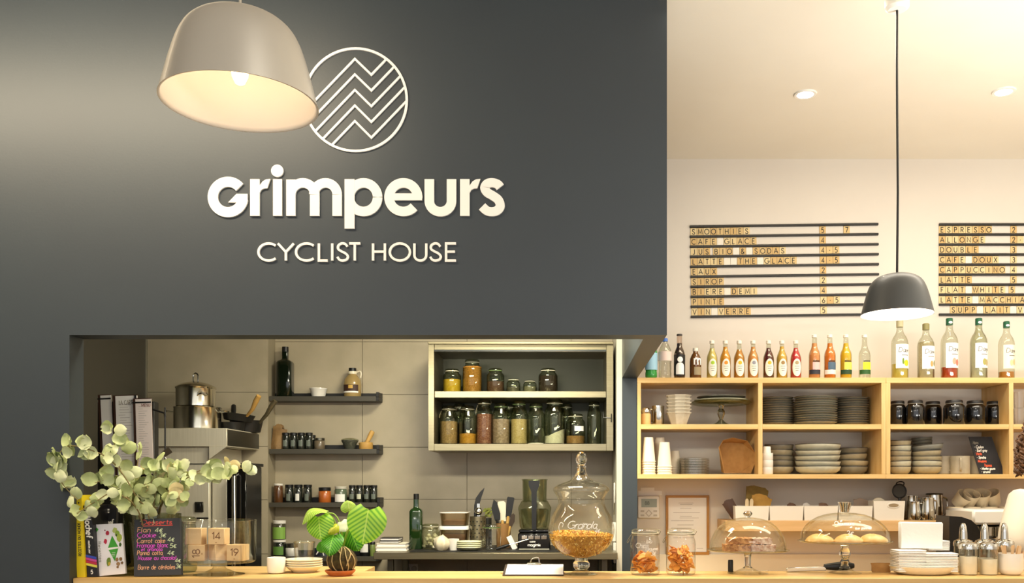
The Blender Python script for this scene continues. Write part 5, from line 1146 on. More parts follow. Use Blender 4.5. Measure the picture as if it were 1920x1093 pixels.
for z, w0, w1, h, lb, c1, lid in [(0, 23, 26, 34, 'clear plastic food tub with white lid and pinkish contents', 'c98f7a', True), (41.5, 23.5, 26, 24, 'clear plastic food tub on top with brown snacks inside', 'c08a54', False)]:
    o = empty('food_tub', lb, 'tub', (X(853, D), D, z2 + z * s))
    part('body', G().lathe([(0, 0), (w0 * s, 0), (w1 * s, h * s), ((w1 - .8) * s, h * s), ((w0 - .8) * s, 1 * s), (0, 1 * s)], 36, sq=7), TUB, o, ang=60)
    part('contents', G().lathe([(0, 1.2 * s), (w0 * .94 * s, 1.2 * s), (w1 * .9 * s, h * (.75 if lid else .38) * s), (0, h * (.8 if lid else .42) * s)], 36, sq=7), OATS('tub' + c1, c1, 'd9b8a0', 60), o)
    part('lid' if lid else 'rim', G().lathe([(0, h * s), ((w1 + 2.5) * s, h * s), ((w1 + 2.5) * s, (h + 4) * s), ((w1 + 1) * s, (h + 6.5) * s), (0, (h + 6.8) * s)], 36, sq=7) if lid else G().lathe([(w1 * s, (h - 1) * s), ((w1 + 1.3) * s, (h - 1) * s), ((w1 + 1.3) * s, (h + 1) * s), (w1 * s, (h + 1) * s)], 36, sq=7), WHITEP, o)
D = 4.95; s = U(D)
o = empty('utensil_holder', 'perforated steel utensil holder with knife and ladle', 'holder', (X(896, D), D, z2)); R = 15 * s; H = 59 * s
part('body', G().lathe([(0, 0), (R, 0), (R, H), (R * .96, H), (R * .96, .002), (0, .002)], 32), STEEL, o)
g = G()
for j in range(7):
    for k in range(12):
        a = 2 * PI * k / 12 + (j % 2) * .26; g.lathe([(0, 0), (1.5 * s, 0), (1.5 * s, .0006), (0, .0006)], 8, rotz(a) @ T(0, -R, H * (.12 + .12 * j)) @ Matrix.Rotation(PI / 2, 4, 'X'))
part('perforations', g, mat('hole_dark', '0e0e0c', .8), o, smooth=False, kind='stuff')
zt = z2 + .004
single('kitchen_knife', 'black curved knife blade standing in the perforated holder', 'knife', G().prism([(x * s, z * s) for x, z in [(-4, 0), (3, 0), (4, 62), (6, 80), (9, 92), (13, 104), (15, 112), (7, 104), (-1, 92), (-4, 78)]], -.002, .002), mat('black_blade', '1b1a18', .35), (X(891, D), D + .012, zt), (0, .02, 0))
o = empty('ladle', 'steel ladle standing bowl-up in the perforated holder', 'ladle', (X(899, D), D - .012, zt), (0, -.02, 0))
part('handle', G().box(-3 * s, -.0015, 0, 3 * s, .0015, 82 * s, .001), CHROME, o)
part('bowl', G().sphere((0, -.006, 67 * s), 7.5 * s, 18, 10, (1, .7, 1)), CHROME, o)
single('herb_pot', 'small dark pot of green herbs behind the perforated holder', 'plant', G().cyl(8 * s, 0, 54 * s, 18), mat('dark_pot', '23221c', .5), (X(914, 5.1), 5.1, z2))
g = G(); r_ = random.Random(3)
for k in range(26):
    a = r_.uniform(0, 6.28); q_ = r_.uniform(0, 8) * s; x, y, z = q_ * math.cos(a), q_ * math.sin(a), r_.uniform(0, 16) * s
    g.prism([(x - 3 * s, z), (x + 2 * s, z + 1 * s), (x + 3 * s, z + 5 * s), (x - 1 * s, z + 4 * s)], y, y + .001)
o = single('herb_leaves', 'tuft of green herb leaves in the small dark pot', 'herbs', g, mat('herb_green', '6f7a24', .6, col2='8a8a3a', nscale=60), (X(914, 5.1), 5.1, z2 + 54.3 * s), kind='stuff', smooth=False)
D = 4.78; s = U(D)
o, R, H = clip_jar('glass_jar', 'open ribbed glass jar with pale green rim in front of the spatulas', 922, D, z2, 17.5, 48, None, False, GLASS, GRS, .12, .93)
D = 5.0; s = U(D)
o = empty('spatula_pot', 'brown wooden pot holding spatulas behind the ribbed jar', 'pot', (X(944, D), D, z2))
part('body', G().lathe([(0, 0), (13 * s, 0), (14 * s, 45 * s), (12.6 * s, 45 * s), (11.8 * s, 2 * s), (0, 2 * s)], 28), mat('pot_wood', '9a713f', .5, col2='7f5a30', nscale=10), o)
def spat(label, x, tilt, h, blade, bm, hm, dy=0):
    o = empty('spatula', label, 'spatula', (X(x, D), D + dy, z2 + .008), (0, tilt, 0))
    part('handle', G().tube([(0, 0, 0), (0, 0, (h - 28) * s)], [2.4 * s, 2.8 * s], 8), hm, o)
    part('blade', G().prism([(a * s, (h - 30 + b) * s) for a, b in blade], -.003, .003), bm, o)
spat('black pointed spatula leaning out of the brown pot', 940, -.16, 78, [(-4, 0), (6, 0), (8, 12), (5, 34), (0, 40), (-7, 24)], BLACK, BLACK, -.01)
spat('cream rubber spatula between two black ones in the pot', 944, -.05, 76, [(-7, 0), (7, 0), (8, 34), (4, 38), (-6, 37), (-8, 30)], CREAMC, WOODY, .012)
spat('black brush with wooden handle leaning out of the brown pot', 946, .13, 84, [(-5, 0), (5, 0), (7, 36), (5, 38), (-6, 38), (-7, 34)], BLACK, WOODY, 0)
spat('dark wooden spoon leaning low out of the brown pot', 948, .24, 66, [(-3, 0), (3, 0), (6, 12), (4, 24), (0, 27), (-4, 22)], mat('dark_spoon', '3a2a1c', .5), WOODY, -.02)
D = 4.74; s = U(D)
o = empty('thermometer_probe', 'black thermometer with thin steel probe lying across the mat', 'thermometer', (X(930, D), D, z2 + 3.2 * s), (0, math.radians(-17), 0))
part('body', G().tube([(0, 0, 0), (14 * s, 0, 0), (26 * s, 0, 0)], [2.5 * s, 3.4 * s, 2.4 * s], 10), BLACK, o); part('probe', G().tube([(26 * s, 0, 0), (64 * s, 0, 0)], .8 * s, 8), CHROME, o)
single('white_card', 'small white card leaning beside the food processor', 'card', G().box(-5 * s, -.001, 0, 5 * s, .001, 28 * s), PAPER, (X(966, 4.85), 4.85, z2), (math.radians(-6), math.radians(-27), 0), smooth=False)
# food processor
D = 4.86; s = U(D)
o = empty('food_processor', 'black food processor with smoky clear bowl on the raised shelf', 'food processor', (X(1002.5, D), D, z2))
part('base', G().box(-30 * s, -.085, 0, 30 * s, .085, 32 * s, .008).box(-29 * s, -.07, 32 * s, 29 * s, .07, 38 * s, .006), mat('gloss_black', '101010', .2, coat=.4), o)
part('foot_strip', G().box(-28 * s, -.088, 1 * s, 28 * s, -.0855, 3 * s), mat('pale_strip', 'a9a898', .4), o, smooth=False)
g = G()
for k in range(4): g.box((-23 + 12 * k) * s, -.088, 20 * s, (-13 + 12 * k) * s, -.0855, 27 * s, .0008)
part('buttons', g, CHROME, o)
part('lettering', text_g('cuisine', 3.2 * s, .6 * s, .0004, -8 * s, 14.5 * s, .15) , LABELWH, o, loc=(0, -.0855, 0), smooth=False)
part('lettering', text_g('magimix', 5.2 * s, 1.1 * s, .0004, -11.5 * s, 7.5 * s, .12, fit=23 * s), LABELWH, o, loc=(0, -.0855, 0), smooth=False)
SMOKE = glass('smoky_bowl', 'e4e6da', .5, .14, 'c5c8b0', .1)
part('bowl', G().lathe([(25 * s, 38 * s), (28 * s, 42 * s), (29.5 * s, 66 * s), (31 * s, 76 * s), (31 * s, 78 * s), (24.5 * s, 90 * s), (24 * s, 91 * s)], 36), SMOKE, o, ang=60)
part('inner_bowl', G().lathe([(22 * s, 40 * s), (26 * s, 66 * s), (26 * s, 74 * s), (20 * s, 76 * s)], 32), SMOKE, o)
part('feed_tube', G().lathe([(22 * s, 88 * s), (23 * s, 128 * s), (24.3 * s, 130 * s), (24.3 * s, 131 * s), (21.5 * s, 131 * s), (20.5 * s, 90 * s)], 32, Matrix.Diagonal((1, .7, 1, 1))), SMOKE, o)
part('handle', G().prism([(x * s, z * s) for x, z in [(-4, 38), (4, 38), (4.5, 80), (5, 108), (10, 120), (10, 128), (-10, 128), (-10, 120), (-5, 108), (-4.5, 80)]], -.1, -.08), BLACK, o)
part('blade_hub', G().cyl(5 * s, 38 * s, 86 * s, 16), mat('hub_grey', '4b4f45', .4), o)
# hanging tools on the pale side tiles
o = empty('white_spatula', 'white utensil hanging on the pale kitchen side wall', 'utensil', (.262, 4.9, Z(905, 4.9)))
s = U(4.9); part('blade', G().box(-.004, -.012, -38 * s, .004, .012, 0, .003), WHITEP, o); part('handle', G().tube([(0, 0, -38 * s), (-.002, 0, -60 * s)], .003, 8), STEEL, o)
single('blue_pen', 'blue marker hanging on the kitchen side wall behind the granola jar', 'pen', G().lathe([(0, 0), (.003, .004), (.009, .016), (.010, .07), (.006, .082), (0, .083)], 14), mat('blue_pen_plastic', '1e2f70', .3), (.2565, 4.9, Z(1058, 4.9)))
o = empty('wall_socket', 'white socket column low on the kitchen side wall', 'socket', (.2675, 4.86, Z(1055, 4.86))); part('plate', G().box(-.014, -.03, 0, -.0003, .04, 38 * s, .002), WHITEP, o); part('cover', G().box(-.02, -.02, 40 * s, -.0003, .04, 75 * s, .002), WHITEP, o)
# ---- hood, oven and pans at the kitchen's dark corner
HX = X(425, 4.6); zt = Z(803, 4.6); zb = Z(837, 4.6)
SST = mat('satin_steel', 'e0d9c5', .42, .3, col2='d5ceb8', nscale=4, stretch=(40, 1, 1))
o = empty('steel_hood', 'stainless hood unit with flat top carrying pots and pans', 'hood', (HX, 4.6, .91))
part('hood_box', G().box(-.55, 0, zb - .91, 0, .485, zt - .91, .002), SST, o)
part('side_plate', G().box(.0003, .01, zb - .905, .002, .48, zt - .915), mat('dark_side_plate', '3c3a30', .35, .6), o, smooth=False)
part('lower_panel', G().box(-.55, .02, 0, X(392, 4.62) - HX, .485, zb - .911, .002), SST, o)
part('panel_joint', G().box(-.55, .0175, Z(870.5, 4.62) - .91, X(392, 4.62) - HX, .0198, Z(869, 4.62) - .91), DSTEEL, o, smooth=False)
part('gusset', G().prism([(X(392, 4.6) - HX, Z(861, 4.6) - .91), (0, zb - .91), (X(392, 4.6) - HX, zb - .91)], 0, .02), SST, o, smooth=False)
w_ = part('switch_plate', G().box(X(366, 4.62) - HX, .014, Z(960, 4.62) - .91, X(382, 4.62) - HX, .0195, Z(941, 4.62) - .91, .001), DSTEEL, o)
part('switch', G().box(X(370, 4.62) - HX, .011, Z(956, 4.62) - .91, X(377, 4.62) - HX, .0138, Z(944, 4.62) - .91, .001), BLACK, w_)
part('slot', G().box(X(369, 4.62) - HX, .016, Z(974, 4.62) - .91, X(391, 4.62) - HX, .0198, Z(970, 4.62) - .91, 0), BLACK, o, smooth=False)
single('kitchen_plinth', 'steel base cabinet under the hood unit and the oven', 'cabinet', G().box(-.55, 0, 0, .09, .485, .909, .003), DSTEEL, (HX, 4.6, 0))
OD = 4.64
o = empty('tall_oven', 'tall black glass oven with steel frame beside the hood unit', 'oven', (X(398, OD), OD, .91)); OX_ = X(398, OD)
ow = X(460, OD) - OX_; oh = Z(874, OD) - .91
part('body', G().box(0, .02, 0, ow, .25, oh, .003), mat('oven_black', '191816', .3), o)
part('frame', G().box(0, 0, 0, X(425, OD) - OX_, .0195, oh, .002), SST, o)
part('door_glass', G().box(X(425.5, OD) - OX_, .004, .01, ow, .0195, oh - .01, .001), mat('oven_glass', '131210', .08, coat=.5), o)
part('handle', G().tube([(X(443, OD) - OX_, .006, .03), (X(443, OD) - OX_, -.03, .04), (X(443, OD) - OX_, -.03, oh - .05), (X(443, OD) - OX_, .006, oh - .04)], .011, 10), CHROME, o)
part('top_rail', G().box(X(430, OD) - OX_, -.004, oh + .001, ow + .01, .25, oh + .016, .002), BLACK, o)
D = 4.76; s = U(D); zp_ = zt + .0006
PST = mat('pot_steel', 'dcd6c2', .17, 1.)
def pot(label, px, z, rp, hp, hz, side=True):
    R = rp * s; H = hp * s
    o = empty('cooking_pot', label, 'pot', (X(px, D), D, z))
    part('body', G().lathe([(0, 0), (R * .95, 0), (R, 2 * s), (R, H - 1.5 * s), (R * 1.02, H), (R * .97, H), (R * .96, 2 * s), (0, 2 * s)], 44), PST, o)
    for a in ((0, PI) if side else (-.9, PI - .9)):
        part('handle', G().tube(spline([(R * .98, -7 * s, hz), (R + 12 * s, -7 * s, hz + 2 * s), (R + 16 * s, 0, hz + 3 * s), (R + 12 * s, 7 * s, hz + 2 * s), (R * .98, 7 * s, hz)]), 1.5 * s, 8, rotz(a)), CHROME, o)
    return o, R, H
pot('wide stainless pot under the smaller pot on the hood unit', 370.5, zp_, 42, 42, 33 * s)
o, R, H = pot('smaller stainless pot with lid stacked on the wide pot', 367, zp_ + 42.3 * s, 35, 35, 20 * s, False)
l = empty('pot_lid', 'stainless lid with loop knob on the smaller pot', 'lid', (X(367, D), D, zp_ + 77.6 * s))
part('dome', G().lathe([(36 * s, 0), (36.5 * s, 1.5 * s), (34 * s, 4 * s), (24 * s, 9 * s), (10 * s, 12.5 * s), (0, 13 * s)], 40), PST, l)
part('knob', G().tube(spline([(-4 * s, 0, 12.5 * s), (-4.5 * s, 0, 24 * s), (0, 0, 29 * s), (4.5 * s, 0, 24 * s), (4 * s, 0, 12.5 * s)]), 1.6 * s, 8), CHROME, l)
PANB = mat('pan_black', '191816', .4)
def pan(label, px, D, z, rp, hp, hm, ha, rot=(0, 0, 0), inner=PANB, hlen=46):
    s = U(D); R = rp * s; H = hp * s
    o = empty('frying_pan', label, 'pan', (X(px, D), D, z), rot)
    part('body', G().lathe([(0, 0), (R * .78, 0), (R * .84, .6 * s), (R, H), (R * .97, H), (R * .76, 2 * s), (0, 2 * s)], 36), PANB, o)
    part('pan_base', G().cyl(R * .72, 2.1 * s, 2.6 * s, 28), inner, o)
    part('handle', G().tube([(R * .95 * math.cos(ha), R * .95 * math.sin(ha), H * .8), ((R + 14 * s) * math.cos(ha), (R + 14 * s) * math.sin(ha), H + 10 * s), ((R + hlen * .6 * s) * math.cos(ha), (R + hlen * .6 * s) * math.sin(ha), H + 26 * s), ((R + hlen * .8 * s) * math.cos(ha), (R + hlen * .8 * s) * math.sin(ha), H + 36 * s)], [2.5 * s, 3.6 * s, 5 * s, 4.6 * s], 10), hm, o)
    return o
pan('black frying pan at the bottom beside the wide pot', 436, 4.86, zp_, 24, 16, BLACK, PI * .6)
pan('black frying pan with bare wooden handle on top of the others', 446, 4.87, zp_ + 19 * s, 30, 14, WOODY, -PI * .22, (0, math.radians(7), 0), hlen=38)
pan('dark frying pan with steel handle set back over the hood edge', 462, 5.0, zp_, 30, 22, STEEL, -PI * .1, (0, 0, 0), SST, 42)
# ---- dark cupboard with hanging menus
BD_ = 4.1; bx0 = X(181, BD_); bx1 = X(285, BD_); bz = Z(752, BD_)
o = empty('black_cupboard', 'tall black cupboard in the kitchen corner behind the eucalyptus', 'cupboard', (bx0, BD_, 0))
part('body', G().box(0, .02, 0, bx1 - bx0, .07, bz, .004), mat('cupboard_black', '1b1a17', .5), o); part('door', G().box(.004, 0, .05, bx1 - bx0 - .004, .018, bz - .004, .003), mat('cupboard_black', '1b1a17', .5), o)
part('top_rail', G().tube([(.05, -.012, bz - .01), (bx1 - bx0, -.012, bz - .035), (X(311, BD_) - bx0, -.012, bz - .055)], .004, 8), BLACKM, o)
part('hook', G().tube([(X(311, BD_) - bx0, -.012, bz - .055), (X(311, BD_) - bx0 + .003, -.012, bz - .075)], .005, 8), CHROME, o)
s = U(BD_ - .03); BROWNC = mat('brown_menu_cover', '4a2f22', .5); PINKP = mat('pinkish_paper', 'efe2dc', .8)
for k, (x0, x1, ytop, ybot, tl, lb) in enumerate([(196, 216, 741, 900, -.05, 'narrow white menu in a brown cover hanging furthest in the corner'), (222, 263, 742, 905, -.035, 'white menu sheet with black strap, middle of the three hanging menus'), (258, 288, 748, 890, -.03, 'pinkish menu sheet nearest the steel hood unit')]):
    Dk = BD_ - .022 - .012 * k; w_ = (x1 - x0) * U(Dk); h_ = (ybot - ytop) * U(Dk)
    m = empty('hanging_menu', lb, 'menu', (X((x0 + x1) / 2, Dk), Dk, Z(ybot, Dk)), (0, tl, 0))
    part('cover', G().box(-w_ / 2 - .012, .002, 0, w_ / 2, .005, h_ + .004), BROWNC, m, smooth=False)
    part('sheet', G().box(-w_ / 2, -.001, .004, w_ / 2, .0015, h_), PINKP if k == 2 else PAPER, m, smooth=False)
    g = G(); r_ = random.Random(k)
    if k:
        for j in range(26):
            zz = h_ * (.90 - .03 * j); a = r_.uniform(-.38, -.3) * w_; g.ribbon([(a, zz), (a + r_.uniform(.3, .62) * w_, zz)], .0016, .0014)
        part('print_lines', g, mat('faint_print', 'b3aca6', .8), m, smooth=False)
    if k == 2: part('heading', text_g('MENU', .012, .0018, .0015, -w_ * .12, h_ * .9, .15), mat('brown_print', '8a5a4c', .7), m, smooth=False)
    if k == 1: part('heading', text_g('LA CARTE', .018, .002, .0015, -w_ * .33, h_ * .9, .15, fit=w_ * .66), GREYINK, m, smooth=False)
    part('strap', G().box(w_ * .38 if k == 1 else w_ * .28, -.004, 0, w_ * .38 + .008 if k == 1 else w_ * .28 + .006, -.0016, h_ + .002) if k == 1 else G().box(-w_ / 2 - .012, -.004, h_ - .018, w_ / 2, -.0016, h_ - .012), BLACKM, m, smooth=False)
t = empty('hanging_tag', 'small square leather tag on a black cord beside the menus', 'tag', (X(310.5, 4.08), 4.075, Z(892, 4.08)))
s = U(4.08); part('cord', G().tube([(0, 0, 0), (0, 0, 128 * s)], .0035, 6), BLACKM, t)
part('tag_plate', G().prism([(x * s, z * s) for x, z in [(-6, 43), (1, 35), (15, 44), (7, 54)]], -.008, -.004), mat('leather_tag', '4a4030', .6), t)
part('white_loop', G().tube(spline([(1 * s, -.004, 35 * s), (4 * s, -.004, 22 * s), (-4 * s, -.004, 6 * s)]), 1.1 * s, 6), WHITEC, t)
# ================================================================ things on the bar counter, left part
# ---- books leaning on the jamb
def up_book(name, label, poly, D, depth, coverm, spine_only=True):
    """upright book whose face towards the room is the quad poly (px), standing on the counter"""
    s = U(D); cx = (poly[0][0] + poly[1][0]) / 2
    pts = [((x - cx) * s, (poly[0][1] - y) * s) for x, y in poly]
    o = empty(name, label, 'book', (X(cx, D), D, zc))
    return o, pts, s
YEL = mat('yellow_cover', 'f2d616', .45)
o, P, s = up_book('yellow_book', 'tall yellow book leaning against the dark jamb', [(144.5, 1091), (160.5, 1091), (152.5, 937), (139, 937)], 3.45, .15, YEL)
part('cover', G().prism(P, 0, .15), YEL, o, smooth=False)
tl = (P[3][0] - P[0][0]) / P[3][1]
part('lettering', text_g('RECETTES DU MONDE', 4.6 * s, .9 * s, .0005, 0, 0, .22, fit=62 * s, M=Matrix.Rotation(PI / 2 - math.atan(tl) * 1.0, 4, 'Y').inverted() @ T(0, 0, -1.5 * s)), DKINK, o, loc=((P[0][0] + P[1][0]) / 2 + tl * 40 * s, -.0004, 40 * s), smooth=False)
part('spine_dot', G().box(-1.2 * s, -.0006, 0, 1.2 * s, -.0002, 3 * s), DKINK, o, loc=((P[0][0] + P[1][0]) / 2 + tl * 138 * s, 0, 138 * s), smooth=False)
BKC = mat('black_book_cover', '17161a', .4)
o, P, s = up_book('black_book', 'black cookbook with bold white title down its spine', [(162, 1089), (184, 1088), (169.5, 955), (151.5, 955)], 3.46, .15, BKC)
part('cover', G().prism(P, 0, .15), BKC, o, smooth=False)
tl = (P[3][0] - P[0][0]) / P[3][1]; mid = lambda z: ((P[0][0] + P[1][0]) / 2 + tl * z * 1.08, -.0004, z)
rm_ = lambda off: Matrix.Rotation(math.atan(-tl), 4, 'Y').inverted() @ Matrix.Rotation(PI / 2, 4, 'Y') @ T(0, 0, off)
def spine(t, h, wd, z, fit, m, o, off, slant=0.):
    # text running downwards: rotate +90 degrees about the viewing axis
    part('lettering', text_g(t, h, wd, .0005, 0, 0, .16, slant=slant, fit=fit, M=rm_(off)), m, o, loc=mid(z), smooth=False)
spine('V\u00e9lochef', 11 * s, 2.3 * s, 127 * s, 54 * s, LABELWH, o, -4 * s, .12)
spine('recettes pour', 4 * s, .8 * s, 68 * s, 24 * s, LABELWH, o, -2 * s)
for k, c in enumerate(('3b4fc0', 'd04a9a', 'c22a4a', 'e8e05a')):
    z = (38 - 5.2 * k) * s; x0 = P[0][0] + tl * z; x1 = P[1][0] + tl * z
    part('colour_band', G().prism([(x0 + .0003, z), (x1 - .0003, z - 5 * s), (x1 - .0003, z - .5 * s), (x0 + .0003, z + 4.5 * s)], -.0009, -.0002), mat('band_' + c, c, .5), o, smooth=False)
part('emblem', text_g('5', 7 * s, 1.4 * s, .0005, -2 * s, 0), LABELWH, o, loc=(mid(6 * s)[0], -.0004, 6 * s), smooth=False)
D = 3.56; s = U(D)
o = empty('black_book', 'black cookbook facing forward behind the white recipe book', 'book', (X(193, D), D, zc), (math.radians(-6), 0, 0))
part('cover', G().box(-21 * s, 0, 0, 19 * s, .02, 132 * s, .001), BKC, o, smooth=False)
part('lettering', text_g('V\u00e9lochef', 11 * s, 2.1 * s, .0006, -19 * s, 92 * s, .12, fit=34 * s), LABELWH, o, loc=(0, -.0003, 0), smooth=False)
part('small_print', G().box(-8 * s, -.0012, 115 * s, 6 * s, -.0003, 118 * s).box(-8 * s, -.0012, 120 * s, 6 * s, -.0003, 123 * s), LABELWH, o, smooth=False)
# white recipe book with a green diamond
D = 3.47; s = U(D); cx = 202; q = lambda x, y: ((x - cx) * s, (1090 - y) * s)
o = empty('recipe_book', 'white recipe book with green diamond and vegetables on its cover', 'book', (X(cx, D), D, zc), (math.radians(-5), 0, 0))
part('cover', G().prism([q(185, 1089), q(235, 1084), q(224, 990), q(171, 992.5)], 0, .012), mat('white_book_cover', 'f0edf0', .4), o, smooth=False)
def flat(nm, pts, m, off=.0004): part(nm, G().prism([q(*p) for p in pts][::-1] if False else [q(*p) for p in pts], -off - .0003, -off), m, o, smooth=False)
GRD = mat('diamond_green', '3fa02c', .5); GRD2 = mat('diamond_dark_green', '2f8a26', .5)
flat('green_diamond', [(200, 1037), (214, 1061), (220, 1035), (207, 1013)], GRD)
flat('diamond_band', [(200.5, 1040), (219.5, 1037), (220, 1034), (200, 1036)], LABELWH, .0008)
for y in (1045, 1048, 1051): part('print_line', G().ribbon([q(208, y + .6), q(214.5, y)], .7 * s, .0012), LABELWH, o, smooth=False)
flat('small_emblem', [(174, 1002), (178, 1006), (181, 1001), (177, 998)], GRD)
def blob(nm, x, y, r, c, n=9, sd=0, e=1.):
    r_ = random.Random(sd); pts = [(x + r * math.cos(-2 * PI * k / n) * r_.uniform(.75, 1.1), y + r * e * math.sin(-2 * PI * k / n) * r_.uniform(.75, 1.1)) for k in range(n)]
    part(nm, G().prism([q(*p) for p in pts], -.0009 - sd * .00002, -.0003), mat('print_' + c, c, .6), o, smooth=False)
for i, (x, y, r, c, e) in enumerate([(198, 1008, 3.3, 'b5203a', 1.5), (195, 1024, 3.6, 'c22a48', 1.4), (193, 1003, 1.2, '7a2030', 1), (212, 1003, 5, 'b9c46a', 1.2), (217, 1010, 5, '8fae3a', 1.5), (221, 1018, 5, 'a8b84a', 1.6), (223, 1030, 2.5, '3a5a1c', 1.6), (215, 1012, 1.5, '2a2a1c', 1.5), (203, 1062, 4.6, '6f8a2c', 2.1), (204, 1066, 2.6, 'c9b03a', 1.6), (218, 1058, 3.4, '9a7648', 1.2), (225, 1057, 3.2, '8a6638', 1.2), (221, 1066, 4, 'a8845a', 1), (228, 1064, 2.6, '7a5a34', 1.2), (220, 1072, 2.6, '8f6d44', 1)]):
    blob('vegetable_print', x, y, r, c, 9, i, e)
part('lettering', text_g('Recettes', 5 * s, .6 * s, .0005, 0, 0, .15, fit=38 * s, M=Matrix.Rotation(PI / 2 - .12, 4, 'Y')), GREYINK, o, loc=(q(181, 1025)[0], -.0004, q(181, 1025)[1]), smooth=False)
# ---- chalkboard
D = 3.47; s = U(D); cx = 293; q = lambda x, y: ((x - cx) * s, (1087 - y) * s)
o = empty('chalkboard', 'small black dessert chalkboard with coloured handwriting leaning on the vase', 'chalkboard', (X(cx, D), D, zc), (math.radians(-7), 0, 0))
part('board', G().prism([q(251, 1086.5), (q(339.5, 1083.5)), q(331, 976.5), q(246, 979.5)], 0, .018), mat('chalkboard_slate', '3a3c42', .7, col2='34363b', nscale=6), o, smooth=False)
INKS = {'r': mat('chalk_red', 'e2564e', .7), 'o': mat('chalk_salmon', 'f0b48c', .7), 'm': mat('chalk_magenta', 'e65ad8', .7), 'g': mat('chalk_pale_green', 'dcecc0', .7)}
def chalk(t, x, y, h, fit, c, wd=1.0, slant=.08):
    p = q(x, y); part('lettering', text_g(t, h * s, wd * s, .0005, 0, 0, .14, slant=slant, fit=fit * s, M=T(p[0], 0, p[1]) @ Matrix.Rotation(math.radians(-.8), 4, 'Y')), INKS[c], o, loc=(0, -.0003, 0), smooth=False)
chalk('Desserts', 260, 989, 8.5, 57, 'r', 1.15); part('underline', G().ribbon([q(263, 992), q(319, 990)], 1.3 * s, .0008), INKS['r'], o, smooth=False)
for t, x, y, h, f, c in [('Flan', 253, 1003.5, 9, 24, 'o'), ('4\u20ac', 286, 1003.5, 8, 14, 'g'), ('Cookie', 253, 1013.5, 9, 35, 'm'), ('3\u20ac', 294, 1013, 8, 13, 'g'), ('Carrot cake', 253, 1024, 8.5, 53, 'o'), ('4\u20ac', 311, 1021, 8, 12, 'g'),
                         ('Fromage blanc', 254, 1032.5, 8.5, 58, 'm'), ('5\u20ac', 315.5, 1033, 8, 12, 'g'), ('et granola', 262, 1039, 6.5, 40, 'm'), ('Panna cotta', 255, 1046.5, 8, 48, 'o'), ('4\u20ac', 312, 1046, 8, 12, 'g'), ('Mousse au chocolat', 257, 1056, 8, 72, 'm'), ('4\u20ac', 327, 1060, 7, 10, 'g'),
                         ('Barre de c\u00e9r\u00e9ales', 258, 1073.5, 8.5, 69, 'o'), ('3\u20ac', 329, 1071, 8, 9.5, 'g')]:
    chalk(t, x, y, h, f, c)
# ---- vase with eucalyptus
D = 3.60; s = U(D); VXp = 286
o = empty('glass_vase', 'wide clear glass vase holding the eucalyptus behind the chalkboard', 'vase', (X(VXp, D), D, zc))
R = 50 * s; H = 112 * s
part('body', G().lathe([(0, 0), (R * .96, 0), (R, .02 * H), (R, H), (R * .965, H), (R * .965, .05 * H), (0, .05 * H)], 40), glass('vase_glass', 'dfe2d4', .85, .07, 'd8d8c4'), o, ang=60)
e = empty('eucalyptus_bunch', 'bunch of dried pale green eucalyptus branches spreading from the vase', 'plant', (X(VXp, D), D, zc + .06 * H))
B0 = Vector(e.location)
EUC = [mat('eucalyptus_' + c, c, .6, sss=.0, col2=c2, nscale=30) for c, c2 in [('d0d8a4', 'bac78a'), ('c0cb92', 'a8b678'), ('dfe3bb', 'cbd5a0'), ('a9b372', '929c5e'), ('d3c492', 'bfae78')]]
def leaf_mesh(m, a, b, cup, seed):
    r_ = random.Random(seed); vs = []; fs = []; nu, nv = 5, 4
    for i in range(nu + 1):
        t = i / nu; wdt = b * math.sin(PI * min(1, t * .93 + .05)) ** .6
        for j in range(nv + 1):
            v = j / nv * 2 - 1
            vs.append((v * wdt, -cup * (v * v) * b * .5 + .18 * a * math.sin(PI * t) * cup + r_.uniform(-.0008, .0008), t * a))
    n = nv + 1
    for i in range(nu):
        for j in range(nv): p = i * n + j; fs.append((p, p + 1, p + n + 1, p + n))
    return G().add(vs, fs).mesh('leaf', m, 180)
leaves = [[leaf_mesh(m, .052, .025, c, 5 * i + k) for k, c in enumerate((.5, -.4, .9))] for i, m in enumerate(EUC)]
STEMM = mat('eucalyptus_stem', '8a7a4e', .6)
er = random.Random(21)
def add_leaf(parent, p, sc, pal, face=None):
    lf = bpy.data.objects.new('leaf', er.choice(leaves[er.choice(pal)])); COL.objects.link(lf); lf.parent = parent
    lf.location = p - B0; lf.scale = (sc,) * 3
    lf.rotation_euler = face or (er.uniform(-.9, .7), er.uniform(-PI, PI), er.uniform(-.9, .9))
def branch(pts, leafspec, pal, r0=.0032, sc=(.8, 1.1), Dn=0.):
    q = [W(*p) for p in pts]; g = G(); q2 = spline([tuple(v - B0) for v in q], 6); n = len(q2)
    st = part('stem', g.tube(q2, [r0 * (1 - .6 * k / n) for k in range(n)], 6), STEMM, e)
    for k in range(leafspec):
        t = er.uniform(.28, 1) if k else 1; i = min(n - 1, int(t * (n - 1))); p = Vector(q2[i]) + B0 + Vector((er.uniform(-.012, .012), er.uniform(-.02, .02), er.uniform(-.012, .012)))
        add_leaf(st, p, er.uniform(*sc), pal)
    return st
BS = (286, 1075, 3.6)
branch([BS, (262, 950, 3.48), (215, 870, 3.38), (165, 842, 3.34), (125, 838, 3.34), (104, 868, 3.34), (116, 905, 3.34), (146, 938, 3.34)], 36, (0, 0, 1, 2, 2))
branch([BS, (255, 955, 3.50), (225, 880, 3.42), (215, 830, 3.40), (218, 795, 3.40)], 16, (0, 1, 2))
branch([BS, (260, 960, 3.46), (215, 925, 3.36), (180, 940, 3.35), (140, 966, 3.34)], 13, (0, 1, 2))
branch([BS, (255, 955, 3.48), (205, 905, 3.40), (178, 905, 3.36)], 10, (1, 0, 3))
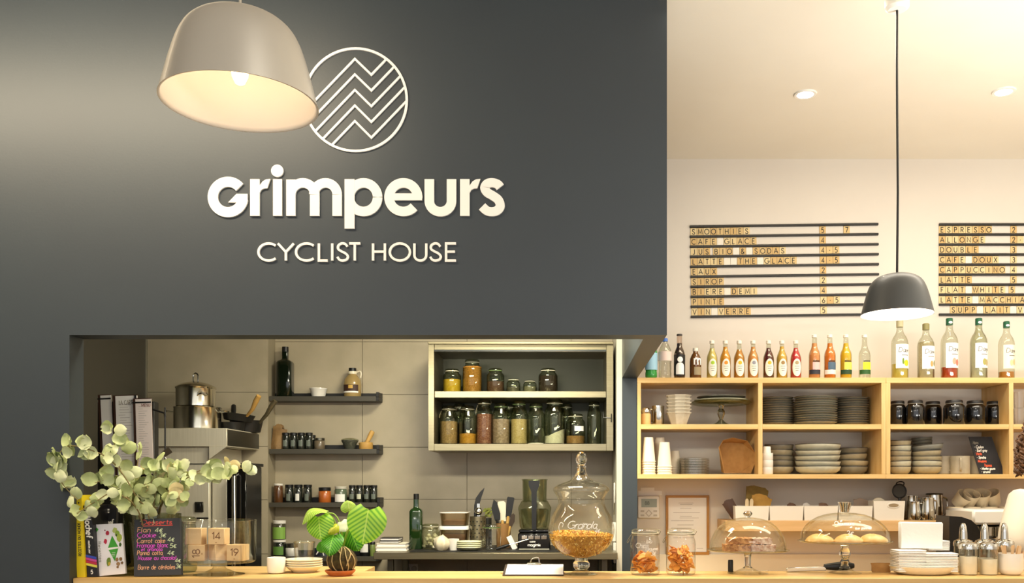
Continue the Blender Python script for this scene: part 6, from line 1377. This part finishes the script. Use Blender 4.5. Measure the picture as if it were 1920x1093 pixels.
branch([BS, (300, 955, 3.58), (345, 900, 3.55), (395, 882, 3.52), (430, 880, 3.5)], 20, (0, 1, 2, 0))
branch([BS, (300, 950, 3.58), (350, 897, 3.57), (400, 875, 3.55), (462, 879, 3.53)], 12, (2, 4, 4, 2), sc=(.7, .95))
branch([BS, (270, 960, 3.6), (255, 900, 3.6), (262, 845, 3.6), (260, 832, 3.6)], 5, (0, 1, 3))
branch([BS, (300, 960, 3.55), (315, 900, 3.52), (335, 880, 3.52)], 14, (0, 1, 2))
branch([BS, (280, 975, 3.5), (262, 940, 3.47), (238, 955, 3.46)], 9, (0, 2, 1))
st = branch([BS, (287, 970, 3.52), (292, 920, 3.5), (296, 890, 3.5)], 6, (1, 3, 4))
for k in range(105):
    a = er.uniform(0, 2 * PI); rr = math.sqrt(er.random())
    px = 285 + 66 * rr * math.cos(a); py = 912 + 48 * rr * math.sin(a)
    add_leaf(st, W(px, py, 3.53 + er.uniform(-.07, .07)), er.uniform(.7, 1.05), (0, 1, 1, 3, 4, 4, 2))
# ---- glass jar behind, cake stand with numbered cubes
D = 3.66; s = U(D)
clip_jar('clip_jar', 'empty glass clip jar half hidden by the numbered-cube stand', 344, D, zc, 24, 104, None, True, KGLASS, None, .09, .86)
D = 3.56; s = U(D); CX = 411
o = empty('glass_cake_stand', 'glass pedestal bowl with straight sides holding numbered wooden cubes', 'cake stand', (X(CX, D), D, zc))
hp = 22 * s
part('foot', G().lathe([(0, 0), (46 * s, 0), (46 * s, .8 * s), (28 * s, 4 * s), (13 * s, 11 * s), (11 * s, 14 * s), (14 * s, 20 * s), (22 * s, hp)], 40), glass('foot_glass', 'faf9f4', .55, .10), o)
part('floor_plate', G().lathe([(0, hp), (62 * s, hp + .5 * s), (66 * s, hp + 4 * s), (66 * s, hp + 6 * s), (63 * s, hp + 4.5 * s), (0, hp + 3 * s)], 48), glass('foot_glass', 'faf9f4', .55, .10), o)
part('side_wall', G().lathe([(66 * s, hp + 5 * s), (66.5 * s, hp + 77 * s), (67.2 * s, hp + 79 * s), (66 * s, hp + 80 * s), (64.8 * s, hp + 79 * s), (64.5 * s, hp + 6 * s)], 48), GLASS, o, ang=60)
CUBE = mat('cube_beech', 'e8c896', .5, col2='dcb884', nscale=6, stretch=(1, 1, 6)); BURN = mat('burnt_brown_print', '7a4a24', .7)
zf = zc + hp + 4.7 * s; cs = 30 * s
def cube(lb, px, dy, k, rz, txt=None, turned=False):
    c = empty('wooden_cube', lb, 'cube', (X(px, D), D + dy, zf + k * (cs + .0004)), (0, 0, rz), 'numbered wooden cubes')
    part('block', G().box(-cs / 2, -cs / 2, 0, cs / 2, cs / 2, cs, .0015), CUBE, c)
    if txt:
        M = T(-cs * .24, -cs / 2, cs * .33) if not turned else T(cs * .2, -cs / 2, cs * .22) @ Matrix.Rotation(-PI / 2, 4, 'Y')
        part('number', text_g(txt, cs * .42, cs * .055, .0005, 0, 0, .2, fit=cs * .5), BURN, c, loc=None, smooth=False).matrix_local = M
        part('small_print', G().box(cs * .3, -cs / 2 - .0006, cs * .4, cs * .37, -cs / 2 - .0001, cs * .5) if turned else G().box(-cs * .05, -cs / 2 - .0006, cs * .1, cs * .05, -cs / 2 - .0001, cs * .16), mat('pale_burn', 'b58a5c', .7), c, smooth=False)
    return c
cube('plain-faced wooden cube on top of the others in the glass bowl', 370, -.012, 1, .06)
cube('wooden cube marked 14 on top of the others in the glass bowl', 412, -.008, 1, .02, '14')
cube('wooden cube with its number 18 turned sideways in the glass bowl', 375, -.018, 0, .16, '18', True)
cube('unmarked wooden cube turned corner-on in the glass bowl', 411.5, .002, 0, .78)
cube('wooden cube marked 19 at the bowl side away from the chalkboard', 449, -.015, 0, -.12, '19')
# ---- white cup, saucers, tumbler
D = 3.60; s = U(D)
single('espresso_cup', 'plain white square-sided cup beside the saucers', 'cup', G().lathe([(0, 0), (12 * s, 0), (15.5 * s, 2 * s), (16.6 * s, 8 * s), (17 * s, 29 * s), (16.5 * s, 30 * s), (15.6 * s, 29 * s), (15 * s, 8 * s), (0, 4 * s)], 36), WHITEC, (X(518, D), D, zc))
D = 3.655; s = U(D)
sm_ = G().lathe([(0, 0), (20 * s, 0), (21 * s, 1 * s), (29 * s, 6.5 * s), (34 * s, 11.5 * s), (33.6 * s, 12.6 * s), (28 * s, 8 * s), (20 * s, 2.5 * s), (0, 2.2 * s)], 40).mesh('saucer', CREAMC)
stack(4, 570, D, zc, 4.1 * s, [sm_], 'saucer', 'saucer', lambda i, n: 'cream saucer, %s in the pile under the glass tumbler' % order(i, n), 'cream saucers on the bar counter', .0008)
zt_ = zc + 3 * 4.1 * s + 2.8 * s
g = G().lathe([(0, 0), (16 * s, 0), (16.8 * s, 1 * s), (20 * s, 41 * s), (19 * s, 41 * s), (15.6 * s, 4 * s), (0, 3 * s)], 20)
o = empty('glass_tumbler', 'faceted clear glass tumbler standing on the cream saucers', 'glass', (X(570.5, D), D, zt_))
part('body', g, GLASS, o, ang=10)
part('rim', G().tube([(19.5 * s * math.cos(a), 19.5 * s * math.sin(a), 41 * s) for a in [2 * PI * k / 36 for k in range(36)]], .6 * s, 6, closed=True), glass('rim_glass', 'f4f4ee', .9, .4), o)
# ---- calathea kokedama
D = 3.52; s = U(D); PX = 638; zs_ = zc
single('terracotta_saucer', 'small terracotta saucer under the plant ball', 'saucer', G().lathe([(0, 0), (20 * s, 0), (24 * s, 4 * s), (28 * s, 8 * s), (28 * s, 10.5 * s), (25.5 * s, 10.5 * s), (22 * s, 4 * s), (0, 3 * s)], 36), mat('terracotta', 'c9733c', .7, col2='b8652f', nscale=30), (X(PX, D), D, zs_))
e = empty('potted_calathea', 'calathea with striped bright green leaves growing from a brown root ball', 'plant', (X(PX + 4, D), D, zs_ + 3.2 * s)); B0 = Vector(e.location)
g = G().sphere((0, 0, 25 * s), 27 * s, 26, 16, (1, 1, .93)); r_ = random.Random(5)
g.v = [(x * (1 + r_.uniform(-.03, .03)), y * (1 + r_.uniform(-.03, .03)), max(0, z)) for x, y, z in g.v]
part('root_ball', g, mat('moss_soil', '3a2c18', .95, col2='54451f', nscale=70, bump=1., bscale=120), e)
ROOT = mat('pale_root', 'c9ab78', .6)
for k, (a0, a1, t0, t1) in enumerate([(-2.35, -1.75, .45, 2.7), (-1.55, -1.3, .2, 2.6), (-1.1, -.9, .3, 2.5), (-.7, -.35, .3, 2.2), (-2.9, -3.1, .7, 2.3), (-.5, -1.0, .25, 1.9), (-1.9, -1.5, .15, 1.0)]):
    pts = []
    for i in range(9):
        t = i / 8; a = a0 + (a1 - a0) * t + .07 * math.sin(7 * t + k); th = t0 + (t1 - t0) * t
        pts.append((28 * s * math.sin(th) * math.cos(a), 28 * s * math.sin(th) * math.sin(a), 25 * s + 26.2 * s * math.cos(th)))
    part('root', G().tube(pts, 1.0 * s, 6), ROOT, e)
def stripe_mat(name, c1, c2, c3):
    m = bpy.data.materials.new(name); m.use_nodes = True; nt = m.node_tree; N = nt.nodes; L = nt.links; b = N['Principled BSDF']
    b.inputs['Roughness'].default_value = .38
    uv = N.new('ShaderNodeUVMap'); sp = N.new('ShaderNodeSeparateXYZ'); L.new(uv.outputs[0], sp.inputs[0])
    ab = N.new('ShaderNodeMath'); ab.operation = 'ABSOLUTE'; L.new(sp.outputs[0], ab.inputs[0])
    mu = N.new('ShaderNodeMath'); mu.operation = 'MULTIPLY_ADD'; L.new(ab.outputs[0], mu.inputs[0]); mu.inputs[1].default_value = -.55; L.new(sp.outputs[1], mu.inputs[2])
    sn = N.new('ShaderNodeMath'); sn.operation = 'MULTIPLY'; L.new(mu.outputs[0], sn.inputs[0]); sn.inputs[1].default_value = 46
    si = N.new('ShaderNodeMath'); si.operation = 'SINE'; L.new(sn.outputs[0], si.inputs[0])
    r = N.new('ShaderNodeValToRGB'); r.color_ramp.elements[0].position = .0; r.color_ramp.elements[0].color = (*rgb(c2), 1)
    r.color_ramp.elements[1].position = .75; r.color_ramp.elements[1].color = (*rgb(c1), 1)
    mp = N.new('ShaderNodeMapRange'); mp.inputs[1].default_value = -1; mp.inputs[2].default_value = 1; L.new(si.outputs[0], mp.inputs[0]); L.new(mp.outputs[0], r.inputs[0])
    mid_ = N.new('ShaderNodeMath'); mid_.operation = 'LESS_THAN'; L.new(ab.outputs[0], mid_.inputs[0]); mid_.inputs[1].default_value = .035
    mx = N.new('ShaderNodeMix'); mx.data_type = 'RGBA'; L.new(mid_.outputs[0], mx.inputs[0]); L.new(r.outputs[0], mx.inputs[6]); mx.inputs[7].default_value = (*rgb(c3), 1)
    L.new(mx.outputs[2], b.inputs['Base Color'])
    tr = N.new('ShaderNodeBsdfTranslucent'); L.new(mx.outputs[2], tr.inputs['Color']); ms = N.new('ShaderNodeMixShader'); ms.inputs[0].default_value = .3
    L.new(b.outputs[0], ms.inputs[1]); L.new(tr.outputs[0], ms.inputs[2]); L.new(ms.outputs[0], N['Material Output'].inputs['Surface'])
    return m
CAL = stripe_mat('calathea_leaf', 'aadb48', '62aa30', 'bfe468'); CALD = stripe_mat('calathea_leaf_dark', '5fb02a', '2a6e1a', '86c84a'); CALP = stripe_mat('calathea_leaf_pale', 'c4e070', '8cc23c', 'd8ec98')
def calathea(base, tip, wpx, m, normal=(0, -1, 0), bend=.1, cup=.12, nm='leaf'):
    """leaf from base to tip (px, py, D); normal = the direction its upper face looks"""
    b_, t_ = W(*base), W(*tip); ax = t_ - b_; ln = ax.length; ax.normalize(); nn = Vector(normal); nn = (nn - ax * nn.dot(ax)).normalized(); sd = ax.cross(nn)
    wv = wpx * U(base[2]) / 2; nu, nv = 14, 10; vs = []; fs = []; uvs = []
    for i in range(nu + 1):
        t = i / nu; wdt = wv * (math.sin(PI * min(.999, .06 + .94 * t) ** .85)) ** .62 if t < 1 else 0
        for j in range(nv + 1):
            v = j / nv * 2 - 1
            back = -.18 * ln * (abs(v) ** 1.5) * (1 - t) * .9          # heart-shaped lobes behind the stalk
            p = b_ + ax * (t * ln + back) + sd * (v * wdt) + nn * (bend * ln * math.sin(PI * t) - cup * ln * v * v + .012 * ln * math.sin(9 * t + 2 * v))
            vs.append(p - B0); uvs.append((v * wdt / wv, t))
    n = nv + 1
    for i in range(nu):
        for j in range(nv): q_ = i * n + j; fs.append((q_, q_ + 1, q_ + n + 1, q_ + n))
    g = G().add(vs, fs); me = g.mesh(nm, m, 180); ul = me.uv_layers.new(name='UVMap')
    for lp in me.loops: ul.data[lp.index].uv = uvs[lp.vertex_index]
    return part(nm, me, None, e)
calathea((691, 956, 3.44), (680, 1020, 3.42), 74, CAL, (.1, -1, .15), .06, .10)
calathea((598, 969, 3.46), (602, 1012, 3.44), 54, CAL, (-.15, -1, .3), .05, .12)
calathea((612, 962, 3.50), (567, 982, 3.46), 46, CALP, (-.35, -.45, 1), .32, .05)
calathea((626, 1003, 3.46), (617, 1040, 3.40), 42, CALD, (0, -1, .5), .10, .12)
calathea((655, 988, 3.55), (672, 1032, 3.52), 50, CALD, (0, -1, .1), .06, .12)
calathea((655, 958, 3.55), (652, 938, 3.55), 30, CALP, (.5, -1, .4), .05, .2)
calathea((640, 978, 3.47), (648, 996, 3.45), 26, mat('young_leaf', 'dfe8c4', .4), (-.3, -1, .7), .05, .1)
calathea((633, 985, 3.46), (615, 1000, 3.44), 20, stripe_mat('calathea_leaf_yellow', 'd8d83c', 'a9b82a', 'e4e070'), (.1, -1, .5), .12, .25)
calathea((604, 1015, 3.5), (606, 1035, 3.47), 30, CALD, (-.3, -1, .2), .06, .12)
CST = mat('calathea_stalk', '8aa83a', .5)
TOP = (642, 1030, 3.52)
for pts in [[TOP, (640, 990, 3.5), (628, 965, 3.5), (612, 962, 3.50)], [TOP, (634, 1000, 3.5), (622, 968, 3.5), (598, 969, 3.46)], [TOP, (655, 990, 3.5), (675, 955, 3.47), (691, 956, 3.44)], [TOP, (634, 1012, 3.49), (626, 1003, 3.46)], [TOP, (650, 1000, 3.54), (655, 988, 3.55)], [TOP, (652, 985, 3.55), (655, 958, 3.55)], [TOP, (640, 1000, 3.5), (640, 978, 3.47)], [TOP, (636, 1005, 3.48), (633, 985, 3.46)], [TOP, (620, 1010, 3.52), (604, 1015, 3.5)]]:
    part('stalk', G().tube(spline([tuple(W(*p) - B0) for p in pts], 5), 1.3 * s, 7), CST, e)
# ---- clipboard
D = 3.50; s = U(D)
o = empty('clipboard', 'clipboard with blank white sheet tilted up on the counter', 'clipboard', (X(999, D), D, zc), (math.radians(9), 0, 0))
part('board', G().box(-57 * s, 0, 0, 58 * s, .165, .004, .001), mat('clipboard_brown', '3a2a20', .5), o)
part('sheet', G().prism([(-53 * s, 0), (57 * s, 0), (54 * s, .16), (-46 * s, .16)], -.0058, -.0042, Matrix.Rotation(PI / 2, 4, 'X') @ T(0, 0, 0) @ Matrix.Diagonal((1, 1, -1, 1))) if False else G().box(-52 * s, .004, .0042, 57 * s, .160, .0055), PAPER, o, smooth=False)
c_ = part('clip', G().box(-14 * s, .150, .0058, 14 * s, .172, .010, .002), CHROME, o)
part('clip_loop', G().tube(spline([(-8 * s, .166, .010), (-4 * s, .172, .026), (8 * s, .172, .030), (10 * s, .166, .010)]), .0028, 8), CHROME, c_)
single('kraft_envelope', 'small beige envelope sticking out from under the clipboard', 'envelope', G().box(-12 * s, -.02, 0, 14 * s, .03, .003), mat('beige_envelope', 'dcc28e', .7), (X(950, 3.62), 3.62, zc), (0, 0, .1), smooth=False)
single('wooden_wedge', 'small wooden block propping up the back edge of the clipboard', 'block', G().box(-.03, 0, 0, .03, .02, .017, .002), WOODY, (X(999, D), D + .118, zc))
# ---- granola jar
D = 3.56; s = U(D)
o = empty('granola_jar', 'large footed glass jar of granola with white script and tall lid', 'jar', (X(1090, D), D, zc))
yb = 1077; hz = lambda y: (yb - y) * s
part('foot', G().lathe([(0, 0), (31 * s, 0), (31 * s, 1 * s), (18 * s, 4 * s), (11 * s, 9 * s), (0, 10 * s)], 40), glass('foot_glass', 'faf9f4', .55, .10), o)
part('stem', G().lathe([(0, 8 * s), (11 * s, 8.5 * s), (15.5 * s, 15 * s), (15.5 * s, 21 * s), (12 * s, 26 * s), (13 * s, 32 * s), (0, 33 * s)], 30), SGLASS, o)
bowlp = [(12.5 * s, hz(1046)), (28 * s, hz(1041)), (45 * s, hz(1031)), (57 * s, hz(1016)), (62 * s, hz(999)), (61 * s, hz(984)), (55 * s, hz(967)), (47 * s, hz(953)), (43.5 * s, hz(942)), (46 * s, hz(931)), (52 * s, hz(921)), (50.5 * s, hz(921))]
bp = spline(bowlp, 4)
part('bowl', G().lathe(bp, 56), glass('bowl_glass', 'fbfaf6', .52, .05, 'f0f0e4'), o, ang=80)
part('lid', G().lathe(spline([(53 * s, hz(920.5)), (51 * s, hz(914)), (38 * s, hz(907)), (22 * s, hz(901)), (13 * s, hz(893))], 4), 48), glass('bowl_glass', 'fbfaf6', .52, .05, 'f0f0e4'), o, ang=80)
part('lid_knob', G().lathe([(13 * s, hz(894)), (9.5 * s, hz(886)), (7.5 * s, hz(879)), (9.5 * s, hz(876)), (7 * s, hz(872)), (10 * s, hz(866)), (10.8 * s, hz(860)), (8 * s, hz(852)), (3.5 * s, hz(847.5)), (0, hz(847))], 14), SGLASS, o)
def on_bowl(x, z, d):
    R_ = interp(bp, z) + .0015; return (R_ * math.sin(x / R_), -R_ * math.cos(x / R_), z)
part('lettering', text_g('Granola', 13 * s, 1.3 * s, .0002, -28 * s, hz(988), .06, slant=.35, fit=56 * s, fn=on_bowl), mat('white_chalk', 'f4efe6', .7), o, smooth=False)
part('lettering', text_g('4\u20ac', 8 * s, 1.2 * s, .0002, 24 * s, hz(996), .1, slant=.3, fn=on_bowl), mat('white_chalk', 'f4efe6', .7), o, smooth=False)
part('swirl', G().ribbon(spline([(-44 * s, hz(995)), (-46 * s, hz(985)), (-42 * s, hz(978)), (-36 * s, hz(980)), (-38 * s, hz(986))], 5), 1.1 * s, .0002, fn=on_bowl), mat('white_chalk', 'f4efe6', .7), o, smooth=False)
g = G(); gr = random.Random(11)
inner = [(r * .955, z) for r, z in bp if z < hz(1000)]
core = G().lathe([(0, hz(1043))] + [(r * .94, z + .0008) for r, z in inner] + [(46 * s, hz(997)), (25 * s, hz(993)), (0, hz(992))], 36)
fl_top = lambda x, y: hz(1001) + .010 * (1 - (x * x + y * y) / (60 * s) ** 2) - .05 * x
core.v = [(x, y, min(z, fl_top(x, y) - .003)) for x, y, z in core.v]
single('granola', 'golden granola filling the big footed glass jar', 'food', core, mat('granola_bulk', 'cf9a3a', .85, col2='b57a26', nscale=120, bump=1, bscale=160), o.location, kind='stuff')
cols_ = ['e9c05a', 'dcab42', 'f0d27c', 'b9782c', '6a3418']
for ci, c in enumerate(cols_):
    g = G()
    for k in range(460 if ci < 3 else (230 if ci == 3 else 40)):
        a = gr.uniform(0, 2 * PI)
        if gr.random() < .45:
            rr = 56 * s * math.sqrt(gr.random()); x, y = rr * math.cos(a), rr * math.sin(a); z = fl_top(x, y) + gr.uniform(-.002, .002)
        else:
            z = gr.uniform(hz(1040), hz(1001)); R_ = interp(bp, z) * .955; x, y = R_ * math.cos(a), R_ * math.sin(a); z = min(z, fl_top(x, y))
        l = gr.uniform(.003, .0062); t = Matrix.Translation((x, y, z)) @ Euler((gr.uniform(-1.2, 1.2), gr.uniform(-1.2, 1.2), gr.uniform(0, 6))).to_matrix().to_4x4()
        g.add([(-l, -.0016, 0), (0, -.0022, .0007), (l, -.0008, 0), (l, .0012, 0), (0, .0022, .0007), (-l, .0012, 0), (0, 0, -.0009)], [(0, 1, 4, 5), (1, 2, 3, 4), (6, 1, 0), (6, 2, 1), (6, 3, 2), (6, 4, 3), (6, 5, 4), (6, 0, 5)], t)
    single('granola_flakes', ['pale golden flakes in the granola', 'amber flakes in the granola', 'cream oat flakes in the granola', 'brown toasted flakes in the granola', 'dark raisins in the granola'][ci], 'food', g, mat('flake_' + c, c, .8), o.location, kind='stuff', smooth=False)
# ================================================================ person at the edge of the frame
PD = 4.02; s = U(PD); px0 = X(1966, PD)
per = empty('person', 'person with curly brown hair and white shirt standing behind the counter, cut by the frame', 'person', (px0, PD, 0), (0, 0, math.radians(28)))
def skin(name, nodes, edges, m, parent, sub=2, root=0, label=None):
    me = bpy.data.meshes.new(name); me.from_pydata([n[:3] for n in nodes], edges, [])
    ob = bpy.data.objects.new(name, me); COL.objects.link(ob)
    md = ob.modifiers.new('s', 'SKIN'); md.use_smooth_shade = True
    for i, n in enumerate(nodes):
        sv = me.skin_vertices[0].data[i]; sv.radius = (n[3], n[4] if len(n) > 4 else n[3]); sv.use_root = (i == root)
    su = ob.modifiers.new('b', 'SUBSURF'); su.levels = sub; su.render_levels = sub
    dg = bpy.context.evaluated_depsgraph_get(); m2 = bpy.data.meshes.new_from_object(ob.evaluated_get(dg)); m2.name = name
    bpy.data.objects.remove(ob); m2.materials.clear(); m2.materials.append(m); m2.shade_smooth()
    o = bpy.data.objects.new(name, m2); COL.objects.link(o); o.parent = parent
    if label: o['label'] = label
    return o
SKINM = mat('skin', 'c99a7c', .55, sss=.1)
nd = [(0, 0, .95, .13, .10)]; ed = []
def chain(start, pts):
    p = start
    for q_ in pts: nd.append(q_); ed.append((p, len(nd) - 1)); p = len(nd) - 1
    return p
ch = chain(0, [(0, 0, 1.12, .115, .085), (0, 0, 1.28, .13, .09), (0, .005, 1.385, .10, .075)]); nk = chain(ch, [(0, 0, 1.46, .052), (0, -.022, 1.535, .058, .066), (0, -.022, 1.60, .084, .098), (0, -.018, 1.665, .085, .095), (0, -.01, 1.715, .055)])
for sg in (-1, 1):
    hip = chain(0, [(.085 * sg, 0, .88, .085), (.095 * sg, -.005, .5, .058), (.095 * sg, .01, .3, .052), (.095 * sg, .02, .09, .038), (.10 * sg, -.04, .035, .036), (.105 * sg, -.13, .025, .03)])
    sh = chain(ch, [(.16 * sg, .005, 1.39, .052), (.205 * sg, .01, 1.22, .042), (.215 * sg, 0, 1.1, .038), (.20 * sg, -.10, 1.02, .033), (.17 * sg, -.20, .99, .024), (.165 * sg, -.245, .985, .026, .016)])
    for k, (fx, fl) in enumerate([(-.026, .055), (-.009, .068), (.009, .063), (.024, .048)]):
        chain(sh, [(.165 * sg + fx * sg, -.275, .985, .0095), (.165 * sg + fx * sg * 1.1, -.275 - fl * .5, .975, .0085), (.165 * sg + fx * sg * 1.1, -.275 - fl * .8, .955, .007)])
    chain(sh, [(.165 * sg - .035 * sg, -.25, .975, .010), (.165 * sg - .045 * sg, -.275, .965, .008)])
skin('body', nd, ed, SKINM, per, 1)
nd = [(0, 0, .93, .16, .125)]; ed = []
ch = chain(0, [(0, 0, 1.1, .145, .115), (0, 0, 1.26, .155, .12), (0, .005, 1.375, .12, .095), (0, .002, 1.425, .075, .07)])
for sg in (-1, 1): chain(ch - 1, [(.155 * sg, .006, 1.385, .078), (.215 * sg, .012, 1.25, .072), (.225 * sg, .010, 1.16, .066)])
skin('shirt', nd, ed, mat('white_shirt', 'efe6d2', .85, bump=.3, bscale=15), per, 2)
nd = [(0, 0, .95, .15, .12)]; ed = []
for sg in (-1, 1): chain(0, [(.088 * sg, 0, .85, .10), (.097 * sg, -.003, .5, .075), (.097 * sg, .01, .28, .068), (.097 * sg, .018, .10, .062)])
skin('trousers', nd, ed, mat('dark_trousers', '23262c', .8), per, 1)
HAIRM = mat('brown_curly_hair', '4a2f1a', .55, col2='6b4526', nscale=60)
part('hair_cap', G().lathe([(.086, 0), (.098, .04), (.096, .09), (.075, .125), (.04, .142), (0, .147)], 24, T(0, .012, 1.585) @ Matrix.Diagonal((1, 1.05, 1, 1))), HAIRM, per)
g = G(); hr = random.Random(8)
for k in range(120):
    a = hr.uniform(0, 2 * PI); zz = hr.uniform(-.06, .135); R_ = .10 * math.sqrt(max(.1, 1 - (max(0, zz) / .16) ** 2)) + .012
    if -2.4 < a - 2 * PI * (a > PI) < -.75 and zz < .07: continue
    cx_, cy_, cz_ = R_ * math.cos(a), .012 + R_ * math.sin(a), 1.585 + zz; r1 = hr.uniform(.008, .016); ph = hr.uniform(0, 6)
    g.tube([(cx_ + r1 * math.cos(ph + t * .9), cy_ + r1 * math.sin(ph + t * .9), cz_ + .02 - t * .0075) for t in range(8)], [.006] * 7 + [.002], 5)
bx_ = (-.135, .01, 1.56)
for k in range(150):
    u_ = Vector((hr.gauss(0, 1), hr.gauss(0, 1), hr.gauss(0, 1))).normalized() * hr.uniform(.02, .046); r1 = hr.uniform(.007, .014); ph = hr.uniform(0, 6)
    c_ = Vector(bx_) + Vector((u_.x * .75, u_.y * .8, u_.z * 1.15)) 
    g.tube([(c_.x + r1 * math.cos(ph + t), c_.y + r1 * math.sin(ph + t), c_.z + .014 - t * .005) for t in range(7)], [.005] * 6 + [.002], 5)
part('curls', g, HAIRM, per, kind='stuff', label='brown curls bunched at the side of the head')
EYEW = mat('eye_white', 'f2efe8', .2); IRIS = mat('brown_iris', '2e1c10', .2); LIP = mat('lip', 'a9605a', .5)
for sg in (-1, 1):
    ey = part('eye', G().sphere((0, 0, 0), .011, 14, 8), EYEW, per, loc=(.028 * sg, -.084, 1.622)); part('iris', G().sphere((0, -.0085, 0), .005, 10, 6), IRIS, ey)
    part('brow', G().tube([(.014 * sg, -.096, 1.641), (.028 * sg, -.096, 1.646), (.044 * sg, -.088, 1.641)], .0035, 6), HAIRM, per)
    part('ear', G().sphere((.080 * sg, -.01, 1.60), .022, 12, 8, (.35, .7, 1.2)), SKINM, per)
part('nose', G().lathe([(0, 0), (.014, .003), (.011, .02), (.006, .04), (0, .045)], 12, T(0, -.098, 1.578)), SKINM, per)
part('mouth', G().sphere((0, -.088, 1.553), .019, 14, 8, (1, .35, .35)), LIP, per)
